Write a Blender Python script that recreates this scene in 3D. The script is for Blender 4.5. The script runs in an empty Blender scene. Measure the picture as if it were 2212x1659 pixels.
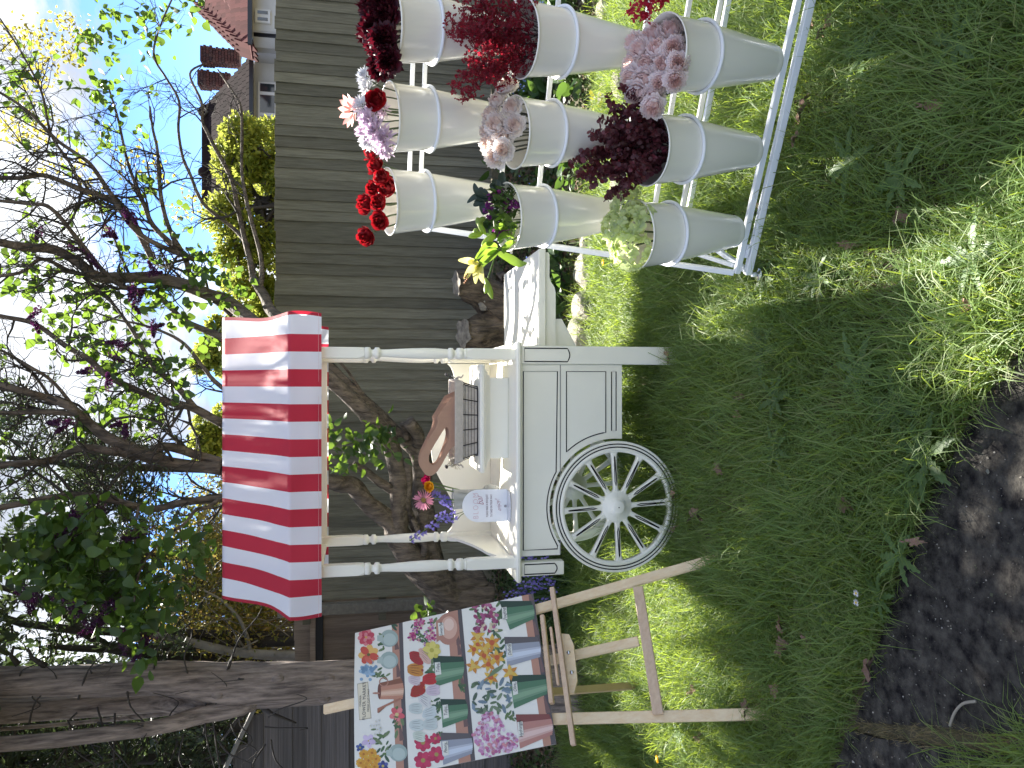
import bpy, math, random
import numpy as np
from mathutils import Vector, Matrix
R = math.radians
random.seed(7); rng = np.random.default_rng(7)
scn = bpy.context.scene
col = scn.collection

# ------------------------------------------------------------------ camera, sky, sun
PITCH = R(11.5); FPX = 1661.0; CAMH = 1.6
cd = bpy.data.cameras.new('camera'); cam = bpy.data.objects.new('camera', cd); col.objects.link(cam)
scn.camera = cam
cd.sensor_fit = 'HORIZONTAL'; cd.sensor_width = 36.0; cd.lens = 36.0 * FPX / 2212.0
cd.clip_start = 0.05; cd.clip_end = 2000
cf = Vector((0, math.cos(PITCH), -math.sin(PITCH))); cu = Vector((0, math.sin(PITCH), math.cos(PITCH)))
# the photograph lies on its side: its left edge is the sky, so the camera is rolled a quarter turn
mx = -cu; my = Vector((1, 0, 0)); mz = -cf
cam.matrix_world = Matrix(((mx.x, my.x, mz.x, 0), (mx.y, my.y, mz.y, 0), (mx.z, my.z, mz.z, CAMH), (0, 0, 0, 1)))

SUN_EL = R(46); SUN_AZ = R(0.8)            # azimuth measured from straight ahead (+Y) towards +X
world = bpy.data.worlds.new('World'); scn.world = world; world.use_nodes = True
nt = world.node_tree; N = nt.nodes; L = nt.links
bg = N['Background']; bg.inputs['Strength'].default_value = 0.11
sky = N.new('ShaderNodeTexSky'); sky.sky_type = 'NISHITA'; sky.sun_disc = False
sky.sun_elevation = SUN_EL; sky.sun_rotation = SUN_AZ
sky.air_density = 1.0; sky.dust_density = 0.0; sky.ozone_density = 4.0
tc = N.new('ShaderNodeTexCoord')
mp = N.new('ShaderNodeMapping'); mp.inputs['Scale'].default_value = (1.0, 1.0, 2.2); mp.inputs['Location'].default_value = (3.9, 0.2, 3.4)
L.new(tc.outputs['Generated'], mp.inputs['Vector'])
n1 = N.new('ShaderNodeTexNoise'); n1.inputs['Scale'].default_value = 2.3; n1.inputs['Detail'].default_value = 9; n1.inputs['Roughness'].default_value = 0.6
n2 = N.new('ShaderNodeTexNoise'); n2.inputs['Scale'].default_value = 3.6; n2.inputs['Detail'].default_value = 6; n2.inputs['Distortion'].default_value = 0.3
L.new(mp.outputs[0], n1.inputs['Vector']); L.new(mp.outputs[0], n2.inputs['Vector'])
r1 = N.new('ShaderNodeValToRGB'); r1.color_ramp.elements[0].position = 0.43; r1.color_ramp.elements[1].position = 0.50
sx = N.new('ShaderNodeSeparateXYZ'); L.new(tc.outputs['Generated'], sx.inputs[0])
rb_ = N.new('ShaderNodeValToRGB'); e_ = rb_.color_ramp.elements; e_[0].position = 0.09; e_[0].color = (0, 0, 0, 1); e_[1].position = 0.16; e_[1].color = (.10, .10, .10, 1)
q = e_.new(0.22); q.color = (.10, .10, .10, 1); q = e_.new(0.30); q.color = (0, 0, 0, 1)
L.new(sx.outputs['Z'], rb_.inputs['Fac']); sbt = N.new('ShaderNodeMath'); sbt.operation = 'SUBTRACT'; L.new(n1.outputs['Fac'], sbt.inputs[0]); L.new(rb_.outputs['Color'], sbt.inputs[1])
L.new(sbt.outputs[0], r1.inputs['Fac'])
r2 = N.new('ShaderNodeValToRGB'); r2.color_ramp.elements[0].position = 0.33; r2.color_ramp.elements[1].position = 0.56
r2.color_ramp.elements[0].color = (2.7, 2.8, 2.95, 1); r2.color_ramp.elements[1].color = (1.2, 1.3, 1.5, 1)
L.new(n2.outputs['Fac'], r2.inputs['Fac'])
mixs = N.new('ShaderNodeMixRGB'); L.new(r1.outputs['Color'], mixs.inputs['Fac']); tint = N.new('ShaderNodeMixRGB'); tint.blend_type = 'MULTIPLY'; tint.inputs['Fac'].default_value = 1; tint.inputs['Color2'].default_value = (.27, .32, .44, 1); L.new(sky.outputs[0], tint.inputs['Color1']); L.new(tint.outputs[0], mixs.inputs['Color1']); L.new(r2.outputs['Color'], mixs.inputs['Color2'])
L.new(mixs.outputs[0], bg.inputs['Color'])
sd = bpy.data.lights.new('sun', 'SUN'); sd.energy = 4.6; sd.angle = R(0.5); sd.color = (1.0, 0.95, 0.86)
sun = bpy.data.objects.new('sun', sd); col.objects.link(sun)
sdir = Vector((math.sin(SUN_AZ) * math.cos(SUN_EL), math.cos(SUN_AZ) * math.cos(SUN_EL), math.sin(SUN_EL)))
sun.rotation_euler = sdir.to_track_quat('Z', 'Y').to_euler(); sun.location = (3, 8, 12)
vs = scn.view_settings; vs.view_transform = 'Standard'; vs.look = 'None'; vs.exposure = 2.48; vs.gamma = 1.0; vs.use_curve_mapping = False
cy = scn.cycles; cy.max_bounces = 8; cy.transparent_max_bounces = 8; cy.diffuse_bounces = 3; cy.glossy_bounces = 3
cy.sample_clamp_indirect = 6; cy.use_denoising = True; cy.caustics_reflective = False; cy.caustics_refractive = False

# ------------------------------------------------------------------ measuring the photograph (2212 x 1659)
def ray(x, y): return cf + my * ((829.5 - y) / FPX) - cu * ((x - 1106) / FPX)
def atY(x, y, Y):
    r = ray(x, y); return Vector((0, 0, CAMH)) + r * (Y / r.y)
def atz(x, y, z):
    r = ray(x, y); return Vector((0, 0, CAMH)) + r * ((z - CAMH) / r.z)

# ------------------------------------------------------------------ materials
MATS = {}
def mat(name, c, rough=0.6, var=0.0, c2=None, scale=8, bump=0.0, bscale=40, transl=0.0, tcol=None, island=None, objrand=0.0, metal=0.0, stretch=None, coat=0.0, spec=0.5, bdist=0.01):
    if name in MATS: return MATS[name]
    m = bpy.data.materials.new(name); m.use_nodes = True; t = m.node_tree; n = t.nodes; l = t.links
    p = n['Principled BSDF']; p.inputs['Roughness'].default_value = rough; p.inputs['Metallic'].default_value = metal
    p.inputs['Specular IOR Level'].default_value = spec
    if coat: p.inputs['Coat Weight'].default_value = coat; p.inputs['Coat Roughness'].default_value = 0.08
    c = tuple(c) + (1,)
    co = n.new('ShaderNodeTexCoord'); src = co.outputs['Object']
    if stretch:
        mpn = n.new('ShaderNodeMapping'); mpn.inputs['Scale'].default_value = stretch; l.new(src, mpn.inputs[0]); src = mpn.outputs[0]
        if objrand:
            oi0 = n.new('ShaderNodeObjectInfo'); cm = n.new('ShaderNodeVectorMath'); cm.operation = 'SCALE'; cm.inputs[0].default_value = (37, 19, 53)
            l.new(oi0.outputs['Random'], cm.inputs['Scale']); l.new(cm.outputs[0], mpn.inputs['Location'])
    out = None
    if c2 is not None:
        nz = n.new('ShaderNodeTexNoise'); nz.inputs['Scale'].default_value = scale; nz.inputs['Detail'].default_value = 6; nz.inputs['Roughness'].default_value = 0.65
        l.new(src, nz.inputs['Vector'])
        rp = n.new('ShaderNodeValToRGB'); rp.color_ramp.elements[0].position = 0.35; rp.color_ramp.elements[1].position = 0.65
        rp.color_ramp.elements[0].color = c; rp.color_ramp.elements[1].color = tuple(c2) + (1,)
        l.new(nz.outputs['Fac'], rp.inputs['Fac']); out = rp.outputs['Color']
    if island:
        g = n.new('ShaderNodeNewGeometry'); rp = n.new('ShaderNodeValToRGB'); k = len(island)
        el = rp.color_ramp.elements
        for i in range(k):
            e = el[i] if i < 2 else el.new(0.5)
        for i, cc in enumerate(island):
            el[i].position = i / (k - 1)
        for i, cc in enumerate(island): el[i].color = tuple(cc) + (1,)
        l.new(g.outputs['Random Per Island'], rp.inputs['Fac'])
        if out is None: out = rp.outputs['Color']
        else:
            mm = n.new('ShaderNodeMixRGB'); mm.inputs['Fac'].default_value = 0.5; l.new(out, mm.inputs['Color1']); l.new(rp.outputs['Color'], mm.inputs['Color2']); out = mm.outputs[0]
    if objrand:
        oi = n.new('ShaderNodeObjectInfo'); mr = n.new('ShaderNodeMapRange'); mr.inputs['To Min'].default_value = 1 - objrand; mr.inputs['To Max'].default_value = 1 + objrand
        l.new(oi.outputs['Random'], mr.inputs['Value'])
        hs = n.new('ShaderNodeHueSaturation'); l.new(mr.outputs[0], hs.inputs['Value'])
        if out is None: hs.inputs['Color'].default_value = c
        else: l.new(out, hs.inputs['Color'])
        out = hs.outputs[0]
    if out is None: p.inputs['Base Color'].default_value = c
    else: l.new(out, p.inputs['Base Color'])
    if bump:
        nb = n.new('ShaderNodeTexNoise'); nb.inputs['Scale'].default_value = bscale; nb.inputs['Detail'].default_value = 5
        l.new(src, nb.inputs['Vector'])
        bp = n.new('ShaderNodeBump'); bp.inputs['Strength'].default_value = min(1, bump); bp.inputs['Distance'].default_value = bdist
        l.new(nb.outputs['Fac'], bp.inputs['Height']); l.new(bp.outputs[0], p.inputs['Normal'])
    if transl:
        tr = n.new('ShaderNodeBsdfTranslucent'); ms = n.new('ShaderNodeMixShader'); ms.inputs[0].default_value = transl
        if tcol: tr.inputs['Color'].default_value = tuple(tcol) + (1,)
        elif out is not None: l.new(out, tr.inputs['Color'])
        else: tr.inputs['Color'].default_value = c
        if tcol and out is not None:
            mm = n.new('ShaderNodeMixRGB'); mm.blend_type = 'MIX'; mm.inputs['Fac'].default_value = 0.6; l.new(out, mm.inputs['Color1']); mm.inputs['Color2'].default_value = tuple(tcol) + (1,)
            l.new(mm.outputs[0], tr.inputs['Color'])
        l.new(p.outputs[0], ms.inputs[1]); l.new(tr.outputs[0], ms.inputs[2]); l.new(ms.outputs[0], n['Material Output'].inputs['Surface'])
    m.use_backface_culling = False
    MATS[name] = m; return m

# ------------------------------------------------------------------ object helpers
def tag(o, label=None, cat=None, group=None, kind=None):
    if label: o['label'] = label
    if cat: o['category'] = cat
    if group: o['group'] = group
    if kind: o['kind'] = kind
    return o
def link(o, parent=None):
    col.objects.link(o)
    if parent is not None: o.parent = parent
    return o
def empty(name, loc=(0, 0, 0), label=None, cat=None, group=None, rz=0):
    o = bpy.data.objects.new(name, None); o.location = loc; o.rotation_euler[2] = rz; o.empty_display_size = 0.1
    link(o); return tag(o, label, cat, group)
def npmesh(name, V, F, mats, mi=None, smooth=False):
    """V (n,3); F list of int arrays (k, m)"""
    me = bpy.data.meshes.new(name); V = np.asarray(V, dtype=np.float32)
    if not isinstance(F, list): F = [F]
    F = [np.asarray(f, dtype=np.int32) for f in F if len(f)]
    me.vertices.add(len(V)); me.vertices.foreach_set('co', V.ravel())
    nl = sum(f.size for f in F); npoly = sum(len(f) for f in F)
    me.loops.add(nl); me.polygons.add(npoly)
    me.loops.foreach_set('vertex_index', np.concatenate([f.ravel() for f in F]))
    st = []; s = 0
    for f in F:
        st.append(s + np.arange(len(f)) * f.shape[1]); s += f.size
    me.polygons.foreach_set('loop_start', np.concatenate(st).astype(np.int32))
    if mi is not None: me.polygons.foreach_set('material_index', np.asarray(mi, dtype=np.int32))
    if smooth: me.polygons.foreach_set('use_smooth', np.ones(npoly, dtype=bool))
    for m in (mats if isinstance(mats, (list, tuple)) else [mats]): me.materials.append(m)
    me.update(calc_edges=True); me.validate(); return me
def mobj(name, me, parent=None, loc=(0, 0, 0)):
    o = bpy.data.objects.new(name, me); o.location = loc; return link(o, parent)

class MB:
    def __init__(s): s.v = []; s.f = []; s.mi = []; s.sm = []
    def add(s, vs, fs, mi=0, sm=False):
        b = len(s.v); s.v.extend([tuple(v) for v in vs])
        for f in fs: s.f.append([b + i for i in f]); s.mi.append(mi); s.sm.append(sm)
        return s
    def box(s, c, d, rot=None, mi=0, bev=0.0):
        hx, hy, hz = d[0] / 2, d[1] / 2, d[2] / 2; c = Vector(c)
        M = rot if rot is not None else Matrix.Identity(3)
        if bev <= 0:
            vs = [c + M @ Vector((x * hx, y * hy, z * hz)) for x in (-1, 1) for y in (-1, 1) for z in (-1, 1)]
            return s.add(vs, [(0, 1, 3, 2), (4, 6, 7, 5), (0, 4, 5, 1), (2, 3, 7, 6), (0, 2, 6, 4), (1, 5, 7, 3)], mi)
        b = min(bev, hx * .9, hy * .9, hz * .9); vs = []; idx = {}
        for x in (-1, 1):
            for y in (-1, 1):
                for z in (-1, 1):
                    for k in range(3):
                        p = [x * (hx - b), y * (hy - b), z * (hz - b)]; p[k] = (x, y, z)[k] * (hx, hy, hz)[k]
                        idx[(x, y, z, k)] = len(vs); vs.append(c + M @ Vector(p))
        fs = []
        for k in range(3):
            a, e = [(1, 2), (0, 2), (0, 1)][k]
            for sg in (-1, 1):
                q = []
                for (i, j) in ((-1, -1), (1, -1), (1, 1), (-1, 1)):
                    t = [0, 0, 0]; t[k] = sg; t[a] = i; t[e] = j; q.append(idx[(t[0], t[1], t[2], k)])
                if (sg == 1) == (k == 1): q.reverse()
                fs.append(q)
        for k in range(3):      # edges along axis k
            a, e = [(1, 2), (0, 2), (0, 1)][k]
            for i in (-1, 1):
                for j in (-1, 1):
                    t0 = [0, 0, 0]; t0[a] = i; t0[e] = j; t1 = list(t0); t0[k] = -1; t1[k] = 1
                    fs.append([idx[tuple(t0) + (a,)], idx[tuple(t1) + (a,)], idx[tuple(t1) + (e,)], idx[tuple(t0) + (e,)]])
        for x in (-1, 1):
            for y in (-1, 1):
                for z in (-1, 1): fs.append([idx[(x, y, z, k)] for k in range(3)])
        return s.add(vs, fs, mi)
    def bar(s, p, q, w, d=None, up=(0, 0, 1), mi=0, bev=0.0):
        p = Vector(p); q = Vector(q); ax = (q - p); ln = ax.length; ax.normalize(); u = Vector(up); x = ax.cross(u)
        if x.length < 1e-4: x = ax.cross(Vector((0, 1, 0)))
        x.normalize(); y = ax.cross(x).normalized(); M = Matrix((x, y, ax)).transposed()
        return s.box((p + q) / 2, (w, d or w, ln), M, mi, bev)
    def tube(s, pts, r, n=8, mi=0, cap=True, sm=True, closed=False):
        pts = [Vector(p) for p in pts]; k = len(pts)
        rr = r if isinstance(r, (list, tuple)) else [r] * k
        rings = []; prev = None
        for i in range(k):
            if closed: t = pts[(i + 1) % k] - pts[i - 1]
            else: t = pts[min(i + 1, k - 1)] - pts[max(i - 1, 0)]
            if t.length < 1e-9: t = Vector((0, 0, 1))
            t.normalize()
            if prev is None:
                a = t.cross(Vector((0, 0, 1)) if abs(t.z) < .9 else Vector((1, 0, 0)))
            else:
                a = prev - t * prev.dot(t)
                if a.length < 1e-6: a = t.orthogonal()
            a.normalize(); b = t.cross(a); prev = a
            rings.append([pts[i] + (a * math.cos(2 * math.pi * j / n) + b * math.sin(2 * math.pi * j / n)) * rr[i] for j in range(n)])
        vs = [v for rg in rings for v in rg]; fs = []
        for i in range(k if closed else k - 1):
            i2 = (i + 1) % k
            for j in range(n):
                fs.append((i * n + j, i * n + (j + 1) % n, i2 * n + (j + 1) % n, i2 * n + j))
        if cap and not closed: fs.append(tuple(range(n))[::-1]); fs.append(tuple((k - 1) * n + j for j in range(n)))
        return s.add(vs, fs, mi, sm)
    def lathe(s, prof, n=24, c=(0, 0, 0), M=None, mi=0, sm=True, a0=0, a1=2 * math.pi):
        c = Vector(c); full = abs(a1 - a0 - 2 * math.pi) < 1e-6; m = n if full else n + 1; vs = []
        for (r, z) in prof:
            for j in range(m):
                a = a0 + (a1 - a0) * j / n; v = Vector((r * math.cos(a), r * math.sin(a), z))
                vs.append(c + (M @ v if M is not None else v))
        fs = []
        for i in range(len(prof) - 1):
            for j in range(n):
                j2 = (j + 1) % m; fs.append((i * m + j, i * m + j2, (i + 1) * m + j2, (i + 1) * m + j))
        return s.add(vs, fs, mi, sm)
    def sphere(s, c, r, mi=0, n=10, sc=(1, 1, 1)):
        prof = [(max(1e-4, math.sin(math.pi * i / n) ) , -math.cos(math.pi * i / n)) for i in range(n + 1)]
        M = Matrix(((r * sc[0], 0, 0), (0, r * sc[1], 0), (0, 0, r * sc[2])))
        return s.lathe(prof, n + 2, c, M, mi)
    def mesh(s, name, mats):
        me = bpy.data.meshes.new(name); me.from_pydata(s.v, [], s.f)
        for m in (mats if isinstance(mats, (list, tuple)) else [mats]): me.materials.append(m)
        me.polygons.foreach_set('material_index', s.mi); me.polygons.foreach_set('use_smooth', s.sm); me.update(); return me
    def build(s, name, mats, parent=None, loc=(0, 0, 0)):
        return mobj(name, s.mesh(name, mats), parent, loc)

def curve2d(loops, thick, M, name, mats, parent=None):
    """flat shape with holes, extruded; M maps (x, y, z) to the world"""
    c = bpy.data.curves.new('tmp', 'CURVE'); c.dimensions = '2D'; c.fill_mode = 'BOTH'; c.extrude = thick / 2
    for lp in loops:
        sp = c.splines.new('POLY'); sp.points.add(len(lp) - 1); sp.use_cyclic_u = True
        for i, (x, y) in enumerate(lp): sp.points[i].co = (x, y, 0, 1)
    return _bake(c, M, name, mats, parent)
def _bake(c, M, name, mats, parent):
    o = bpy.data.objects.new('tmp', c); col.objects.link(o); dg = bpy.context.evaluated_depsgraph_get()
    me = bpy.data.meshes.new_from_object(o.evaluated_get(dg)); bpy.data.objects.remove(o); bpy.data.curves.remove(c)
    me.transform(M); me.materials.clear(); me.materials.append(mats); me.name = name
    return mobj(name, me, parent)
def text(body, size, M, name, m, parent, ext=0.0003, shear=0.0, sx=1.0, align='CENTER', off=0.0, sp=1.0):
    c = bpy.data.curves.new('tmp', 'FONT'); c.body = body; c.size = size; c.extrude = ext; c.shear = shear; c.align_x = align; c.align_y = 'CENTER'
    c.offset = off; c.space_character = sp; c.resolution_u = 3
    o = _bake(c, M @ Matrix.Diagonal((sx, 1, 1, 1)), name, m, parent); return o

def smooth_path(pts, sub=4):
    P = [Vector(p) for p in pts]; out = []
    for i in range(len(P) - 1):
        p0 = P[max(i - 1, 0)]; p1 = P[i]; p2 = P[i + 1]; p3 = P[min(i + 2, len(P) - 1)]
        for k in range(sub):
            t = k / sub
            out.append(0.5 * ((2 * p1) + (-p0 + p2) * t + (2 * p0 - 5 * p1 + 4 * p2 - p3) * t * t + (-p0 + 3 * p1 - 3 * p2 + p3) * t ** 3))
    out.append(P[-1]); return out
def interp(a, sub):
    out = []
    for i in range(len(a) - 1):
        for k in range(sub): out.append(a[i] + (a[i + 1] - a[i]) * k / sub)
    out.append(a[-1]); return out

def unit(a): return a / np.maximum(1e-9, np.linalg.norm(a, axis=-1, keepdims=True))
def leafmesh(name, pos, dirs, size, mats, aspect=0.5, fold=0.25, shape='kite', droop=0.0, mi=None, seed=1):
    """many leaves: pos (n,3) base points, dirs (n,3) leaf directions, size (n,)"""
    r = np.random.default_rng(seed); n = len(pos); dirs = unit(np.asarray(dirs, float)); size = np.asarray(size, float).reshape(-1, 1)
    rv = unit(r.normal(size=(n, 3))); side = unit(np.cross(dirs, rv)); nor = np.cross(side, dirs)
    w = size * aspect * 0.5
    if shape == 'kite':
        b = pos; t = pos + dirs * size; m_ = pos + dirs * size * 0.45
        V = np.stack([b, m_ - side * w + nor * w * fold, t + nor * size * droop, m_ + side * w + nor * w * fold], 1).reshape(-1, 3)
        i = np.arange(n)[:, None] * 4; F = np.concatenate([i + [0, 1, 2], i + [0, 2, 3]], 0)
        return npmesh(name, V, F, mats)
    # heart or oval leaf with a folded midrib, 8 verts
    pr = {'heart': [(0.12, 0.8), (0.42, 1.0), (0.75, 0.5)], 'oval': [(0.2, 0.75), (0.5, 1.0), (0.8, 0.65)], 'lance': [(0.15, .6), (0.4, 1.0), (0.75, 0.6)], 'round': [(0.1, .75), (.5, 1.05), (.88, .8)]}[shape]
    def ctr(t): return pos + dirs * size * t - nor * size * droop * t * t
    rows = [ctr(0)]
    for (t, k) in pr:
        c = ctr(t); rows += [c - side * w * k + nor * w * fold * k, c, c + side * w * k + nor * w * fold * k]
    rows.append(ctr(1.0)); V = np.stack(rows, 1).reshape(-1, 3); i = np.arange(n)[:, None] * 11
    tri = [i + [0, 2, 1], i + [0, 3, 2], i + [7, 8, 10], i + [8, 9, 10]]
    quad = [i + [1, 2, 5, 4], i + [2, 3, 6, 5], i + [4, 5, 8, 7], i + [5, 6, 9, 8]]
    return npmesh(name, V, [np.concatenate(tri, 0), np.concatenate(quad, 0)], mats)

# colours of the place
M_white = mat('cream_paint', (.87, .85, .74), .36, c2=(.84, .82, .71), scale=3, bump=.05, bscale=60)
M_line = mat('black_pinstripe', (.004, .004, .007), .9, spec=.05)
M_rackw = mat('white_powder_coat', (.80, .82, .84), .35)
M_bucket = mat('gloss_cream_plastic', (.86, .84, .75), .16, coat=.4)
M_soil = mat('dark_soil', (.065, .058, .032), .95, c2=(.11, .095, .055), scale=9, bump=.8, bscale=60)
M_bark = mat('lilac_bark', (.055, .042, .032), .9, c2=(.19, .15, .115), scale=9, bump=1, bscale=14, stretch=(3, 3, .6), bdist=.03)
M_bark2 = mat('conifer_bark', (.085, .066, .056), .92, c2=(.33, .265, .22), scale=7, bump=1.0, bscale=9, stretch=(4.5, 4.5, .5), bdist=.018)
M_twig = mat('twig_bark', (.045, .038, .032), .85)
M_greybark = mat('grey_bark', (.22, .20, .17), .9, c2=(.32, .30, .26), scale=8, bump=.6)
M_fence = mat('weathered_fence_board', (.125, .115, .078), .85, c2=(.205, .19, .135), scale=5, bump=.35, bscale=14, stretch=(14, 14, .8), objrand=.28)
M_fence2 = mat('brown_fence_board', (.26, .205, .16), .85, c2=(.38, .305, .24), scale=5, bump=.35, bscale=14, stretch=(14, 14, .8), objrand=.2)
M_shed = mat('grey_shed_board', (.075, .068, .064), .85, c2=(.14, .125, .12), scale=5, bump=.4, bscale=14, stretch=(.8, 14, 14), objrand=.2)
M_stone = mat('pale_rockery_stone', (.34, .31, .26), .9, c2=(.22, .20, .165), scale=7, bump=.9, bscale=22)
M_concrete = mat('dirty_concrete', (.011, .010, .011), .95, c2=(.078, .072, .062), scale=22, bump=1, bscale=70, spec=.1)
M_pine = mat('pine_wood', (.82, .66, .43), .55, c2=(.74, .54, .31), scale=3, bump=.08, stretch=(18, 18, .7))
M_pine2 = mat('pine_wood_pink', (.66, .49, .33), .55, c2=(.55, .38, .25), scale=3, bump=.08, stretch=(.7, 18, 18))
# ================================================================== the ground
EX = [-60, -3.5, -2.0, -.5, .44, .8, 1.32, 2.4, 3.6, 60]; EY = [5.9, 5.75, 5.65, 5.5, 5.38, 5.15, 4.92, 4.75, 4.7, 4.7]
def bed_edge(x): return np.interp(x, EX, EY)
def wob(x, y, k=1.0, s=0.0):
    return (np.sin(x * 3.1 * k + 1.3 + s) * np.cos(y * 2.7 * k - .7 + s) + .6 * np.sin(x * 7.3 * k - 2 + y * 5.1 * k + s) + .35 * np.cos(x * 15.7 * k + y * -13.1 * k + 2 * s)) / 1.95
def height(x, y):
    x = np.asarray(x, float); y = np.asarray(y, float); e = bed_edge(x); d = y - e
    h = np.where(d > 0, .07 * np.clip(d / .12, 0, 1) + np.clip(d - .1, 0, 2.0) * .115, 0)
    h = h + np.where(d > 0, .025 * wob(x, y, 2.2), .008 * wob(x, y, 1.0))
    far = np.clip((y - 9) / 6, 0, 1); return h * (1 - far)
def gz(x, y): return float(height(x, y))
# concrete path edge (ground x as a function of y) and the lawn side of it
PX = [-6, -1.35, -.93, -.51, -.09, .08, .2, .28, 3]; PY = [4.2, 2.37, 2.17, 2.0, 1.76, 1.62, 1.42, .9, -2]
def on_path(x, y): return y < np.interp(x, PX, PY) + .035 * wob(x, y, 2.0, 1.0)
xs = np.concatenate([np.linspace(-80, -6, 8), np.linspace(-5.4, 6.4, 150), np.linspace(7, 80, 8)])
ys = np.concatenate([np.linspace(-40, .4, 6), np.linspace(.8, 8.5, 120), np.linspace(9, 160, 12)])
gx, gy = np.meshgrid(xs, ys); gzz = height(gx, gy) - .012
nx = len(xs); ny = len(ys); ii = (np.arange(ny - 1)[:, None] * nx + np.arange(nx - 1)).ravel()[:, None]
me = npmesh('ground', np.stack([gx.ravel(), gy.ravel(), gzz.ravel()], 1), ii + [0, 1, nx + 1, nx], M_soil, smooth=True)
tag(mobj('ground', me), kind='structure')
# concrete path: three broken slabs with an open joint
def slab(pts, name='slab', parent=None, z=.006):
    m = MB(); n = len(pts); c = Vector((sum(p[0] for p in pts) / n, sum(p[1] for p in pts) / n))
    ring = []
    for i in range(n):
        a = Vector(pts[i]); b = Vector(pts[(i + 1) % n]); k = max(1, int((b - a).length / .07))
        for j in range(k):
            p = a.lerp(b, j / k); ring.append(p + (c - p).normalized() * random.uniform(0, .014))
    q = len(ring)
    top = [(p.x, p.y, z) for p in ring]; ins = [((p.x * .0 + p.x) , p.y, z) for p in ring]
    bot = [(p.x, p.y, z - .09) for p in ring]
    m.add(top + bot, [list(range(q))] + [[i, i + q, (i + 1) % q + q, (i + 1) % q] for i in range(q)])
    return m.build(name, M_concrete, parent)
path = tag(bpy.data.objects.new('concrete_path', None), kind='structure'); link(path)
def pyx(x): return float(np.interp(x, PX, PY))
J0 = (-1.12, 2.22); J1 = (-.40, -.5)
slab([(-1.10, pyx(-1.1) - .02), (-.93, pyx(-.93)), (-.51, pyx(-.51)), (-.3, pyx(-.3)), (-.09, pyx(-.09)), (.08, pyx(.08)), (.2, 1.42), (.27, .9), (.2, -1.5), (-.32, -1.5), (-.66, 1.0), (-.92, 1.75)], 'slab', path)
slab([(-1.145, pyx(-1.145)), (-1.5, pyx(-1.5)), (-2.6, pyx(-2.6)), (-3.2, 1.2), (-.75, .3), (-.70, 1.0), (-.965, 1.75)], 'slab', path)
slab([(-3.1, 1.1), (-2.8, -2), (-.42, -2), (-.70, .22)], 'slab', path)

# ================================================================== the lawn
def blades(name, n, area, mats, lmin, lmax, w, tuft=18, spread=.05, seed=3, lean=.9, test=None, hfun=None, dens=None, shape_len=True):
    r = np.random.default_rng(seed); T = n // tuft
    bx = r.uniform(area[0], area[1], T * 4); by = area[2] + (area[3] - area[2]) * r.power(area[4] if len(area) > 4 else 1.0, T * 4)
    keep = np.abs(bx) < .58 * (by + .9) + .3
    if dens is not None: keep &= r.uniform(size=len(bx)) < dens(bx, by)
    bx = bx[keep][:T]; by = by[keep][:T]; T = len(bx)
    tl = r.uniform(.6, 1.35, T) * (1 + .30 * wob(bx, by, .9, 2) + .35 * wob(bx, by, 3.1, 5)) ; ta = 4.5 * wob(bx, by, .8, 1) + 2.2 * wob(bx, by, 2.6, 3) + r.normal(size=T) * .9
    x = np.repeat(bx, tuft) + r.normal(size=T * tuft) * spread; y = np.repeat(by, tuft) + r.normal(size=T * tuft) * spread
    ln = np.repeat(tl, tuft) * r.uniform(lmin, lmax, T * tuft); a = np.repeat(ta, tuft) + r.normal(size=T * tuft) * 1.25
    if test is not None:
        k = test(x, y); x, y, ln, a = x[k], y[k], ln[k], a[k]
    n = len(x); z = (hfun or height)(x, y) - .01
    ld = lean * r.uniform(.25, 1.25, n); dx, dy = np.cos(a), np.sin(a); W = w * r.uniform(.6, 1.25, n)
    px, py = -dy, dx; yaw = r.normal(size=n) * .5; px, py = px * np.cos(yaw) - py * np.sin(yaw), px * np.sin(yaw) + py * np.cos(yaw)
    base = np.stack([x, y, z], 1); side = np.stack([px, py, np.zeros(n)], 1); d = np.stack([dx, dy, np.zeros(n)], 1); U = np.array([0, 0, 1.])
    rows = []
    for t, ww in ((0, .8), (.4, 1.0), (.75, .7)):
        th = ld[:, None] * t
        c = base + ln[:, None] * (U * t * np.cos(th * .9) + d * t * np.sin(th)); rows += [c - side * (W * ww / 2)[:, None], c + side * (W * ww / 2)[:, None]]
    th = ld[:, None]; rows.append(base + ln[:, None] * (U * np.cos(th * .95) * .95 + d * np.sin(th)))
    V = np.stack(rows, 1).reshape(-1, 3); i = np.arange(n)[:, None] * 7
    return npmesh(name, V, [np.concatenate([i + [0, 1, 3, 2], i + [2, 3, 5, 4]], 0), i + [4, 5, 6]], mats)
M_grass = mat('lawn_grass', (.09, .16, .05), .45, c2=(.16, .22, .075), scale=1.7, transl=.42, tcol=(.52, .66, .04), spec=.2,
              island=[(.09, .15, .05), (.14, .23, .06), (.19, .28, .08), (.25, .33, .11), (.12, .22, .08), (.21, .28, .12), (.40, .37, .20)])
lawn = lambda x, y: (~on_path(x, y)) & (y < bed_edge(x) + .02)
tag(mobj('grass', blades('grass', 300000, (-4.2, 4.6, 1.0, 5.9, .85), M_grass, .05, .17, .0036, lean=1.15, test=lawn)), 'short and long tufts of green lawn grass under the cart and stands', kind='stuff')
M_straw = mat('dry_grass', (.22, .17, .08), .8, transl=.3, island=[(.16, .12, .06), (.30, .24, .12), (.12, .12, .04)])
tag(mobj('dry_grass', blades('dry_grass', 26000, (-4.2, 4.2, 1.0, 5.7, .9), M_straw, .02, .07, .0022, tuft=30, spread=.06, seed=8, lean=1.6, test=lawn, dens=lambda x, y: (wob(x, y, 1.3, 4) > .25) * 1.0)), 'dry straw coloured thatch lying between the green lawn blades', kind='stuff')
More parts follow.
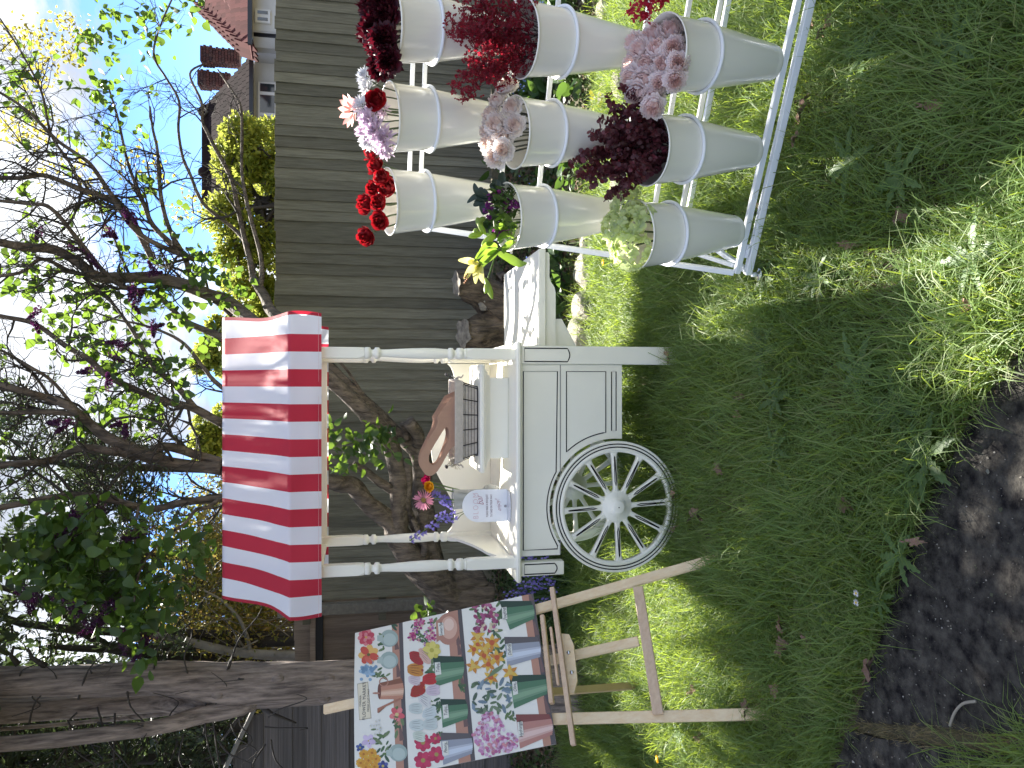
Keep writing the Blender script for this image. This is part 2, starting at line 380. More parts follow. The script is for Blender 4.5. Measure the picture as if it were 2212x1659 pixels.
def near_path(x, y):
    e = np.interp(x, PX, PY); return (y > e - .05 + .05 * wob(x, y, 3)) & (y < e + .10)
tag(mobj('path_edge_grass', blades('path_edge_grass', 14000, (-2.2, .6, 1.2, 3.2), M_grass, .05, .15, .0034, tuft=10, spread=.03, seed=12, test=near_path)), 'lawn grass hanging over the edge of the concrete path', kind='stuff')
def in_joint(x, y):
    jx = np.interp(y, [1.0, 1.75, 2.25], [-.68, -.943, -1.123]); return (np.abs(x - jx) < .03 + .02 * wob(x, y, 4))
tag(mobj('joint_grass', blades('joint_grass', 9000, (-1.25, -.6, 1.35, 2.25), M_straw, .012, .035, .0018, tuft=12, spread=.015, seed=13, test=in_joint, hfun=lambda x, y: x * 0 + .01)), 'mossy dry grass growing in the crack between the path slabs', kind='stuff')
tag(mobj('corner_grass', blades('corner_grass', 5000, (-1.35, -.72, 1.25, 1.75), M_grass, .06, .16, .003, tuft=10, spread=.03, seed=33, test=lambda x, y: (x < -.78 - (y - 1.5) * .6) & (wob(x, y, 3) > -.3), hfun=lambda x, y: x * 0 + .005)), 'tuft of grass at the lower left corner of the path', kind='stuff')
# long arching seed-grass at the foot of the bed
tag(mobj('tall_grass', blades('tall_grass', 12000, (-3.6, 4.2, 4.2, 5.9), M_grass, .09, .20, .0036, tuft=14, spread=.05, seed=21, test=lambda x, y: (y < bed_edge(x) + .15) & (y > bed_edge(x) - .6), dens=lambda x, y: (wob(x, y, 1.2) > -.1) * 1.0)), 'longer arching grass along the foot of the flower bed', kind='stuff')

tag(mobj('long_grass', blades('long_grass', 9000, (-4.0, 4.4, 1.0, 5.6, .85), M_grass, .14, .26, .0034, tuft=3, spread=.05, seed=44, lean=1.5, test=lawn)), 'long loose blades arching over the rest of the lawn', kind='stuff')
# grit, lichen flakes and crumbs on the path
r = np.random.default_rng(71); n = 5200; x = r.uniform(-2.6, .35, n); y = r.uniform(.9, 2.6, n); k = on_path(x, y + .03); x, y = x[k], y[k]; a = r.uniform(0, 6.28, len(x))
M_grit = mat('path_grit', (.2, .2, .18), .9, island=[(.10, .09, .08), (.20, .18, .15), (.34, .32, .28), (.07, .08, .04), (.05, .045, .04)])
tag(mobj('path_grit', leafmesh('path_grit', np.stack([x, y, np.full(len(x), .009)], 1), np.stack([np.cos(a), np.sin(a), r.uniform(.0, .35, len(x))], 1), r.uniform(.002, .007, len(x)) * (1 + (r.uniform(size=len(x)) > .97) * 1.2), M_grit, .9, .3, seed=5)), 'pale grit and crumbs scattered over the dark concrete path', kind='stuff')

# ================================================================== fences, shed
def fboards():
    out = []
    for k in range(3):
        m = MB(); w = .118; t0, t1 = .005, .019; h = 2.03
        n = 6
        vs = []
        for i in range(n + 1):
            z = h * i / n; q = .0025 * math.sin(i * 2.1 + k * 1.7)
            vs += [(q, -t1, z), (w + q, -t0, z), (w + q, 0, z), (q, 0, z)]
        fs = []
        for i in range(n):
            for j in range(4): fs.append((i * 4 + j, i * 4 + (j + 1) % 4, i * 4 + 4 + (j + 1) % 4, i * 4 + 4 + j))
        fs.append((3, 2, 1, 0)); fs.append((n * 4, n * 4 + 1, n * 4 + 2, n * 4 + 3)); m.add(vs, fs); out.append(m)
    return out
FB = [m.mesh('board', M_fence) for m in fboards()]; FB2 = []
for m in fboards(): FB2.append(m.mesh('board', M_fence2))
FY = 7.4
fence = empty('board_fence', (-2.1, FY, .3), 'tall weathered closeboard fence of overlapping vertical boards behind the cart', 'fence')
x = -2.02; i = 0
while x < 4.6:
    o = mobj('board', FB[i % 3], fence, (x + 2.1, .0 - .0006 * (i % 5), random.uniform(-.012, .006) - .0)); o.rotation_euler = (random.uniform(-.004, .004), random.uniform(-.0035, .0035), 0)
    x += .0985 + random.uniform(-.003, .003); i += 1
for z in (.35, 1.05, 1.75): MB().box((3.3, .055, z), (6.9, .06, .07)).build('rail', M_fence, fence)
MB().box((3.3, .02, -.08), (6.9, .03, .16), bev=.004).build('gravel_board', M_fence, fence)
# pale rough post at the left end of the tall fence
pst = MB().box((0, 0, 1.0), (.10, .09, 2.1), bev=.006).build('fence_post', mat('rough_post_wood', (.22, .20, .16), .9, c2=(.15, .135, .11), scale=30, bump=.6, bscale=60), None, (-2.09, FY - .05, .25))
tag(pst, 'rough pale post where the tall fence meets the lower brown fence', 'fence post')
low = empty('brown_fence', (-3.2, FY + .25, .3), 'lower brown board fence beside the rough post, behind the large trunk', 'fence')
for i in range(11):
    o = mobj('board', FB2[i % 3], low, (i * .1 + .04, 0, -.16 + random.uniform(-.01, .01)))
MB().box((.55, -.045, 1.64), (1.15, .05, .07), bev=.004).build('rail', mat('dark_rail', (.035, .038, .042), .7), low)
MB().box((.55, -.085, 1.70), (1.15, .02, .05)).build('rail', M_fence2, low)
# shed with horizontal boards and a sloping bargeboard
shed = empty('garden_shed', (-3.2, 6.9, .1), 'grey boarded garden shed with sloping bargeboard behind the large trunk at the left', 'shed')
p1 = atY(539, 1548, 6.9); p0 = atY(486, 1659, 6.9); sl = (p0.z - p1.z) / (p0.x - p1.x)
xr = -2.42; k = 0; z = .1
BD = MB(); BD.box((0, -.008, .058), (1, .016, .128)); BDm = BD.mesh('board', M_shed)
while z < 4.2:
    zt = z + .12; xe = xr
    lim = p1.x + (zt - .02 - p1.z) / sl       # roof line: boards stop right of it
    xe = min(xr, lim) if sl < 0 else xr
    if xe - (-6.0) > .2:
        o = mobj('board', BDm, shed, ((xe - 6.0) / 2 + 3.2, -.004 * (k % 2), z - .1)); o.scale = (xe + 6.0, 1, 1); o.rotation_euler[0] = R(-4)
    z += .12; k += 1
q0 = Vector((p1.x + .45, 6.84, p1.z + sl * .45)); q1 = Vector((p1.x - 3.0, 6.84, p1.z - sl * 3.0))
m = MB(); m.bar(q0 - Vector((-3.2, 6.9, .1)), q1 - Vector((-3.2, 6.9, .1)), .03, .15, up=(0, 1, 0)); m.build('bargeboard', mat('bargeboard_wood', (.16, .15, .135), .85, c2=(.22, .21, .19), scale=6, bump=.3), shed)
m = MB(); m.box((.7, -.01, 1.0), (.08, .06, 1.9), bev=.004); m.build('corner_trim', M_shed, shed)

# ================================================================== houses behind the fence
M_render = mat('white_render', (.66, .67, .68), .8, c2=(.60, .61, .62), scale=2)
M_tileA = mat('red_roof_tile', (.09, .032, .03), .95, objrand=.25, spec=.08); M_tileB = mat('brown_roof_tile', (.022, .015, .015), .95, objrand=.3, spec=.05)
M_brick = mat('old_brick', (.10, .05, .045), .95, spec=.1, island=[(.05, .026, .026), (.08, .036, .032), (.04, .026, .028), (.10, .055, .046)])
M_glass = mat('window_glass', (.03, .04, .05), .08, spec=.9); M_upvc = mat('white_window_frame', (.75, .76, .78), .4); M_gut = mat('black_gutter', (.02, .02, .022), .4)
tb = MB().box((0, 0, 0), (1, 1, 1)); 
def roof_plane(parent, E1, E2, T2, T1, m, cols, rows, name='tile'):
    """E1-E2 eave, T1-T2 top; tiles follow the slope"""
    E1, E2, T1, T2 = map(Vector, (E1, E2, T1, T2)); base = MB().box((0, 0, 0), (1, 1, 1)).mesh(name, m)
    nrm = (E2 - E1).cross(T1 - E1).normalized()
    if nrm.y > 0: nrm = -nrm
    mb = MB(); mb.add([E1, E2, T2, T1], [(0, 1, 2, 3)]); mb.build('roof_deck', m, parent, (-parent.location)) if False else None
    deck = MB(); off = nrm * -.05; deck.add([E1 + off, E2 + off, T2 + off, T1 + off], [(0, 1, 2, 3)]); deck.build('roof', m, parent, -parent.location)
    for r_ in range(rows):
        a = E1.lerp(T1, r_ / rows); b = E2.lerp(T2, r_ / rows); a2 = E1.lerp(T1, (r_ + 1) / rows); ln = (b - a).length; wdt = (E2 - E1).length / cols
        k = max(1, round(ln / wdt))
        u = (b - a).normalized(); v = (E1.lerp(E2, .5) - T1.lerp(T2, .5)).normalized() * -1; w = u.cross(v).normalized()
        if w.y > 0: w = -w
        hgt = (E1.lerp(E2, .5) - T1.lerp(T2, .5)).length / rows
        for c_ in range(k):
            P = a.lerp(b, (c_ + .5) / k) + v * hgt * .5 + w * .01
            M = Matrix((u * (ln / k * .93), w * .05, (v + w * .12).normalized() * hgt * 1.08)).transposed().to_4x4(); M.translation = P - parent.location
            o = mobj(name, base, parent); o.matrix_local = M
def wall_box(parent, a, b, c0, c1, Y, d, m=M_render, name='wall'):
    """a..b pixel columns (y), c0..c1 pixel rows (x)"""
    P = atY(c0, a, Y); Q = atY(c1, b, Y); lo = (min(P.x, Q.x), min(P.z, Q.z)); hi = (max(P.x, Q.x), max(P.z, Q.z))
    return MB().box(((lo[0] + hi[0]) / 2 - parent.location.x, Y + d / 2 - parent.location.y, (lo[1] + hi[1]) / 2 - parent.location.z), (hi[0] - lo[0], d, hi[1] - lo[1])).build(name, m, parent)
def window(parent, a, b, c0, c1, Y, splits, bars=()):
    f = wall_box(parent, a, b, c0, c1, Y, .12, M_upvc, 'window')
    P = atY(c0, a, Y); Q = atY(c1, b, Y); x0, x1 = sorted((P.x, Q.x)); z0, z1 = sorted((P.z, Q.z)); t = .07
    edges = [x0] + [x0 + (x1 - x0) * s for s in splits] + [x1]
    for i in range(len(edges) - 1):
        zz = [z0 + t, z1 - t]
        MB().box(((edges[i] + edges[i + 1]) / 2 - parent.location.x, Y - .004 - parent.location.y, (zz[0] + zz[1]) / 2 - parent.location.z), (edges[i + 1] - edges[i] - t * 1.6, .02, zz[1] - zz[0])).build('pane', M_glass, f)
def chimney(parent, y0, y1, x0, x1, Y):
    P = atY(x1, (y0 + y1) / 2, Y); Q = atY(x0, (y0 + y1) / 2, Y); w = abs(y1 - y0) / FPX * (Y * 1.0); m = MB(); z = P.z; k = 0; top = Q.z
    while z < top - .05:
        ww = w * (1.12 if top - z < .45 else 1.0); nb = 4
        for j in range(nb):
            bw = ww / nb; m.box((P.x - ww / 2 + bw * (j + .5) + (bw * .25 if k % 2 else -.25 * bw) * .5, Y - ww / 2 + .05, z + .05), (bw * .92, .1, .085))
            m.box((P.x - ww / 2 + .05 + 0.0, Y - ww / 2 + .1 + bw * (j + .5), z + .05), (.1, bw * .92, .085))
            m.box((P.x + ww / 2 - .05 + 0.0, Y - ww / 2 + .1 + bw * (j + .5), z + .05), (.1, bw * .92, .085))
        z += .1; k += 1
    m.box((P.x, Y + .05, (P.z + top) / 2), (w * .86, w * .86, top - P.z - .02), mi=1)
    o = m.build('chimney', [M_brick, M_concrete], parent, -parent.location); tag(o, kind='stuff')
HB = empty('white_house', (atY(560, 260, 26).x, 26, 0), 'white rendered house with dark brown roof and wide window, behind the leafy tree', 'house')
wall_box(HB, 132, 440, 545, 760, 26, 6)
window(HB, 176, 273, 557, 598, 25.9, (.26, .74))
roof_plane(HB, atY(543, 122, 25.5), atY(543, 440, 25.5), atY(447, 440, 29), atY(447, 228, 29), M_tileB, 24, 12)
P = atY(543, 122, 25.45); Q = atY(543, 440, 25.45); MB().bar(P - HB.location, Q - HB.location, .14, .12).build('gutter', M_gut, HB)
chimney(HB, 113, 141, 434, 520, 28.2)
chimney(HB, 163, 190, 430, 500, 28.6)
P = atY(444, 228, 29); Q = atY(444, 440, 29); mm = MB(); mm.bar(P - HB.location, Q - HB.location, .22, .22); mm.sphere(atY(440, 242, 28.9) - HB.location, .2); mm.sphere(atY(440, 372, 28.9) - HB.location, .2); mm.build('ridge', M_tileB, HB)
HA = empty('red_roofed_house', (atY(560, 20, 24).x, 24, 0), 'white house with red tiled roof at the upper right corner, above the dark red peonies', 'house')
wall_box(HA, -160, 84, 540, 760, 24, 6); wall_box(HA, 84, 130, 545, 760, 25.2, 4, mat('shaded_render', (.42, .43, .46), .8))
window(HA, 18, 50, 551, 584, 23.9, (.5,))
roof_plane(HA, atY(537, 94, 23.4), atY(537, -150, 23.4), atY(402, -150, 28), atY(434, 4, 28), M_tileA, 26, 11)
roof_plane(HA, atY(542, 130, 25), atY(537, 96, 23.5), atY(434, 6, 28), atY(440, 30, 29), M_tileA, 3, 11)
P = atY(540, 96, 23.35); Q = atY(540, -150, 23.35); MB().bar(P - HA.location, Q - HA.location, .12, .12).build('gutter', M_gut, HA)
P = atY(548, 74, 23.9); Q = Vector((P.x, P.y, P.z - 3)); MB().tube([P - HA.location, Q - HA.location], .06, 6).build('drainpipe', M_gut, HA)

# ================================================================== trees behind
def ellip(r, n, c, rad, shell=.35):
    d = unit(r.normal(size=(n, 3))); k = r.uniform(shell, 1, n) ** .6; return np.array(c) + d * k[:, None] * np.array(rad), d
def leafy_tree(name, label, blobs, Y, size, mats, trunk, n_per, aspect=.5, group=None, bark=M_twig, shape='kite', seed=5, depth=1.0, updir=.2, rt=.05):
    r = np.random.default_rng(seed); base = Vector(trunk[0]); t = empty(name, base, label, 'tree', group)
    m = MB(); pts = smooth_path([Vector(p) - base for p in trunk], 4); m.tube(pts, [rt * (1 - .75 * i / (len(pts) - 1)) for i in range(len(pts))], 8)
    P = []; D = []; tips = []
    for (bx, by, br, dn) in blobs:
        c = atY(bx, by, Y + r.uniform(-.4, .4) * depth); rad = br / FPX * Y
        p, d = ellip(r, int(n_per * dn), c, (rad, rad * depth, rad)); P.append(p); D.append(unit(d + r.normal(size=d.shape) * .8 + [0, 0, updir]))
        tips.append(c)
    top = Vector(trunk[-1])
    for c in tips:
        a = Vector(trunk[max(0, len(trunk) - 2)]).lerp(top, random.random()); mid = a.lerp(c, .5) + Vector((random.uniform(-.2, .2), random.uniform(-.2, .2), random.uniform(0, .3)))
        pp = smooth_path([a - base, mid - base, c - base], 4); m.tube(pp, [rt * .4 * (1 - .8 * i / (len(pp) - 1)) + .006 for i in range(len(pp))], 5)
        for _ in range(5):
            e = c + Vector(unit(r.normal(size=3))) * (rad * .9); pp = [c - base, (c.lerp(e, .5) + Vector(r.normal(size=3) * .06)) - base, e - base]; m.tube(pp, [.014, .009, .004], 4)
    m.build('trunk', bark, t)
    P = np.concatenate(P) - np.array(base); D = np.concatenate(D)
    tag(mobj('crown', leafmesh('crown', P, D, size * r.uniform(.7, 1.3, len(P)), mats, aspect, .3, shape, seed=seed), t), kind='stuff'); return t
M_yel = mat('yellow_green_leaves', (.2, .25, .03), .5, transl=.5, tcol=(.46, .50, .10), island=[(.07, .12, .015), (.16, .22, .02), (.28, .30, .03), (.38, .36, .03), (.10, .16, .02)])
blobs = []
r_ = random.Random(4)
for i in range(46):
    y = r_.uniform(265, 690); lim = np.interp(y, [260, 330, 420, 520, 600, 690], [490, 455, 440, 432, 455, 520]); x = r_.uniform(lim + 26, 625)
    blobs.append((x, y, r_.uniform(24, 44), 1))
leafy_tree('leafy_hedge_tree', 'broad yellow green tree rising above the fence in front of the white house', blobs, 11.5, .075, M_yel, [(2.6, 11.5, 0), (2.7, 11.5, 1.5), (2.6, 11.4, 3.0)], 520, .5, seed=6, rt=.09)
blobs = [(r_.uniform(432, 500), r_.uniform(690, 800), r_.uniform(14, 26), 1) for _ in range(16)]
leafy_tree('small_yellow_tree', 'yellow leaved tree top just above the canopy, right of the two forked limbs', blobs, 15, .1, M_yel, [(.8, 15, 0), (.9, 15, 3.6), (.85, 15, 4.4)], 300, .5, seed=7, rt=.08)
blobs = [(r_.uniform(430, 500), r_.uniform(890, 985), r_.uniform(12, 24), 1) for _ in range(14)]
leafy_tree('small_yellow_tree', 'yellow leaved tree top just above the middle of the canopy between lilac limbs', blobs, 15, .1, M_yel, [(-1, 15, 0), (-1.0, 15, 3.6), (-.95, 15, 4.4)], 300, .5, seed=8, rt=.08)
# woody thicket seen between canopy and trunk
M_thk = mat('thicket_leaves', (.1, .1, .02), .5, transl=.45, island=[(.08, .11, .02), (.26, .25, .05), (.40, .32, .07), (.12, .17, .03), (.42, .27, .08), (.34, .38, .07)])
th = empty('thicket_shrub', (-2.2, 9.2, .1), 'tangled twiggy shrub with yellow and green leaves beyond the brown fence, left of the canopy', 'shrub')
rr = np.random.default_rng(11); m = MB(); LP = []; LD = []
for i in range(300):
    y0 = rr.uniform(1110, 1440); a = atY(rr.uniform(600, 690), y0, rr.uniform(8.6, 10.2)); b = atY(rr.uniform(np.interp(y0, [1110, 1200, 1300, 1440], [430, 350, 300, 340]), 560), y0 + rr.normal() * 60, a.y + rr.normal() * .3)
    mid = a.lerp(b, .5) + Vector((rr.normal() * .2, rr.normal() * .15, rr.normal() * .12)); pp = smooth_path([a, mid, b, b + Vector((rr.normal() * .22, 0, -abs(rr.normal()) * .2))], 4)
    m.tube([p - th.location for p in pp], [.009 * (1 - .7 * k / (len(pp) - 1)) for k in range(len(pp))], 3, cap=False)
    for p in pp[3:]:
        for _ in range(9): LP.append(np.array(p) + rr.normal(size=3) * .13); LD.append(rr.normal(size=3) + [0, 0, .3])
m.build('stems', mat('pale_twigs', (.26, .23, .19), .8), th)
LP = np.array(LP) - np.array(th.location); LD = np.array(LD)
tag(mobj('foliage', leafmesh('foliage', LP, LD, rr.uniform(.03, .07, len(LP)), M_thk, .55, seed=2), th), kind='stuff')
m = MB()
pp = smooth_path([atY(326, 1368, 8.3), atY(384, 1380, 8.3), atY(453, 1397, 8.3), atY(506, 1408, 8.3), atY(600, 1416, 8.3), atY(760, 1420, 8.3), atY(1000, 1420, 8.3)], 4)
m.tube(pp, interp([.020, .036, .042, .045, .05, .055, .06], 4), 10)
pp = smooth_path([atY(440, 1275, 8.3), atY(478, 1296, 8.3), atY(516, 1335, 8.3), atY(534, 1376, 8.3), atY(541, 1408, 8.3)], 4); m.tube(pp, interp([.008, .014, .018, .02, .02], 4), 6)
for i in range(8):
    a = atY(rr.uniform(360, 560), rr.uniform(1375, 1410), 8.3); b = a + Vector((rr.normal() * .25, rr.normal() * .2, rr.uniform(.1, .4))); m.tube([a, a.lerp(b, .5) + Vector((.04, 0, .02)), b], [.01, .007, .003], 4)
gb = m.build('bare_tree', M_greybark, None); tag(gb, 'smooth pale grey leaning bough with silvery side stem beyond the brown fence', 'tree')
# feathery cypresses
M_cyp = mat('cypress_green', (.03, .05, .02), .6, transl=.25, tcol=(.09, .13, .04), island=[(.020, .036, .018), (.035, .055, .025), (.06, .08, .035), (.028, .045, .022)])
def cypress(label, sprays, Y, trunks, n=26, seed=1, group='cypresses behind the fences', size=.07):
    r = np.random.default_rng(seed); b = Vector(trunks[0][-1]); t = empty('cypress_tree', b, label, 'tree', group); m = MB(); LP = []; LD = []
    for tr_ in trunks:
        pp = smooth_path([Vector(p) - b for p in tr_], 4); m.tube(pp, [.02 + .05 * i / (len(pp) - 1) for i in range(len(pp))], 7)
    for (x, y, ln, dn) in sprays:
        for _ in range(int(dn)):
            a = atY(x + r.normal() * 22, y + r.normal() * 22, Y + r.normal() * .5); d = Vector((r.normal() * .8, r.normal() * .5, r.uniform(-.1, .9))).normalized(); L_ = ln / FPX * Y
            e = a + d * L_; m.tube([a - b, a.lerp(e, .5) - b + Vector((0, 0, -.03)), e - b], [.012, .007, .002], 3, cap=False)
            tt = r.uniform(.05, 1, n); P = np.array(a) + np.outer(tt, np.array(d) * L_)
            sd = unit(r.normal(size=(n, 3))); P2 = P + sd * (L_ * .22 * (1.15 - tt))[:, None] * r.uniform(0, 1, (n, 1)); LP.append(P2); LD.append(unit(sd * .8 + np.array(d)))
    m.build('trunk', M_twig, t); LP = np.concatenate(LP) - np.array(b); LD = np.concatenate(LD)
    tag(mobj('crown', leafmesh('crown', LP, LD, r.uniform(.5, 1.3, len(LP)) * size, M_cyp, .32, .2, seed=seed), t), kind='stuff')
def grid(x0, x1, y0, y1, k, s):
    q = random.Random(s); return [(q.uniform(x0, x1), q.uniform(y0, y1)) for _ in range(k)]
cypress('feathery cypress showing between the lilac limbs above the middle of the canopy', [(x, y, 60, 7) for x, y in grid(0, 90, 850, 930, 6, 1)] + [(x, y, 60, 8) for x, y in grid(70, 360, 930, 1060, 26, 2)], 9.5, [[atY(-60, 980, 9.5), atY(300, 1010, 9.5), (-1.1, 9.5, .2)]], 30, 1)
cypress('feathery cypress behind the large dark lilac bunch left of the canopy', [(x, y, 60, 7) for x, y in grid(0, 330, 1050, 1260, 34, 3)], 9.8, [[atY(-60, 1180, 9.8), atY(300, 1200, 9.8), (-2.3, 9.8, .2)]], 28, 2)
cypress('thin upright cypress stems with open feathery foliage beside the large trunk', [(x, y, 50, 6) for x, y in grid(0, 420, 1240, 1440, 30, 4)], 8.6, [[atY(-60, 1300, 8.6), atY(160, 1360, 8.6), (-2.9, 8.6, .2)], [atY(-60, 1250, 8.6), atY(120, 1310, 8.6), atY(330, 1420, 8.6), (-3.0, 8.6, .2)], [atY(100, 1395, 8.5), atY(300, 1400, 8.5), (-2.8, 8.6, .2)]], 22, 3)
cypress('dense dark cypress filling the left edge behind the shed', [(x, y, 70, 10) for x, y in grid(-40, 520, 1560, 1700, 44, 5)] + [(x, y, 50, 8) for x, y in grid(0, 420, 1500, 1600, 16, 6)], 7.9, [[atY(-60, 1640, 7.9), atY(200, 1640, 7.9), (-3.9, 7.9, .2)], [atY(-60, 1570, 8), atY(400, 1570, 8), (-3.7, 8, .2)]], 34, 4)
# a dark hedge mass a little further back closes the left corner
rr = np.random.default_rng(31); P = []
for i in range(120):
    c = atY(rr.uniform(60, 640), rr.uniform(1470, 1720), 10.5); P.append(np.array(c) + rr.normal(size=(150, 3)) * [.3, .3, .3])
P = np.concatenate(P); hed = empty('evergreen_hedge', (-5, 10.5, 0), 'dark evergreen hedge far back at the left edge behind the shed', 'hedge'); MB().tube([(0, 0, 0), (0, 0, 2.5)], .08, 6).build('stems', M_twig, hed)
tag(mobj('foliage', leafmesh('foliage', P - np.array(hed.location), unit(rr.normal(size=P.shape)), rr.uniform(.07, .15, len(P)), M_cyp, .5, seed=3), hed), kind='stuff')

# ------------------------------------------------------------------ large conifer with four stems
TY = 5.4
def stem(m, pts, Y=TY, base=None, n=16, sub=5, bump=.06, seed=0):
    """pts: (x, ylo, yhi) silhouette in the photograph"""
    C = []; Rr = []
    for q in pts:
        x, a, b = q[:3]; YY = q[3] if len(q) > 3 else Y
        c = atY(x, (a + b) / 2, YY); C.append(c); Rr.append(abs(b - a) / 2 / FPX * (YY * .99))
    P = smooth_path(C, sub); rad = interp(Rr, sub); base = base or Vector((0, 0, 0)); v0 = len(m.v); m.tube([p - base for p in P], rad, n)
    k = len(P)
    for i in range(k):
        for j in range(n):
            vi = v0 + i * n + j; v = Vector(m.v[vi]); c = P[i] - base
            a = 1 + bump * (math.sin(j * 2.1 + i * .35 + seed) + .7 * math.sin(j * 4.3 - i * .9 + seed * 2)); m.v[vi] = tuple(c + (v - c) * a)
bz = Vector((atz(1060, 1480, 0).x, TY, 0)); bz = Vector((-2.15, TY, 0))
con = empty('conifer_tree', bz, 'large rough barked conifer dividing into several upright stems, behind the easel', 'tree')
m = MB(); stem(m, [(-260, 1452, 1502), (-100, 1450, 1502), (0, 1446, 1502), (175, 1440, 1500), (349, 1432, 1497), (440, 1434, 1512), (523, 1436, 1522), (645, 1432, 1521), (753, 1428, 1512), (900, 1425, 1520), (1060, 1410, 1535), (1180, 1395, 1550), (1285, 1375, 1575)], base=bz, n=20)
for (kx, ky) in ((600, 1468), (712, 1468), (667, 1498), (700, 1508), (470, 1500)):
    c = atY(kx, ky, TY - .115) - bz; m.sphere(c, .034, sc=(1, .5, 1.2), n=6)
m.build('trunk', M_bark2, con)
m = MB(); stem(m, [(-260, 1510, 1558, 5.7), (0, 1512, 1560, 5.65), (210, 1505, 1546, 5.6), (349, 1499, 1536, 5.55), (460, 1480, 1530, 5.4), (520, 1470, 1515, 5.4)], base=bz, seed=2); m.build('stem', M_bark2, con)
m = MB(); stem(m, [(-260, 1594, 1626, 5.2), (0, 1593, 1622, 5.2), (210, 1573, 1602, 5.2), (349, 1554, 1583, 5.25), (440, 1525, 1562, 5.32), (520, 1500, 1545, 5.35), (560, 1480, 1520, 5.4)], base=bz, seed=4); m.build('stem', M_bark2, con)
m = MB(); stem(m, [(-200, 1572, 1581, 5.9), (0, 1571, 1579, 5.9), (200, 1554, 1562, 5.8), (380, 1530, 1543, 5.55), (480, 1505, 1520, 5.5)], base=bz, seed=5, n=10); m.build('stem', M_bark2, con)
m = MB()
rr = np.random.default_rng(41)
for i in range(34):
    a = atY(rr.uniform(0, 600), rr.uniform(1440, 1610), TY - .05) - bz; d = Vector((rr.normal() * .7, -abs(rr.normal()) * .25, rr.normal() * .3)); pp = smooth_path([a, a + d * .25, a + d * .5 + Vector((0, 0, -.08)), a + d * .7 + Vector((0, 0, .05))], 4)
    m.tube(pp, [.006 * (1 - .8 * k / (len(pp) - 1)) + .0008 for k in range(len(pp))], 4, cap=False)
for y0, y1, x0, x1 in ((1395, 1436, 40, 30), (1400, 1440, 100, 60), (1520, 1562, 555, 640), (1515, 1600, 560, 480)):
    a = atY(x0, y1 if y1 < 1500 else y0, TY) - bz; b = atY(x1, y0 if y1 < 1500 else y1, TY) - bz; m.tube([a, a.lerp(b, .5) + Vector((0, 0, .03)), b], [.02, .013, .006], 6)
m.build('dead_twigs', M_twig, con)
# upper crown (above the frame) that shades the left of the lawn
P = []; rr = np.random.default_rng(42)
for i in range(260):
    yy = rr.uniform(4.0, 8.9); c = np.array([rr.uniform(-4.8, -.5), yy, rr.uniform(.41 * yy + 1.75, .41 * yy + 4.2)]); P.append(c + rr.normal(size=(90, 3)) * [.3, .3, .14])
P = np.concatenate(P) - np.array(bz)
tag(mobj('crown', leafmesh('crown', P, unit(rr.normal(size=P.shape) + [0, 0, -.2]), rr.uniform(.08, .16, len(P)), M_cyp, .4, seed=9), con), kind='stuff')
# ================================================================== the lilac
LB = Vector(atY(985, 1275, 6.1)); LB.z = .16
lil = empty('lilac_tree', LB, 'old spreading lilac with several forked limbs behind the cart and canopy', 'tree')
def LP_(x, y, Y):
    Y += .6 * min(1, max(0, (790 - y) / 150)) * min(1, max(0, (640 - x) / 130)); return atY(x, y, Y) - LB
wood = MB(); thin = MB(); rr = np.random.default_rng(51); rnd = random.Random(51)
def limb(pts, r0, r1, sub=5, n=10, wig=.12):
    P = smooth_path([LP_(*p) for p in pts], sub); k = len(P); rad = [r0 + (r1 - r0) * (i / (k - 1)) ** .8 for i in range(k)]
    rad = [q * (.86 if pts[0][2] < 5.95 and pts[-1][0] < 470 else 1) for q in rad]; v0 = len(wood.v); wood.tube(P, rad, n)
    for i in range(k):
        for j in range(n):
            v = Vector(wood.v[v0 + i * n + j]); c = P[i]; a = 1 + wig * math.sin(j * 2.0 + i * .5 + r0 * 90); wood.v[v0 + i * n + j] = tuple(c + (v - c) * a)
    return P, rad
TIPS = []
def twig(p, d, ln, r, lev):
    k = 4; P = [p]; q = p
    for i in range(k):
        d = (d + Vector((rnd.gauss(0, .28), rnd.gauss(0, .16), rnd.gauss(0, .24) + .06))).normalized(); q = q + d * ln / k; P.append(q)
    thin.tube(P, [r * (1 - .62 * i / k) for i in range(k + 1)], 5 if lev else 6, cap=False)
    if lev < 3:
        for i in range(1, k + 1):
            for _ in range(2 if lev < 2 else 1):
                if rnd.random() < (.95 if lev == 0 else .72):
                    dd = (d * .7 + Vector((rnd.gauss(0, .75), rnd.gauss(0, .4), rnd.gauss(.15, .6)))).normalized(); twig(P[i], dd, ln * rnd.uniform(.4, .7), r * .5, lev + 1)
    else: TIPS.append(P[-1])
def shoots(P, rad, n, ln, start=.2, r=None):
    k = len(P)
    for i in range(n):
        j = int(k * (start + (1 - start) * rnd.random())); j = min(max(j, 1), k - 1); d = (P[j] - P[j - 1]).normalized()
        dd = (d * .6 + Vector((rnd.gauss(0, .8), rnd.gauss(0, .45), rnd.gauss(.25, .55)))).normalized(); twig(P[j], dd, ln * rnd.uniform(.6, 1.3), min(rad[j] * .6, r or .012), 1)
Yb = 6.0
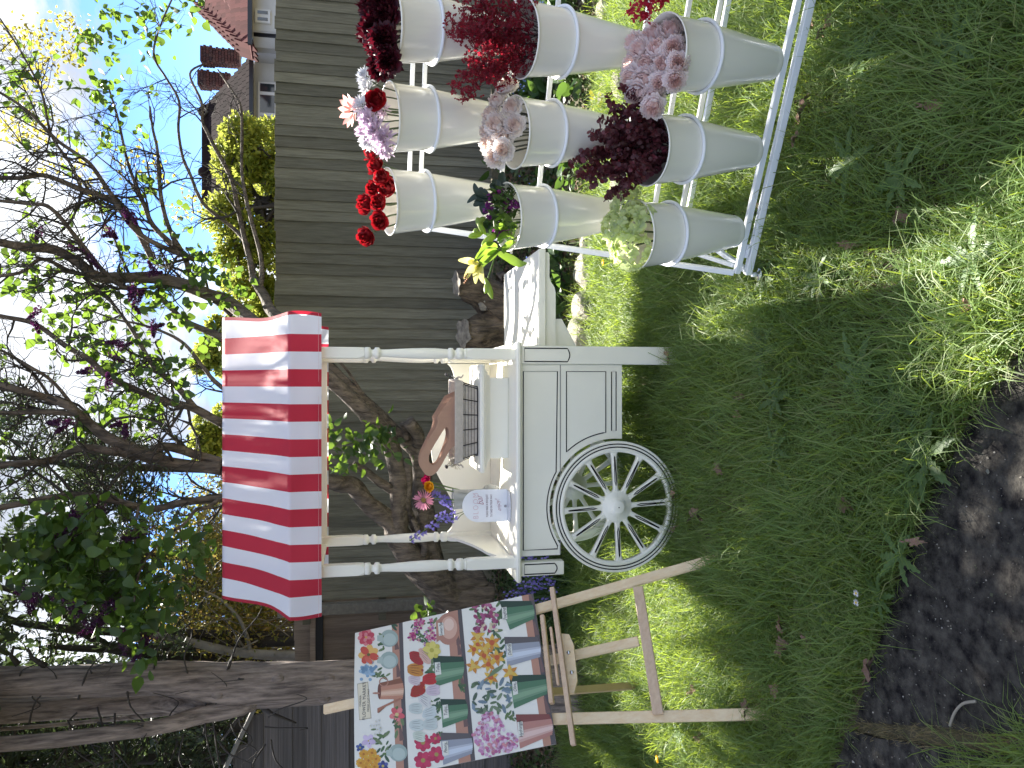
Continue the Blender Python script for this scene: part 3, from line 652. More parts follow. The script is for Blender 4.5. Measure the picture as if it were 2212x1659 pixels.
# trunks below the canopy
trA = limb([(1060, 1300, 6.1), (985, 1290, 6.1), (953, 1266, 6.05), (890, 1208, 6.0), (867, 1168, 5.95), (850, 1148, 5.9)], .16, .085, n=14)
limb([(1040, 1265, 6.15), (985, 1262, 6.1), (941, 1234, 6.1), (918, 1150, 6.1), (915, 1100, 6.1), (910, 1000, 6.1), (898, 968, 6.1), (872, 944, 6.1)], .12, .065, n=14)
a1 = limb([(852, 1150, 5.9), (840, 1125, 5.9), (796, 1088, 5.85), (765, 1053, 5.8), (735, 1044, 5.75), (707, 1039, 5.7), (600, 1024, 5.7), (478, 1012, 5.6)], .075, .055)
a2 = limb([(861, 1150, 5.9), (862, 1080, 5.9), (859, 1019, 5.9), (839, 949, 5.85), (800, 905, 5.8), (777, 880, 5.8), (707, 816, 5.75), (600, 735, 5.7), (488, 650, 5.6)], .075, .05)
b1 = limb([(872, 944, 6.1), (859, 937, 6.1), (812, 893, 6.05), (760, 843, 6.0), (710, 790, 6.0), (650, 722, 5.9), (590, 675, 5.9), (570, 640, 5.9), (547, 602, 5.9)], .062, .035)
limb([(898, 1150, 6.0), (890, 1120, 5.95), (879, 1095, 5.9), (881, 1040, 5.9), (879, 992, 5.85)], .03, .035)
limb([(905, 1212, 6.0), (918, 1180, 5.9), (900, 1140, 5.9), (890, 1118, 5.9)], .03, .02)
limb([(902, 962, 6.05), (905, 945, 6.0), (893, 925, 5.95), (885, 912, 5.9)], .045, .05)
limb([(880, 950, 6.05), (876, 928, 6.0), (870, 915, 5.95)], .03, .025)
limb([(852, 1060, 5.9), (815, 1038, 5.85), (790, 1018, 5.85), (765, 1002, 5.8)], .04, .022)
limb([(790, 862, 6.0), (750, 800, 5.95), (720, 770, 5.9)], .012, .008)
# limbs above the canopy
LM = []
def LI(pts, r0, r1, n=0, ln=.5, start=.1, **k):
    P, rd = limb(pts, r0, r1, **k); LM.append((P, rd)); shoots(P, rd, int(n * .62), ln, start); return P
LI([(488, 650, 5.6), (461, 640, 5.55), (400, 616, 5.5), (332, 601, 5.5), (270, 599, 5.45), (207, 597, 5.4), (168, 566, 5.35), (117, 539, 5.3), (60, 535, 5.2), (0, 523, 5.1), (-80, 500, 5.0)], .062, .030, 16, .5)
LI([(500, 678, 5.7), (461, 645, 5.65), (414, 601, 5.6), (400, 560, 5.6), (367, 496, 5.5), (350, 440, 5.5), (344, 390, 5.45), (340, 324, 5.4), (330, 280, 5.4), (324, 230, 5.4)], .034, .008, 22, .38)
LI([(547, 602, 5.9), (540, 560, 5.9), (527, 512, 5.9), (512, 440, 5.9), (500, 387, 5.85), (465, 320, 5.8), (448, 285, 5.8), (437, 262, 5.8), (435, 219, 5.75), (410, 160, 5.7), (440, 138, 5.7)], .030, .008, 10, .3)
LI([(560, 632, 5.9), (566, 590, 5.9), (562, 547, 5.85), (539, 461, 5.8), (523, 375, 5.75), (523, 281, 5.7), (519, 227, 5.7), (496, 188, 5.7), (470, 150, 5.7)], .022, .006, 8, .26)
LI([(536, 530, 5.9), (508, 497, 5.9), (488, 480, 5.9), (437, 437, 5.85), (410, 375, 5.8), (395, 340, 5.8), (385, 281, 5.75), (387, 219, 5.7), (360, 170, 5.7), (332, 120, 5.6), (345, 60, 5.6), (375, -10, 5.6)], .020, .007, 14, .35)
LI([(385, 540, 5.55), (332, 488, 5.5), (310, 440, 5.5), (293, 398, 5.5), (273, 340, 5.45), (254, 254, 5.4), (235, 190, 5.4)], .026, .007, 20, .38)
LI([(420, 560, 5.6), (300, 505, 5.4), (234, 371 + 40, 5.4), (200, 360, 5.35), (176, 340, 5.3), (120, 300, 5.3), (60, 240, 5.2), (0, 200, 5.2)], .024, .010, 22, .42)
LI([(330, 560, 5.5), (273, 457, 5.5), (220, 425, 5.45), (176, 410, 5.4), (98, 379, 5.35), (40, 385, 5.3), (-60, 380, 5.3)], .030, .016, 20, .42)
LI([(176, 410, 5.4), (150, 350, 5.35), (110, 290, 5.3), (90, 200, 5.3), (50, 120, 5.2), (0, 40, 5.2)], .014, .006, 20, .38)
LI([(600, 790, 5.75), (470, 725, 5.6), (395, 690, 5.55), (340, 640, 5.5), (250, 610, 5.4), (170, 520, 5.3), (110, 450, 5.2), (60, 440, 5.2), (-40, 430, 5.2)], .032, .012, 18, .42)
LI([(200, 597, 5.4), (150, 585, 5.35), (90, 560, 5.3), (40, 590, 5.2), (-60, 600, 5.2)], .02, .012, 10, .4)
LI([(478, 913, 5.65), (423, 884, 5.6), (380, 872, 5.6), (332, 858, 5.55), (238, 816, 5.5), (190, 775, 5.45), (140, 746, 5.4), (75, 700, 5.3), (0, 682, 5.2), (-80, 660, 5.2)], .036, .014, 16, .42)
limb([(640, 1000, 5.8), (560, 950, 5.75), (478, 913, 5.65)], .045, .036)
LI([(423, 884, 5.6), (387, 840, 5.6), (330, 790, 5.55), (290, 720, 5.5), (262, 680, 5.45), (228, 640, 5.4), (180, 600, 5.4)], .026, .010, 14, .35)
LI([(620, 940, 5.75), (478, 835, 5.6), (440, 795, 5.6), (400, 745, 5.55), (360, 720, 5.5), (300, 700, 5.5), (250, 690, 5.4), (180, 665, 5.4)], .022, .006, 12, .3)
LI([(478, 1000, 5.65), (430, 985, 5.65), (390, 970, 5.6), (345, 966, 5.6), (310, 985, 5.6), (240, 975, 5.5), (180, 968, 5.5), (120, 990, 5.5), (60, 1000, 5.4), (-60, 1010, 5.4)], .040, .024, 12, .4)
LI([(478, 1014, 5.6), (390, 1003, 5.6), (330, 985, 5.55), (240, 948, 5.5), (200, 918, 5.5), (150, 880, 5.4), (110, 862, 5.4), (50, 845, 5.3), (-60, 820, 5.3)], .052, .022, 16, .4)
LI([(170, 895, 5.45), (100, 890, 5.4), (40, 892, 5.4), (0, 892, 5.4)], .022, .016, 6, .3)
LI([(330, 1000, 5.6), (250, 965, 5.5), (200, 930, 5.5), (120, 830, 5.4), (60, 790, 5.3), (0, 755, 5.3)], .018, .010, 12, .35)
LI([(640, 1060, 5.75), (560, 1062, 5.7), (478, 1076, 5.65), (400, 1085, 5.6), (330, 1100, 5.6), (280, 1090, 5.5), (230, 1080, 5.5), (160, 1068, 5.5), (60, 1085, 5.4), (-60, 1110, 5.4)], .034, .022, 14, .4)
LI([(478, 1076, 5.6), (450, 1095, 5.5), (425, 1100, 5.45), (400, 1130, 5.4), (370, 1150, 5.3), (330, 1190, 5.2), (300, 1240, 5.1), (290, 1300, 5.0)], .018, .006, 10, .3)
LI([(160, 1068, 5.5), (100, 1110, 5.4), (95, 1150, 5.3), (130, 1200, 5.2), (180, 1260, 5.1)], .014, .006, 12, .35)
LI([(300, 1095, 5.5), (290, 1160, 5.35), (310, 1230, 5.2), (330, 1300, 5.1)], .014, .006, 10, .3)
wood.build('trunk', M_bark, lil); tag(thin.build('twigs', M_twig, lil), kind='stuff')
# leaves: clumps where the photograph shows them
M_lil = mat('lilac_leaf', (.05, .10, .025), .42, transl=.42, tcol=(.28, .44, .04), island=[(.022, .048, .018), (.036, .078, .022), (.05, .10, .025), (.085, .16, .035), (.03, .06, .02)], spec=.5)
M_lilY = mat('young_yellow_leaf', (.2, .22, .03), .45, transl=.55, tcol=(.6, .52, .06), island=[(.18, .20, .03), (.34, .30, .04), (.28, .20, .06), (.12, .18, .03)])
M_flo = mat('dark_lilac_blossom', (.05, .012, .05), .6, transl=.25, tcol=(.25, .03, .2), island=[(.025, .008, .025), (.06, .012, .055), (.10, .02, .10), (.04, .01, .05)])
def zc(sx, sy, ox, oy, k): return [(ox + a * k, oy + b * k) for a, b in zip(sx, sy)]
C1 = [(a * .3906, b * .3906) for a, b in [(120, 380), (40, 440), (140, 350), (500, 270), (540, 230), (620, 230), (610, 80), (650, 40), (830, 110), (800, 70), (650, 430), (540, 480), (410, 480), (600, 540), (560, 520), (130, 600), (180, 640), (250, 600), (570, 720), (720, 750), (800, 290), (840, 220), (1060, 10), (1100, 20), (450, 740), (940, 100), (120, 1080), (480, 1180), (830, 1010), (780, 1100), (960, 1230), (1090, 1430), (1100, 1500), (1060, 1400), (1200, 1550), (1260, 1500), (1340, 1600), (400, 1350), (100, 1560), (60, 1450), (300, 1540), (200, 1600), (480, 1600), (900, 1600), (700, 1480), (20, 540), (470, 230), (600, 600), (1180, 1480)]]
C2 = [(a * .3255, 594 + b * .3255) for a, b in [(130, 60), (250, 90), (90, 30), (470, 200), (560, 230), (520, 160), (690, 200), (600, 90), (330, 350), (330, 400), (600, 400), (540, 420), (640, 500), (560, 500), (850, 270), (930, 150), (1050, 200), (980, 230), (1150, 250), (1090, 140), (1250, 180), (1400, 100), (1350, 60), (1500, 150), (1600, 100), (700, 600), (640, 650), (760, 620), (900, 600), (980, 520), (900, 480), (1000, 590), (1120, 650), (1180, 700), (640, 940), (720, 950), (830, 950), (900, 970), (1000, 900), (990, 880), (1420, 440), (1400, 480), (1190, 610), (850, 700), (780, 760), (840, 660)]]
C3 = [(707 + i * 9, 932 + (i * 37) % 90) for i in range(5)] + [(835, 935), (825, 960), (806, 975), (780, 965), (835, 985), (815, 940), (792, 945), (940, 1330), (930, 1345), (915, 1335), (950, 1350)]
P = []; D = []; S = []
def clump(x, y, Y, n, spread, size, upb=-.15):
    c = np.array(LP_(x, y, Y)); P.append(c + rr.normal(size=(n, 3)) * np.array([spread, spread * .9, spread])); D.append(rr.normal(size=(n, 3)) * [1, .8, .7] + [0, 0, upb]); S.append(size * rr.uniform(.65, 1.25, n))
for (x, y) in C1: clump(x, y, rr.uniform(5.3, 5.8), 11, .065, .068)
for (x, y) in C2: clump(x, y, rr.uniform(5.3, 5.8), 13, .07, .070)
for (x, y) in C3: clump(x, y, 5.6, 12, .06, .072)
for i in range(78):        # the big low bunch left of the canopy
    a = rr.uniform(0, 2 * np.pi); k = math.sqrt(rr.uniform(0, 1)); x = 222 + 165 * k * math.cos(a) - 20 * math.sin(a); y = 1222 + 95 * k * math.sin(a) + 60 * k * math.cos(a) * .9
    clump(x, y, rr.uniform(4.9, 5.5), 12, .085, .082)
for (x, y) in [(385, 1170), (420, 1180), (440, 1170), (400, 1150), (430, 1195), (300, 1320), (300, 1370), (290, 1400), (310, 1430), (250, 1270), (325, 1350), (30, 1190), (20, 1205), (80, 1165), (60, 1220)]: clump(x, y, rr.uniform(4.8, 5.2), 9, .05, .088)
for i in range(70):
    t = TIPS[int(rr.integers(len(TIPS)))]; P.append(np.array(t) + rr.normal(size=(5, 3)) * .03); D.append(rr.normal(size=(5, 3))); S.append(.055 * rr.uniform(.7, 1.2, 5))
# crown above the frame, towards the light, shading the lawn and the path
for i in range(340):
    c = np.array([rr.uniform(-3.2, -.08), rr.uniform(4.3, 7.2), rr.uniform(4.5, 6.6)]); gs = c[1] - c[2] / 1.035; n = 26
    if c[0] < -.8 and 1.45 < gs < 2.55: continue
    c = c - np.array(LB)
    P.append(c + rr.normal(size=(n, 3)) * .14); D.append(rr.normal(size=(n, 3))); S.append(.10 * rr.uniform(.7, 1.3, n))
for i in range(90):
    yy = rr.uniform(5.8, 7.8); c = np.array([rr.uniform(1.15, 2.8), yy, max(.41 * yy + 1.9, (yy - 2.1) * 1.035) + rr.uniform(0, 1.2)]) - np.array(LB); n = 20
    P.append(c + rr.normal(size=(n, 3)) * .14); D.append(rr.normal(size=(n, 3))); S.append(.08 * rr.uniform(.7, 1.3, n))
P = np.concatenate(P); D = np.concatenate(D); S = np.concatenate(S)
tag(mobj('leaves', leafmesh('leaves', P, D, S, M_lil, .78, .22, 'heart', .18, seed=4), lil), kind='stuff')
P = []; D = []; S = []
for (a, b) in [(40, 240), (60, 200), (180, 230), (160, 190), (330, 120), (430, 150), (400, 290), (200, 400), (230, 430), (130, 750), (100, 700), (240, 700), (310, 300), (430, 910), (490, 1060), (270, 930), (700, 910), (860, 920), (1070, 1100), (990, 1160), (140, 560), (30, 700), (220, 350), (250, 220), (370, 190)]: clump(a * .3906, b * .3906, rr.uniform(5.8, 6.4), 40, .060, .042)
P = np.concatenate(P); D = np.concatenate(D); S = np.concatenate(S)
tag(mobj('young_leaves', leafmesh('young_leaves', P, D, S, M_lilY, .6, .3, 'kite', seed=6), lil), kind='stuff')
def floret_mesh(name, centers, size, m, seed=1, k=4):
    r = np.random.default_rng(seed); P = np.repeat(centers, k, 0); n = len(centers); ax = unit(r.normal(size=(n, 3))); u = unit(np.cross(ax, unit(r.normal(size=(n, 3))))); v = np.cross(ax, u); D = []
    ph = r.uniform(0, 6.28, n)
    for j in range(k):
        a = ph + 2 * np.pi * j / k; D.append(u * np.cos(a)[:, None] + v * np.sin(a)[:, None] + ax * .25)
    D = np.stack(D, 1).reshape(-1, 3); return leafmesh(name, P, D, np.repeat(size * r.uniform(.7, 1.2, n), k), m, .85, .2, 'kite', seed=seed)
FL = [(210, 1300), (600, 1300), (620, 1290), (700, 1200), (740, 1210), (760, 1620), (720, 1610), (840, 1480), (860, 1510), (420, 1380), (520, 1450)]
FL = [(a * .3906, b * .3906, 14) for a, b in FL] + [(a * .3255, 594 + b * .3255, 14) for a, b in [(240, 340), (220, 260), (880, 120), (930, 140), (900, 210), (1040, 340), (1020, 360), (780, 560), (760, 450), (830, 470), (350, 980), (420, 1010), (780, 990), (830, 1030), (560, 640), (720, 700)]] + [(a * .3488, 1080 + b * .3488, 24) for a, b in [(400, 170), (380, 210), (440, 140), (230, 600), (200, 640), (170, 620), (660, 670), (700, 640), (620, 700), (600, 760), (560, 790), (890, 880), (880, 920), (760, 880), (480, 100), (470, 660), (540, 640), (500, 720), (780, 240), (590, 110), (860, 210)]]
Cn = []
for (x, y, rd) in FL:
    c = np.array(LP_(x, y, rr.uniform(5.0, 5.4))); k = rd / FPX * 5.2; ax = unit(rr.normal(size=3) * [1, .5, .6] + [-.4, 0, -.1]); t = rr.uniform(-1, 1, 110); rdv = (1 - (t * .5 + .5) * .75)[:, None] * k * .55
    Cn.append(c + np.outer(t * k * 1.15, ax) + unit(rr.normal(size=(110, 3))) * rdv)
tag(mobj('blossom', floret_mesh('blossom', np.concatenate(Cn), .011, M_flo, 5), lil), kind='stuff')

# ================================================================== stump, stones, bed
stp = Vector((1.02, 6.25, gz(1.02, 6.25))); st = empty('coppiced_stump', stp, 'old gnarled stump with two sawn limbs between the cart and the fence', 'tree stump')
M_stump = mat('stump_bark', (.035, .026, .02), .95, c2=(.20, .15, .105), scale=10, bump=1.0, bscale=16, stretch=(2, 2, .5), bdist=.05)
M_cut = mat('sawn_end_grain', (.32, .28, .21), .9, c2=(.10, .085, .07), scale=14, bump=.6, bscale=50)
def rough_stem(pts, rads, name, parent, loc, n=18, amp=.17, seed=0, m=M_stump, capm=M_cut):
    mb = MB(); P = smooth_path([Vector(p) - loc for p in pts], 6); rd = interp(rads, 6); v0 = 0; mb.tube(P, rd, n, cap=False); k = len(P)
    for i in range(k):
        for j in range(n):
            v = Vector(mb.v[i * n + j]); a = 1 + amp * (math.sin(j * 1.7 + seed + i * .12) + .6 * math.sin(j * 3.9 + i * .35 + seed * 3) + .4 * math.sin(j * 6.1 - i * .6)); mb.v[i * n + j] = tuple(P[i] + (v - P[i]) * a)
    c = len(mb.v); mb.v.append(tuple(P[-1] + (P[-1] - P[-2]).normalized() * .006)); b = (k - 1) * n
    for j in range(n): mb.f.append([b + j, b + (j + 1) % n, c]); mb.mi.append(1); mb.sm.append(False)
    return mb.build(name, [m, capm], parent)
Y_ = 6.1
rough_stem([atY(1120, 640, Y_), atY(1086, 655, Y_), atY(1040, 630, Y_ - .05), atY(1010, 615, Y_ - .1), atY(985, 614, Y_ - .12)], [.24, .20, .13, .10, .095], 'limb', st, stp, seed=1)
rough_stem([atY(1120, 680, Y_), atY(1086, 700, Y_), atY(1045, 718, Y_ - .05), atY(1015, 722, Y_ - .08), atY(1000, 722, Y_ - .1)], [.24, .18, .14, .125, .115], 'limb', st, stp, seed=4)
rough_stem([atY(1180, 660, Y_ + .1), atY(1120, 665, Y_ + .1), atY(1080, 665, Y_ + .1), atY(1062, 662, Y_ + .1)], [.42, .34, .26, .16], 'base', st, stp, seed=7)
def stone_mesh(k, flat=.6, ang=.35):
    r = np.random.default_rng(k); import bmesh
    bm = bmesh.new(); bmesh.ops.create_icosphere(bm, subdivisions=3, radius=1)
    planes = [(Vector(unit(r.normal(size=3))), r.uniform(.62, .9)) for _ in range(11)]
    for v in bm.verts:
        for (nn, d) in planes:
            q = v.co.dot(nn)
            if q > d: v.co -= nn * (q - d) * .92
        v.co += v.co.normalized() * (.03 * math.sin(v.co.x * 9 + k) * math.cos(v.co.y * 8) + .02 * r.normal() * .5)
        v.co.z *= flat
    me = bpy.data.meshes.new('stone'); bm.to_mesh(me); bm.free(); me.materials.append(M_stone); return me
SM = [stone_mesh(k) for k in range(5)]
stones = [((1262, 590), .13, .8, 'pale angular stone edging the bed, right of the brown block stone'), ((1262, 665), .13, 1.5, 'long brown block stone with a sunlit top under the end of the white tray'), ((1256, 725), .14, .4, 'large pale stone edging the bed beside the bracket under the tray'), ((1253, 775), .08, 1.1, 'half hidden small stone behind the right leg of the cart'), ((1265, 545), .09, .3, 'flat rugged stone just left of the rack stile near a yellow dandelion'), ((1268, 510), .11, 2.0, 'pale stone between the two legs of the white rack'), ((1340, 185), .10, .6, 'sunlit stone between the middle and right lower buckets'), ((1302, 205), .09, 2.2, 'shaded grey stone between the lower maroon and pink buckets'), ((1330, 400), .09, 1.0, 'rugged stone left of the dark maroon foliage'), ((1300, 20), .08, .2, 'small stone at the right edge behind the rack'), ((1216, 930), .08, .2, 'low stone seen under the cart body')]
for i, ((x, y), s, a, lb) in enumerate(stones):
    g = atz(x + 8, y, .03); o = mobj('rockery_stone', SM[i % 5]); o.location = (g.x, g.y, gz(g.x, g.y) + s * .42); o.scale = (s * 1.25, s, s * 1.1); o.rotation_euler[2] = a; tag(o, lb, 'stone', 'stones edging the flower bed')
o = mobj('rockery_stone', SM[2]); q = atY(1040, 652, 6.0); o.location = (q.x, 6.0, q.z - .02); o.scale = (.075, .07, .09); tag(o, 'brown stone wedged between the two sawn limbs of the stump', 'stone')
# litter and ground cover of the bed
bedt = lambda x, y: (y > bed_edge(x) - .05) & (y < 7.35)
r = np.random.default_rng(61); n = 16000; x = r.uniform(-3.6, 4.4, n); y = bed_edge(x) + r.uniform(-.16, 2, n) ** 1.0; k = y < 7.35; x, y = x[k], y[k]; z = height(x, y) + .006
M_lit = mat('leaf_litter', (.1, .06, .04), .9, island=[(.07, .045, .03), (.14, .08, .05), (.22, .14, .09), (.05, .035, .03), (.30, .24, .18)])
tag(mobj('leaf_litter', leafmesh('leaf_litter', np.stack([x, y, z], 1), np.stack([r.normal(size=len(x)), r.normal(size=len(x)), r.normal(size=len(x)) * .35], 1), r.uniform(.02, .06, len(x)), M_lit, .6, .4, seed=3)), 'brown fallen leaves and crumbs covering the soil of the bed', kind='stuff')
r = np.random.default_rng(62); n = 15000; x = r.uniform(-3.6, 4.4, n); y = bed_edge(x) + r.uniform(.05, 1.9, n); d = (wob(x, y, 1.6, 3) > -.25) & (y < 7.35); x, y = x[d], y[d]
z = height(x, y) + r.uniform(.0, .09, len(x))
M_cov = mat('ground_cover', (.04, .07, .02), .5, transl=.25, island=[(.02, .045, .014), (.04, .075, .02), (.08, .12, .03), (.03, .06, .02)])
tag(mobj('ground_cover', leafmesh('ground_cover', np.stack([x, y, z], 1), np.stack([r.normal(size=len(x)), r.normal(size=len(x)), r.uniform(0, .8, len(x))], 1), r.uniform(.025, .06, len(x)), M_cov, .7, .2, 'kite', seed=4)), 'small green weeds creeping over the flower bed', kind='stuff')
# broad leaved plants
M_alk = mat('broad_green_leaf', (.04, .085, .025), .38, c2=(.055, .11, .03), scale=14, bump=.5, bscale=50, transl=.3, tcol=(.22, .38, .05), island=[(.03, .065, .022), (.045, .09, .028), (.07, .13, .035)], spec=.6)
M_blue = mat('blue_petals', (.16, .22, .62), .5, transl=.3, island=[(.14, .2, .6), (.25, .33, .75)])
def plant(x, y, n, size, label, cat='plant', flowers=0, name='broad_leaf_plant', group=None, tall=1.0, m=M_alk, shape='oval', asp=.5, fm=None, seed=0):
    z = gz(x, y); t = empty(name, (x, y, z), label, cat, group); q = np.random.default_rng(seed + int(x * 97) % 50 + 3)
    a = q.uniform(0, 2 * np.pi, n); el = q.uniform(.1, 1.1, n) * tall; D = np.stack([np.cos(a) * np.cos(el), np.sin(a) * np.cos(el), np.sin(el)], 1); h = q.uniform(0, .16, n) * tall
    P = D * [.02, .02, 0] + np.stack([q.normal(size=n) * .05 * size * 8, q.normal(size=n) * .05 * size * 8, h], 1)
    mobj('leaves', leafmesh('leaves', P, D, size * q.uniform(.6, 1.2, n), m, asp, .18, shape, .35, seed=seed), t)
    if flowers:
        C = np.stack([q.normal(size=flowers) * .09, q.normal(size=flowers) * .09, .2 * tall + q.uniform(0, .12, flowers)], 1); mobj('flowers', floret_mesh('flowers', C, .009, fm or M_blue, seed + 1, 5), t)
    return t
pl = [(atz(1215, 590, .12), 26, .13, 'broad leaved plant with small blue flowers beneath the free end of the tray', 8), (atz(1222, 640, .12), 22, .12, 'clump of glossy oval leaves directly under the tray', 0), (atz(1215, 545, .12), 16, .10, 'dark leaved plant just left of the rack stile below the tray', 4),
      (atz(1190, 215, .16), 40, .15, 'large glossy leaved plant between the middle row buckets', 30), (atz(1250, 160, .12), 26, .14, 'sprawling broad leaf weed left of the tall middle right bucket', 0), (atz(1240, 20, .12), 34, .16, 'big dark green leaves at the right edge under the middle right bucket', 14),
      (atz(1210, 20, .2), 26, .13, 'paler leaved weed at the right edge higher on the bank', 20), (atz(1150, 170, .3), 30, .12, 'sunlit blue flowered plant against the fence, between the top right buckets', 40), (atz(1195, 390, .15), 22, .07, 'low shiny leaved weed between the left and middle buckets', 6), (atz(1265, 390, .08), 18, .06, 'small round leaved weed above the dark maroon foliage', 0),
      (atz(1090, 350, .3), 12, .12, 'nettle like plant growing up the foot of the fence', 0), (atz(1100, 930, .25), 20, .11, 'weedy leaves behind the back board of the cart', 0), (atz(1330, 930, .0), 16, .07, 'shaded weed in the grass under the cart body', 0), (atz(1245, 860, .05), 22, .09, 'shaded leaves behind the cart body near its right leg', 0)]
for (x, y, lb) in [(1160, 640, 'leafy plant below the left sawn limb of the stump'), (1120, 300, 'leafy plant at the foot of the fence above the middle buckets'), (1175, 300, 'leafy weed between the left and centre buckets'), (1130, 60, 'leafy plant at the foot of the fence at the right edge'), (1235, 330, 'leafy weed behind the maroon leaf sprays'), (1225, 470, 'leafy plant between the rack legs behind the pale hydrangeas'), (1180, 490, 'leafy plant right of the tray end'), (1240, 110, 'broad leaves at the bed edge under the crimson sprays'), (1120, 480, 'dark leaves at the fence foot behind the lily'), (1110, 1180, 'dark leaves behind the left cart posts'), (1170, 1290, 'leafy plant between the cart and the poster'), (1200, 1350, 'leafy plant behind the easel ledge')]:
    pl.append((atz(x, y, .15), 30, .12, lb, 0))
for i, (g, n, s, lb, fl) in enumerate(pl): plant(g.x, g.y, n, s, lb, flowers=fl, seed=i)
M_yl2 = mat('yellow_creeper_leaf', (.3, .32, .04), .5, transl=.4, island=[(.25, .28, .03), (.40, .38, .05), (.18, .24, .03)])
g = atz(1322, 225, .03); plant(g.x, g.y, 40, .035, 'creeping yellow leaved plant over the stones by the pink bucket', m=M_yl2, name='yellow_creeper', seed=31)
g = atz(1280, 300, .03); plant(g.x, g.y, 26, .035, 'sprig of yellow leaves behind the dark maroon foliage', m=M_yl2, name='yellow_creeper', seed=32)
# bluebells
M_bb = mat('bluebell_petals', (.20, .16, .52), .5, transl=.4, tcol=(.45, .38, .85), island=[(.16, .13, .45), (.26, .22, .62), (.34, .30, .70)])
M_stem = mat('green_stem', (.12, .2, .05), .5, transl=.2)
BELL = MB(); BELL.lathe([(.0015, 0), (.0045, -.002), (.005, -.009), (.0075, -.014)], 6)
def bells(m, p, d, n, ln, mi=1):
    for i in range(n):
        t = .35 + .65 * i / n; c = p + d * ln * t; a = i * 2.4; o = Vector((math.cos(a), math.sin(a), .15)) * .014
        e = c + o + Vector((0, 0, -.004)); m.tube([c, e], .0012, 3, mi=0, cap=False)
        q = [(v[0] * 1.25 + e.x + o.x * .3, v[1] * 1.25 + e.y + o.y * .3, v[2] * 1.2 + e.z) for v in BELL.v]; m.add(q, BELL.f, mi, True)
def bluebell(x, y, n, label, h=.28, seed=0, nb=9, lf=30):
    z = gz(x, y); t = empty('bluebell_clump', (x, y, z), label, 'bluebells', 'bluebells in the flower bed'); q = random.Random(seed); m = MB()
    for i in range(n):
        a = Vector((q.gauss(0, .06), q.gauss(0, .06), 0)); b = a + Vector((q.gauss(0, .08), q.gauss(0, .08), h * q.uniform(.7, 1.15))); mid = a.lerp(b, .5) + Vector((q.gauss(0, .01), 0, .02)); m.tube([a, mid, b], .0025, 4, cap=False); bells(m, mid, (b - mid), nb, 1.0)
    m.build('flowers', [M_stem, M_bb], t)
    tag(mobj('leaves', blades('leaves', lf * 8, (-.1, .1, -.1, .1), M_alkb, .18, .34, .012, tuft=8, spread=.05, seed=seed + 3, hfun=lambda x, y: x * 0), t), kind='stuff')
M_alkb = mat('strap_leaf', (.05, .1, .03), .4, transl=.35, tcol=(.25, .4, .06), island=[(.04, .09, .03), (.07, .13, .04), (.09, .16, .05)])
for i, (px, n, lb, h, Y) in enumerate([((1090, 1240), 12, 'bluebells behind the left front corner of the table top', .34, 5.7), ((1110, 1268), 12, 'bluebells hanging over between the table corner and the poster', .34, 5.5), ((1090, 1290), 8, 'bluebells peeping over the right edge of the poster', .42, 5.8), ((1120, 1215), 6, 'bluebells in the deep shade behind the left post', .32, 6.0), ((1020, 900), 5, 'bluebells just visible above the back board behind the basket', .5, 5.6), ((1060, 1330), 7, 'bluebell leaves and flowers hidden by the poster corner', .3, 5.9)]):
    g = atY(px[0], px[1], Y); bluebell(g.x, Y, n, lb, h, seed=i + 5)
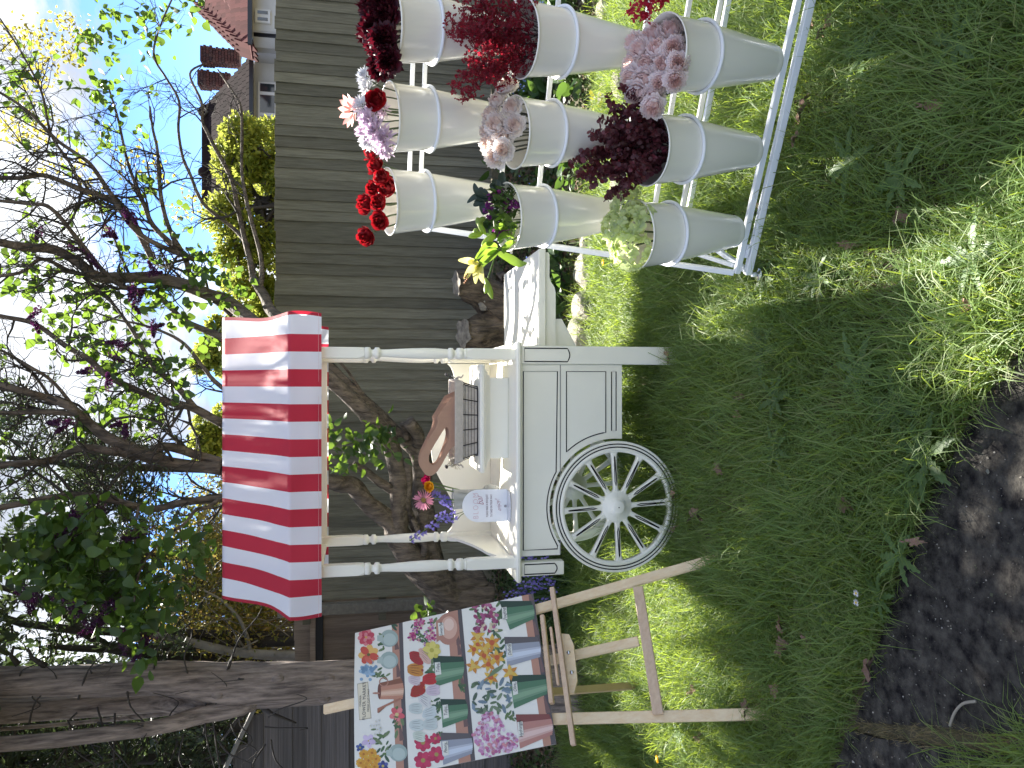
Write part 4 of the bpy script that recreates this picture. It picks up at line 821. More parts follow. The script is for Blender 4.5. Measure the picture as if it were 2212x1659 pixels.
# ivy sprigs on the lilac foot handled as leaves of the lilac
# fallen leaves, lawn weeds, dandelions, daisies
M_dead = mat('dead_leaf', (.22, .13, .09), .8, c2=(.30, .19, .14), scale=20, bump=.4, objrand=.3)
def lobed(k):
    r = random.Random(k); m = MB(); n = 26; ring = []
    for i in range(n):
        a = 2 * math.pi * i / n; lob = 1 + .32 * math.sin(a * 7 + k); rx = .5 * lob * (.62 if k % 3 else .4); ry = .5 * lob
        ring.append((rx * math.cos(a), ry * math.sin(a), .16 * math.sin(a * 2 + k) + .07 * math.sin(a * 5)))
    m.add([(0, 0, -.05)] + ring, [[0, 1 + i, 1 + (i + 1) % n] for i in range(n)], 0, True); m.tube([(0, -.5, 0), (.02, -.8, .05)], .015, 4); return m.mesh('fallen_leaf', M_dead)
DL = [lobed(k) for k in range(5)]
dl = [(1470, 1140, 'curled oak leaf in front of the wheel rim, right of centre'), (1467, 1068, 'pale brown leaf touching the foot of the wheel'), (1505, 1115, 'reddish fallen leaf lying just in front of the wheel'), (1520, 1110, 'small pink brown leaf beside the larger one in front of the wheel'), (1505, 1490, 'crumpled brown leaf between the easel legs'), (1523, 1590, 'brown leaf left of the left easel leg'), (1565, 1010, 'pale oak leaf on the shaded grass right of the wheel'), (1610, 855, 'pinkish curled leaf on the grass right of the cart leg'), (1607, 895, 'dark shrivelled leaf in the grass in front of the cart leg'), (1455, 770, 'brown leaf lying against the foot of the cart leg'),
      (1700, 1350, 'light leaf in the middle of the shaded lawn'), (1705, 1385, 'leaf fragment beside the light one in mid lawn'), (1735, 300, 'pale leaf on the grass in front of the middle lower bucket'), (1800, 60, 'long dry leaf on the grass at the right edge'), (1770, 50, 'curled brown leaf near the rack at the right edge'), (1755, 215, 'rust leaf at the edge of the sunny patch by the rack'), (1745, 245, 'second rust leaf at the edge of the sunny patch by the rack'), (1660, 455, 'feathery dead leaf in the grass before the left lower bucket'), (2030, 230, 'leaf on the shaded lawn at far lower right'), (2105, 665, 'pink brown oak leaf near the path edge'), (1990, 1170, 'long brown leaf lying at the edge of the path'), (1895, 1440, 'pointed brown leaf on the path edge by the crack'), (1840, 1090, 'brown curled leaf in the grass short of the path'), (1760, 1385, 'small leaf in the lawn by the daisy'), (1700, 1400, 'crumpled leaf near the centre bottom of the lawn'), (1850, 530, 'leaf in the sunlit grass before the rack'), (1960, 470, 'reddish leaf in the sunlit grass'), (1690, 1490, 'leaf on shaded grass in front of the easel'), (1625, 1530, 'leaf by the foot of the left easel leg')]
for i, (x, y, lb) in enumerate(dl):
    g = atz(x, y, .03); o = mobj('fallen_leaf', DL[i % 5]); s = rnd.uniform(.045, .08); o.scale = (s, s, s); o.location = (g.x, g.y, .062); o.rotation_euler = (rnd.uniform(-.5, .5), rnd.uniform(-.5, .5), rnd.uniform(0, 6.3)); tag(o, lb, 'fallen leaf', 'fallen leaves scattered on the lawn')
M_ros = mat('dandelion_leaf', (.07, .13, .04), .5, c2=(.10, .17, .055), scale=10, transl=.3, tcol=(.25, .38, .08), objrand=.15)
def toothed(nl, k):
    m = MB(); r = random.Random(k)
    for i in range(nl):
        a = 2 * math.pi * i / nl + r.gauss(0, .25); L_ = r.uniform(.7, 1.2); st_ = 9; c, s = math.cos(a), math.sin(a); vs = []; fs = []
        for j in range(st_ + 1):
            t = j / st_; w = .11 * math.sin(math.pi * min(1, t * .8 + .12)) * (1 + .35 * (1 if j % 2 else -1)) + .01; zz = .28 * math.sin(t * 2.3) * L_ * .55; x = t * L_
            for q in (-w, 0, w): vs.append((c * x - s * q, s * x + c * q, zz + (.03 if q else 0)))
        for j in range(st_):
            for q in range(2): fs.append((j * 3 + q, j * 3 + q + 1, j * 3 + q + 4, j * 3 + q + 3))
        m.add(vs, fs, 0, True)
    return m.mesh('rosette', M_ros)
TO = [toothed(7 + k, k) for k in range(3)]
ws = [(1660, 748, .17, 'pale toothed dandelion plant on the lawn right of the cart leg'), (1690, 968, .13, 'broad leaved weed rosette in mid lawn'), (1725, 1085, .15, 'dandelion rosette in the shade left of mid lawn'), (1665, 600, .12, 'sunlit dandelion leaves by the rack caster'), (1780, 600, .12, 'dandelion leaves at the edge of the sunlit grass'), (1960, 380, .15, 'dandelion plant with upright silver leaf in the dark lower right lawn'), (1850, 350, .16, 'green star shaped dandelion rosette in the shaded lower right lawn'), (2020, 985, .16, 'large dandelion plant growing at the edge of the path'), (1990, 1060, .1, 'small weed at the path edge beside the large one'), (1960, 1200, .13, 'leafy weed on the path edge left of the large dandelion'), (1800, 1310, .10, 'round leaved weed in the lower lawn near the path'), (1870, 800, .16, 'spread dandelion leaves in the right part of the shaded lawn'), (1950, 880, .14, 'weed rosette close to the right part of the path'), (1560, 905, .10, 'small rosette in the grass right of the wheel'), (1480, 1590, .12, 'shaded weed at the left edge by the easel'), (2080, 90, .13, 'weed rosette at the lower right corner of the lawn'), (1880, 120, .12, 'pale rosette in the lawn at the right edge'), (1690, 860, .14, 'broad weed rosette between the cart leg and the path'), (2120, 560, .14, 'dandelion leaves in the bright grass nearest the camera'), (1915, 1290, .1, 'daisy leaves at the corner of the path')]
for i, (x, y, s, lb) in enumerate(ws):
    g = atz(x, y, .03); t = empty('lawn_weed', (g.x, g.y, .052), lb, 'weed', 'broad leaved weeds in the lawn'); o = mobj('rosette', TO[i % 3], t); o.scale = (s * .72, s * .72, s * .62); o.rotation_euler[2] = i * 1.3
M_dy = mat('dandelion_yellow', (.85, .55, .02), .6, transl=.2); M_wp = mat('white_petal', (.82, .80, .80), .5, transl=.35)
def daisy(p, r, mp, mc, n, label, cat, name, h=.05, M=None, core=.3):
    t = empty(name, p, label, cat, None); m = MB(); m.tube([(0, 0, -h), (.004, 0, -h * .4), (0, 0, 0)], .0018, 5); m.build('stem', M_stem, t)
    a = np.linspace(0, 2 * np.pi, n, endpoint=False); D = np.stack([np.cos(a), np.sin(a), np.full(n, .15)], 1); P = np.zeros((n, 3))
    me = leafmesh('petals', P, D, np.full(n, r), mp, .35, .1, 'oval', .1, seed=2); o = mobj('petals', me, t)
    o2 = MB().sphere((0, 0, .001), r * core, sc=(1, 1, .5)).build('centre', mc, t)
    if M is not None: o.matrix_local = M; o2.matrix_local = M
    return t
for (x, y, lb) in [(1878, 1300, 'open daisy nearest the path'), (1878, 1280, 'half open daisy just right of the open one')]:
    g = atz(x, y, .06); daisy((g.x, g.y, .105), .013, M_wp, M_dy, 16, lb, 'daisy', 'daisy')
for (x, y, lb, h) in [(1303, 567, 'yellow dandelion flower beside the rack stile at the bed edge', .10), (1420, 1640, 'yellow flower at the left edge behind the easel', .12)]:
    g = atz(x, y, h); t = daisy((g.x, g.y, h), .020, M_dy, M_dy, 26, lb, 'dandelion', 'dandelion', h=h, core=.6)
# twig on the path, sticks
m = MB(); g = [atz(x, y, .02) for x, y in ((2052, 1568), (2062, 1540), (2080, 1520), (2108, 1515))]; tag(m.tube(smooth_path(g, 4), .004, 6).build('twig', mat('pale_twig', (.30, .27, .22), .8)), 'thin bent twig lying on the concrete path', 'twig')
m = MB(); g = [atz(x, y, .045) for x, y in ((1470 + 60, 915), (1500 + 60, 880), (1550, 860))]; tag(m.tube(g, .004, 6).build('twig', M_twig), 'dark stick in the grass right of the wheel', 'twig')
# ================================================================== the cart
CY = 3.66; CB = 4.42                       # front and back of the cart
TZ = .836
cart = empty('market_cart', (-.38, 4.04, 0), 'cream wooden flower cart with red and white striped canopy and large spoked wheels', 'cart')
cl = cart.location
def bx(name, x0, x1, y0, y1, z0, z1, m=M_white, parent=cart, bev=.003):
    return MB().box(((x0 + x1) / 2 - cl.x, (y0 + y1) / 2 - cl.y, (z0 + z1) / 2), (x1 - x0, y1 - y0, z1 - z0), bev=bev).build(name, m, parent)
bx('table_top', -.965, .205, CY - .02, CB + .02, TZ - .024, TZ, bev=.007)
MFRONT = Matrix(((1, 0, 0, -cl.x), (0, 0, -1, 0), (0, 1, 0, 0), (0, 0, 0, 1)))      # (x, z) drawing -> upright sheet facing the camera
def upright(Y): M = MFRONT.copy(); M[1][3] = Y - cl.y; return M
WX, WZ, AR = -.61, .326, .336
def arch_loop(r, zlo, zmid, n=40):
    a0 = math.atan2(zlo - WZ, math.sqrt(r * r - (zlo - WZ) ** 2)); a1 = math.pi - math.asin((zmid - WZ) / r)
    return [(WX + r * math.cos(a0 + (a1 - a0) * i / n), WZ + r * math.sin(a0 + (a1 - a0) * i / n)) for i in range(n + 1)]
lp = [(.096, .287)] + arch_loop(AR, .287, .608) + [(-.845, .608), (-.845, TZ - .026), (.096, TZ - .026)]
pf = curve2d([lp], .018, upright(CY + .03), 'front_panel', M_white, cart)
curve2d([lp], .018, upright(CB - .03), 'back_panel', M_white, cart)
bx('end_panel', .08, .096, CY + .045, CB - .045, .287, TZ - .03); bx('end_panel', -.845, -.829, CY + .045, CB - .045, .608, TZ - .03)
bx('floor_panel', -.26, .078, CY + .045, CB - .045, .300, .315)
# corner posts of the body
for (x0, x1, z0) in ((.098, .187, 0), (-.939, -.873, .592)):
    for Y in (CY + .005, CB - .055):
        bx('leg' if z0 == 0 else 'corner_block', x0, x1, Y, Y + .055, z0, TZ - .0255)
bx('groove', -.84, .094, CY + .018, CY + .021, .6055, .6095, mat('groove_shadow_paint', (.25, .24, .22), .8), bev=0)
# black pinstripes
st_ = MB(); pr = .0027
def stripe(pts, Y, closed=True): st_.tube([(x - cl.x, Y - cl.y, z) for x, z in pts], pr, 4, closed=closed, sm=False, cap=True)
def rect(x0, x1, z0, z1, Y): stripe([(x0, z0), (x1, z0), (x1, z1), (x0, z1)], Y)
YF = CY + .020
ab = [p for p in arch_loop(AR + .026, .20, .40, 60)]
a_in = [p for p in arch_loop(AR + .0, .287, .30, 90)]
def arc_between(r, z0left, z0right, n=30):
    aL = math.pi - math.asin((z0left - WZ) / r); aR = math.asin((z0right - WZ) / r)
    return [(WX + r * math.cos(aL + (aR - aL) * i / n), WZ + r * math.sin(aL + (aR - aL) * i / n)) for i in range(n + 1)]
stripe([(-.815, .622 + .0)] + [(-.80, .622)] + arc_between(AR + .014, .622, .622)[1:-1] + [(.062, .622), (.062, .795), (-.815, .795)], YF)
arr = arc_between(AR + .034, .576, .372); i0 = [i for i, p in enumerate(arr) if p[0] > WX + .1][0]
aa = math.asin((.576 - WZ) / (AR + .034)); bb = math.asin((.372 - WZ) / (AR + .034))
rarc = [(WX + (AR + .034) * math.cos(aa + (bb - aa) * i / 16), WZ + (AR + .034) * math.sin(aa + (bb - aa) * i / 16)) for i in range(17)]
stripe(rarc + [(.062, .372), (.062, .576)], YF)
rect(-.235, .062, .318, .342, YF)
for (x0, x1, z0) in ((.110, .175, .575), (-.930, -.882, .640)):
    xm = (x0 + x1) / 2; stripe([(x0, .792), (x0, z0)] + [(x0 + (x1 - x0) * i / 6, z0 - .012 * math.sin(math.pi * i / 6)) for i in range(1, 6)] + [(x1, z0), (x1, .792)], CY + .004)
st_.build('pinstripe', M_line, cart)

# wheels
def wheel(Y, name='wheel', lines=True):
    w = empty('wheel', (WX - cl.x, Y - cl.y, WZ)); w.parent = cart; Mx = Matrix.Rotation(R(90), 3, 'X')
    Ro, Ri = .326, .271
    MB().lathe([(Ri, -.012), (Ri + .004, -.017), (Ri + .018, -.017), (Ri + .022, -.013), (Ro - .012, -.013), (Ro - .004, -.018), (Ro, -.014), (Ro, .014), (Ri, .014), (Ri, -.012)], 96, (0, 0, 0), Matrix(((1, 0, 0), (0, 0, 1), (0, 1, 0)))).build('rim', M_white, w)
    Mh = Matrix(((1, 0, 0), (0, 0, 1), (0, 1, 0)))
    MB().lathe([(0.0005, -.042), (.026, -.042), (.033, -.038), (.034, -.03), (.042, -.028), (.046, -.022), (.048, -.016), (.074, -.014), (.078, -.010), (.078, .012), (.0005, .012)], 40, (0, 0, 0), Mh).build('hub', M_white, w)
    for k in range(12):
        a = R(30 * k + 3); c, s = math.cos(a), math.sin(a); pf_ = [(.070, .022), (.086, .0125), (.11, .0115), (.20, .0125), (.255, .0145), (.270, .020), (.281, .030)]
        m = MB(); vs = []
        for (q, h) in pf_:
            for (hh, yy) in ((-h, -.006), (-h * .55, -.0125), (h * .55, -.0125), (h, -.006), (h, .01), (-h, .01)): vs.append((c * q - s * hh, yy, s * q + c * hh))
        fs = []
        for i in range(len(pf_) - 1):
            for j in range(6): fs.append((i * 6 + j, i * 6 + (j + 1) % 6, i * 6 + 6 + (j + 1) % 6, i * 6 + 6 + j))
        m.add(vs, fs, 0, False); sp = m.build('spoke', M_white, w)
        if lines:
            m = MB(); pts = [(.104, 0), (.124, .0045), (.245, .0012), (.252, 0), (.245, -.0012), (.124, -.0045)]
            m.tube([(c * q - s * h, -.0135, s * q + c * h) for q, h in pts], .0024, 4, closed=True, sm=False); m.build('pinstripe', M_line, sp)
    if lines:
        m = MB()
        for rr_ in (.2965, .3115): m.tube([(rr_ * math.cos(a), -.0136, rr_ * math.sin(a)) for a in np.linspace(0, 2 * np.pi, 96, endpoint=False)], .0028, 4, closed=True, sm=False)
        m.tube([(Ri * math.cos(a) + .0, -.0172, Ri * math.sin(a)) for a in np.linspace(0, 2 * np.pi, 2, endpoint=False)], .0001, 3)
        m.tube([(.0, -.0425, 0), (0, -.0428, 0)], .0032, 8); m.build('pinstripe', M_line, w)
    return w
wheel(CY - .005); wheel(CB - .005, lines=False)
MB().tube([(WX - cl.x, CY - cl.y, WZ), (WX - cl.x, CB - cl.y, WZ)], .012, 10).build('axle', M_white, cart)

# turned canopy posts
def post(x, y):
    p = empty('canopy_post', (x - cl.x, y - cl.y, TZ)); p.parent = cart; h = .0265
    def sq(z0, z1, c0, c1):     # square section with chamfered lamb's tongue ends
        m = MB(); pr_ = [(z0, h * (.80 if c0 else 1)), (z0 + .028, h), (z1 - .028, h), (z1, h * (.80 if c1 else 1))]; vs = []; fs = []
        for (z, hh) in pr_:
            ch = h - hh
            k = .0035 + (.010 if hh < h else 0)
            for (sx, sy) in ((1, 1), (-1, 1), (-1, -1), (1, -1)):
                a = (sx * h, sy * (h - k)); b = (sx * (h - k), sy * h)
                vs += [a + (z,), b + (z,)] if sx * sy > 0 else [b + (z,), a + (z,)]
        for i in range(3):
            for j in range(8): fs.append((i * 8 + j, i * 8 + (j + 1) % 8, i * 8 + 8 + (j + 1) % 8, i * 8 + 8 + j))
        fs.append(tuple(range(8))); fs.append(tuple(24 + j for j in range(8))); m.add(vs, fs); return m
    sq(0, .238, False, True).build('square_foot', M_white, p); 
    prof = [(.020, .236), (.0265, .240), (.0265, .246), (.022, .250), (.0275, .256), (.0285, .270), (.0275, .284), (.019, .288), (.016, .294), (.019, .300), (.0275, .304), (.0285, .314), (.0275, .324), (.021, .328), (.022, .332)]
    prof += [(.0225, .338), (.0262, .39), (.0262, .44), (.0245, .50), (.0215, .56), (.0185, .61), (.0175, .640), (.019, .650), (.027, .654), (.028, .664), (.027, .674), (.018, .678), (.0165, .686), (.018, .692), (.0275, .696), (.0285, .708), (.0275, .720), (.0265, .722), (.020, .726)]
    MB().lathe(prof, 28).build('turned_spindle', M_white, p)
    m = sq(.724, .985, True, False); m.build('square_head', M_white, p)
for x in (-.872, .146):
    for y in (CY + .035, CB - .035): post(x, y)
# canopy frame
bx('canopy_rail', -.90, .172, CY + .012, CY + .03, 1.755, 1.80); bx('canopy_rail', -.90, .172, CB - .03, CB - .012, 1.755, 1.80)
bx('canopy_rail', -.90, -.88, CY + .06, CB - .06, 1.755, 1.80); bx('canopy_rail', .152, .172, CY + .06, CB - .06, 1.755, 1.80)
for x in (-.872, .146):
    MB().bar((x - cl.x, CY + .07 - cl.y, 1.79), (x - cl.x, 4.04 - cl.y, 2.19), .03, .03).build('rafter', M_white, cart); MB().bar((x - cl.x, CB - .07 - cl.y, 1.79), (x - cl.x, 4.06 - cl.y, 2.19), .03, .03).build('rafter', M_white, cart)
bx('ridge_pole', -.94, .22, 4.035, 4.065, 2.185, 2.21)
# back and side boards with curved tops
def zt(x): return atY(x, 1000, CB - .06).z
top = [(.115, 1.085), (.09, 1.062), (.03, 1.045), (-.03, 1.052), (-.10, 1.085), (-.18, 1.13), (-.27, 1.165), (-.365, 1.178), (-.46, 1.165), (-.54, 1.13), (-.62, 1.085), (-.69, 1.052), (-.76, 1.045), (-.82, 1.062), (-.845, 1.085)]
tp = [tuple(p[:2]) for p in smooth_path([(a, b, 0) for a, b in top], 4)]
curve2d([[(-.845, TZ + .001)] + [(.115, TZ + .001)] + tp], .016, upright(CB - .035), 'back_board', M_white, cart)
sd_ = [(CB - .07, 1.085), (CB - .10, 1.072), (CB - .18, 1.03), (CB - .30, .985), (CB - .42, .955), (CB - .52, .935), (CB - .60, .905), (CY + .075, .895)]
sp_ = [tuple(p[:2]) for p in smooth_path([(a, b, 0) for a, b in sd_], 4)]
for X in (-.872, .146):
    M = Matrix(((0, 0, 1, X - cl.x), (1, 0, 0, -cl.y), (0, 1, 0, 0), (0, 0, 0, 1)))
    curve2d([[(CY + .075, TZ + .001), (CB - .07, TZ + .001)] + sp_], .014, M, 'side_board', M_white, cart)
# drop-end tray on the right
def tr(name, x0, x1, y0, y1, z0, z1, bev=.003): return bx(name, x0, x1, y0, y1, z0, z1, bev=bev)
tr('tray_top', .192, .685, 3.80, 4.72, .672, .690); tr('tray_lip', .192, .685, 3.785, 3.802, .655, .692)
lp = [(.192, .655), (.192, .595), (.34, .595), (.375, .60), (.41, .612), (.435, .632), (.47, .637), (.655, .637), (.668, .643), (.672, .655)]
curve2d([[(.192, .6545), (.192, .598), (.47, .598), (.495, .604), (.52, .622), (.545, .630), (.66, .630), (.671, .636), (.673, .6545)]], .016, upright(3.815), 'tray_apron', M_white, cart)
curve2d([[(.192, .597), (.192, .480), (.335, .560), (.335, .597)]], .016, upright(3.835), 'tray_bracket', M_white, cart)
curve2d([[(.192, .597), (.192, .480), (.335, .560), (.335, .597)]], .016, upright(4.60), 'tray_bracket', M_white, cart)
tr('tray_apron', .192, .67, 4.66, 4.68, .600, .671)

# striped canopy cloth
M_red = mat('red_canvas', (.50, .025, .05), .75, bump=.15, bscale=500, transl=.34, tcol=(.62, .03, .07)); M_wht = mat('white_canvas', (.80, .81, .86), .75, bump=.15, bscale=500, transl=.36, tcol=(.80, .82, .88)); M_seam = mat('hem_red_canvas', (.42, .018, .04), .75, transl=.3)
XL, XR = -1.062, .322; nst = 17; hem = .016
edges = [XL, XL + hem] + [XL + hem + (XR - XL - 2 * hem) * i / nst for i in range(1, nst)] + [XR - hem, XR]
kind_ = [2] + [i % 2 for i in range(nst)] + [2]     # 0 white, 1 red, 2 hem
prof = []
def add_prof(p, q, n):
    for i in range(n): prof.append((p[0] + (q[0] - p[0]) * i / n, p[1] + (q[1] - p[1]) * i / n))
YFr, YR, YBk = 3.605, 4.05, 4.475
add_prof((YFr + .004, 1.752), (YFr, 1.892), 14); add_prof((YFr, 1.892), (YR, 2.252), 24); add_prof((YR, 2.252), (YBk, 1.892), 16); add_prof((YBk, 1.892), (YBk - .004, 1.752), 8); prof.append((YBk - .004, 1.75))
xsx = []; km = []
for i in range(len(edges) - 1):
    s = 6 if kind_[i] != 2 else 1
    for j in range(s): xsx.append(edges[i] + (edges[i + 1] - edges[i]) * j / s); km.append(kind_[i])
xsx.append(XR); nxx = len(xsx); V = []
for k, (y, z) in enumerate(prof):
    for x in xsx:
        u = (x - XL) / (XR - XL); roof = 1.0 if 14 <= k < 54 else 0.0; t = (z - 1.752) / .5
        sag = 0
        if 14 < k < 38: s = (k - 14) / 24; sag = -.020 * math.sin(math.pi * s) * (1 + .35 * math.sin(u * 9 + 1)) - .006 * math.sin(u * 38 + s * 5) * math.sin(math.pi * s)
        if 38 < k < 54: s = (k - 38) / 16; sag = -.016 * math.sin(math.pi * s)
        dy = 0
        if k <= 14: dy = (.008 * math.sin(u * 17 + 1.1) + .005 * math.sin(u * 41)) * (1 - k / 14) + .003 * math.sin(u * 23)
        edge = (.05 * max(0, 1 - u * 9) - .0 * 1) * math.sin(min(1, max(0, (k - 14) / 24)) * math.pi) if k < 38 else 0
        wr = .0035 * math.sin(11 * (x * 1.5 + z * 2.2)) * math.cos(7 * (x - z)) * (1 if k < 38 else .5)
        cr = -.004 * math.exp(-((z - 1.985 + .015 * math.sin(u * 8)) / .006) ** 2) if k < 38 else 0
        dx = (.010 * math.sin((z - 1.75) * 16) * (1 if u < .06 or u > .94 else 0))
        V.append((x + dx * (1 if u > .5 else -1) - cl.x, y + dy + wr + cr - cl.y, z + sag))
nk = len(prof); F = []; MI = []
for k in range(nk - 1):
    for j in range(nxx - 1):
        F.append((k * nxx + j, k * nxx + j + 1, (k + 1) * nxx + j + 1, (k + 1) * nxx + j)); MI.append(km[j])
me = npmesh('canopy_cloth', V, np.array(F), [M_wht, M_red, M_seam], MI, smooth=True); cc = mobj('canopy_cloth', me, cart)
m = MB()
for X_ in (YFr - .0015,): m.tube([(x - cl.x, YFr - .0015 + .008 * math.sin(((x - XL) / (XR - XL)) * 17 + 1.1) * .9 + .005 * math.sin(((x - XL) / (XR - XL)) * 41) * .9 - cl.y, 1.765) for x in np.linspace(XL, XR, 90)], .0006, 3, cap=False)
m.build('hem_stitching', mat('pale_thread', (.75, .6, .62), .7), cc)

# ------------------------------------------------------------------ things on the cart
SB = atz(1099, 903, TZ)       # front foot of the riser
ry = SB.y; xa = atY(1099, 990, ry).x; xb = atY(1099, 816, ry).x
ris = empty('display_riser', ((xa + xb) / 2, ry + .13, TZ), 'cream moulded riser shelf carrying the wire basket', 'display stand'); rz = ris.location
w = xb - xa
MB().box((0, 0, .049), (w, .24, .098), bev=.003).build('plinth', M_white, ris)
m = MB()
for (z0, z1, g) in ((.098, .105, .010), (.105, .113, .016), (.113, .121, .030), (.121, .131, .042)): m.box((0, -.004, (z0 + z1) / 2), (w + 2 * g, .24 + 2 * g, z1 - z0 - .0005), bev=.003)
m.build('moulding', M_white, ris)
MB().box((0, -.004, .143), (w + .135, .24 + .12, .0245), bev=.007).build('shelf_top', M_white, ris)
RT = TZ + .1548
# wire basket
bs = empty('wire_basket', (atY(1000, 908, ry + .13).x, ry + .12, RT), 'dark wire basket with pale linen liner standing on the white riser', 'basket'); b0 = bs.location; bs.scale = (1, 1, .80)
M_wire = mat('black_wire', (.03, .028, .028), .5, metal=.6); M_lin = mat('linen_cloth', (.58, .52, .45), .85, c2=(.50, .45, .39), scale=40, bump=.5, bscale=300, stretch=(1, 3, 1)); M_grip = mat('dark_wood_grip', (.03, .025, .022), .5)
def brect(z, n=12):
    t = z / .145; hx = .175 + .035 * t; hy = .105 + .025 * t; c = .02; P = []
    for (sx, sy) in ((1, -1), (1, 1), (-1, 1), (-1, -1)):
        for q in range(4):
            a = R(-90 + 30 * q) if (sx, sy) == (1, -1) else R(30 * q) if (sx, sy) == (1, 1) else R(90 + 30 * q) if (sx, sy) == (-1, 1) else R(180 + 30 * q)
            P.append(Vector((sx * (hx - c) + c * math.cos(a), sy * (hy - c) + c * math.sin(a), z)))
    return P
m = MB(); m.tube(brect(.004), .0032, 6, closed=True)
for z in (.026, .046, .066, .086, .106, .145): m.tube(brect(z), .0013 if z < .14 else .0026, 5, closed=True)
for t in (-.96, -.62, -.22, .18, .58, .96):
    for sy in (-1, 1):
        m.tube([(t * .172, sy * .105, .004), (t * .206, sy * .130, .145)], .0024, 5)
for t in (-.8, -.4, 0, .4, .8):
    for sx in (-1, 1): m.tube([(sx * .175, t * .10, .004), (sx * .21, t * .125, .145)], .0018, 5)
m.build('wire_frame', M_wire, bs)
m = MB(); rows = [(.008, -.004), (.05, -.005), (.10, -.005), (.150, -.004), (.156, .002), (.150, .008), (.125, .010), (.100, .009)]; q = []
for i, (z, o) in enumerate(rows):
    for j, p in enumerate(brect(z)):
        d = Vector((p.x, p.y, 0)).normalized(); wv = .0025 * math.sin(j * 2.3 + i) + (.003 * math.sin(j * 1.3) if i > 3 else 0); q.append(p + d * (o + wv))
n = 16; m.add(q + [(0, 0, .010)], [(i * n + j, i * n + (j + 1) % n, (i + 1) * n + (j + 1) % n, (i + 1) * n + j) for i in range(len(rows) - 1) for j in range(n)] + [(j, (j + 1) % n, len(q)) for j in range(n)], 0, False)
o = m.build('linen_liner', M_lin, bs); md = o.modifiers.new('s', 'SUBSURF'); md.levels = 1; md.render_levels = 1
for sx in (-1, 1):
    m = MB(); m.tube(smooth_path([(sx * .205, -.05, .14), (sx * .225, -.045, .165), (sx * .235, 0, .185), (sx * .225, .045, .165), (sx * .205, .05, .14)], 4), .0016, 5); h = m.build('handle', M_wire, bs)
    m = MB(); m.tube([(sx * .237, -.028, .186), (sx * .238, -.02, .187), (sx * .238, .02, .187), (sx * .237, .028, .186)], [.006, .009, .009, .006], 10); m.build('grip', M_grip, h)
    m = MB(); m.tube(smooth_path([(sx * .212, -.06, .128), (sx * .225, -.07, .120), (sx * .222, -.085, .105), (sx * .235, -.08, .092)], 4), [.004] * 13, 6)
    m.tube(smooth_path([(sx * .214, -.058, .135), (sx * .224, -.05, .146), (sx * .230, -.055, .162)], 4), [.003] * 9, 6); m.sphere((sx * .216, -.064, .128), .009); m.build('tie', M_lin, bs)
# brown card bouquet carriers: loop handled sheets leaning in the basket
M_card = mat('brown_card', (.45, .27, .18), .7, c2=(.42, .25, .165), scale=20, bump=.1, bscale=200)
outer = [(1010, 845), (975, 858), (944, 902), (946, 910), (941, 925), (908, 979), (906, 1003), (913, 1016), (921, 1027), (932, 1029), (944, 1021), (956, 1003), (976, 963), (1012, 952)]
inner = [(965, 921), (958, 930), (932, 972), (927, 986), (927, 998), (934, 1005), (943, 1002), (950, 993), (968, 955), (972, 940), (970, 926)]
YC0 = b0.y - .055
def sm_loop(pts, Y):
    P = [atY(x, y, Y) for x, y in pts]; k = len(P); o = []
    for i in range(k):
        a = P[i - 1]; b = P[i]; c = P[(i + 1) % k]
        for t in (.25, .5, .75) if 4 < i < 13 or len(pts) == len(inner) else (.5,):
            p = (a.lerp(b, .5)) * (1 - t) ** 2 + b * (2 * t * (1 - t)) + (b.lerp(c, .5)) * t * t if t != .5 or len(pts) == len(inner) or 4 < i < 13 else b
            o.append((p.x, p.z))
    return o
cz = Vector((b0.x, YC0, RT))
for k in range(5):
    M = Matrix(((1, 0, 0, -cz.x), (0, 0, -1, 0), (0, 1, 0, -cz.z), (0, 0, 0, 1)))
    nm = ['front', 'second', 'middle', 'fourth', 'rear'][k]
    o = curve2d([sm_loop(outer, YC0), sm_loop(inner, YC0)], .0035, M, 'bouquet_carrier', M_card, None)
    o.location = (cz.x + .004 * k, YC0 + .018 * k, cz.z + .004 * k + .002); o.rotation_euler[1] = R(-1.1 * k)
    tag(o, nm + ' of the nested brown card carriers with loop handle leaning in the wire basket' if k else 'frontmost brown card carrier with loop handle leaning in the wire basket', 'carrier', 'nested card bouquet carriers')
# raffia tangle
m = MB(); q = random.Random(9); c = b0 + Vector((-.205, -.06, .122))
for i in range(14):
    P = [Vector((q.gauss(0, .018), q.gauss(0, .012), q.gauss(0, .016))) for _ in range(5)]; m.tube(smooth_path(P, 5), .0011, 4, cap=False)
tag(m.build('raffia_bundle', mat('raffia', (.55, .48, .33), .8), None, c), 'loose knot of pale raffia at the left end of the wire basket', 'raffia')

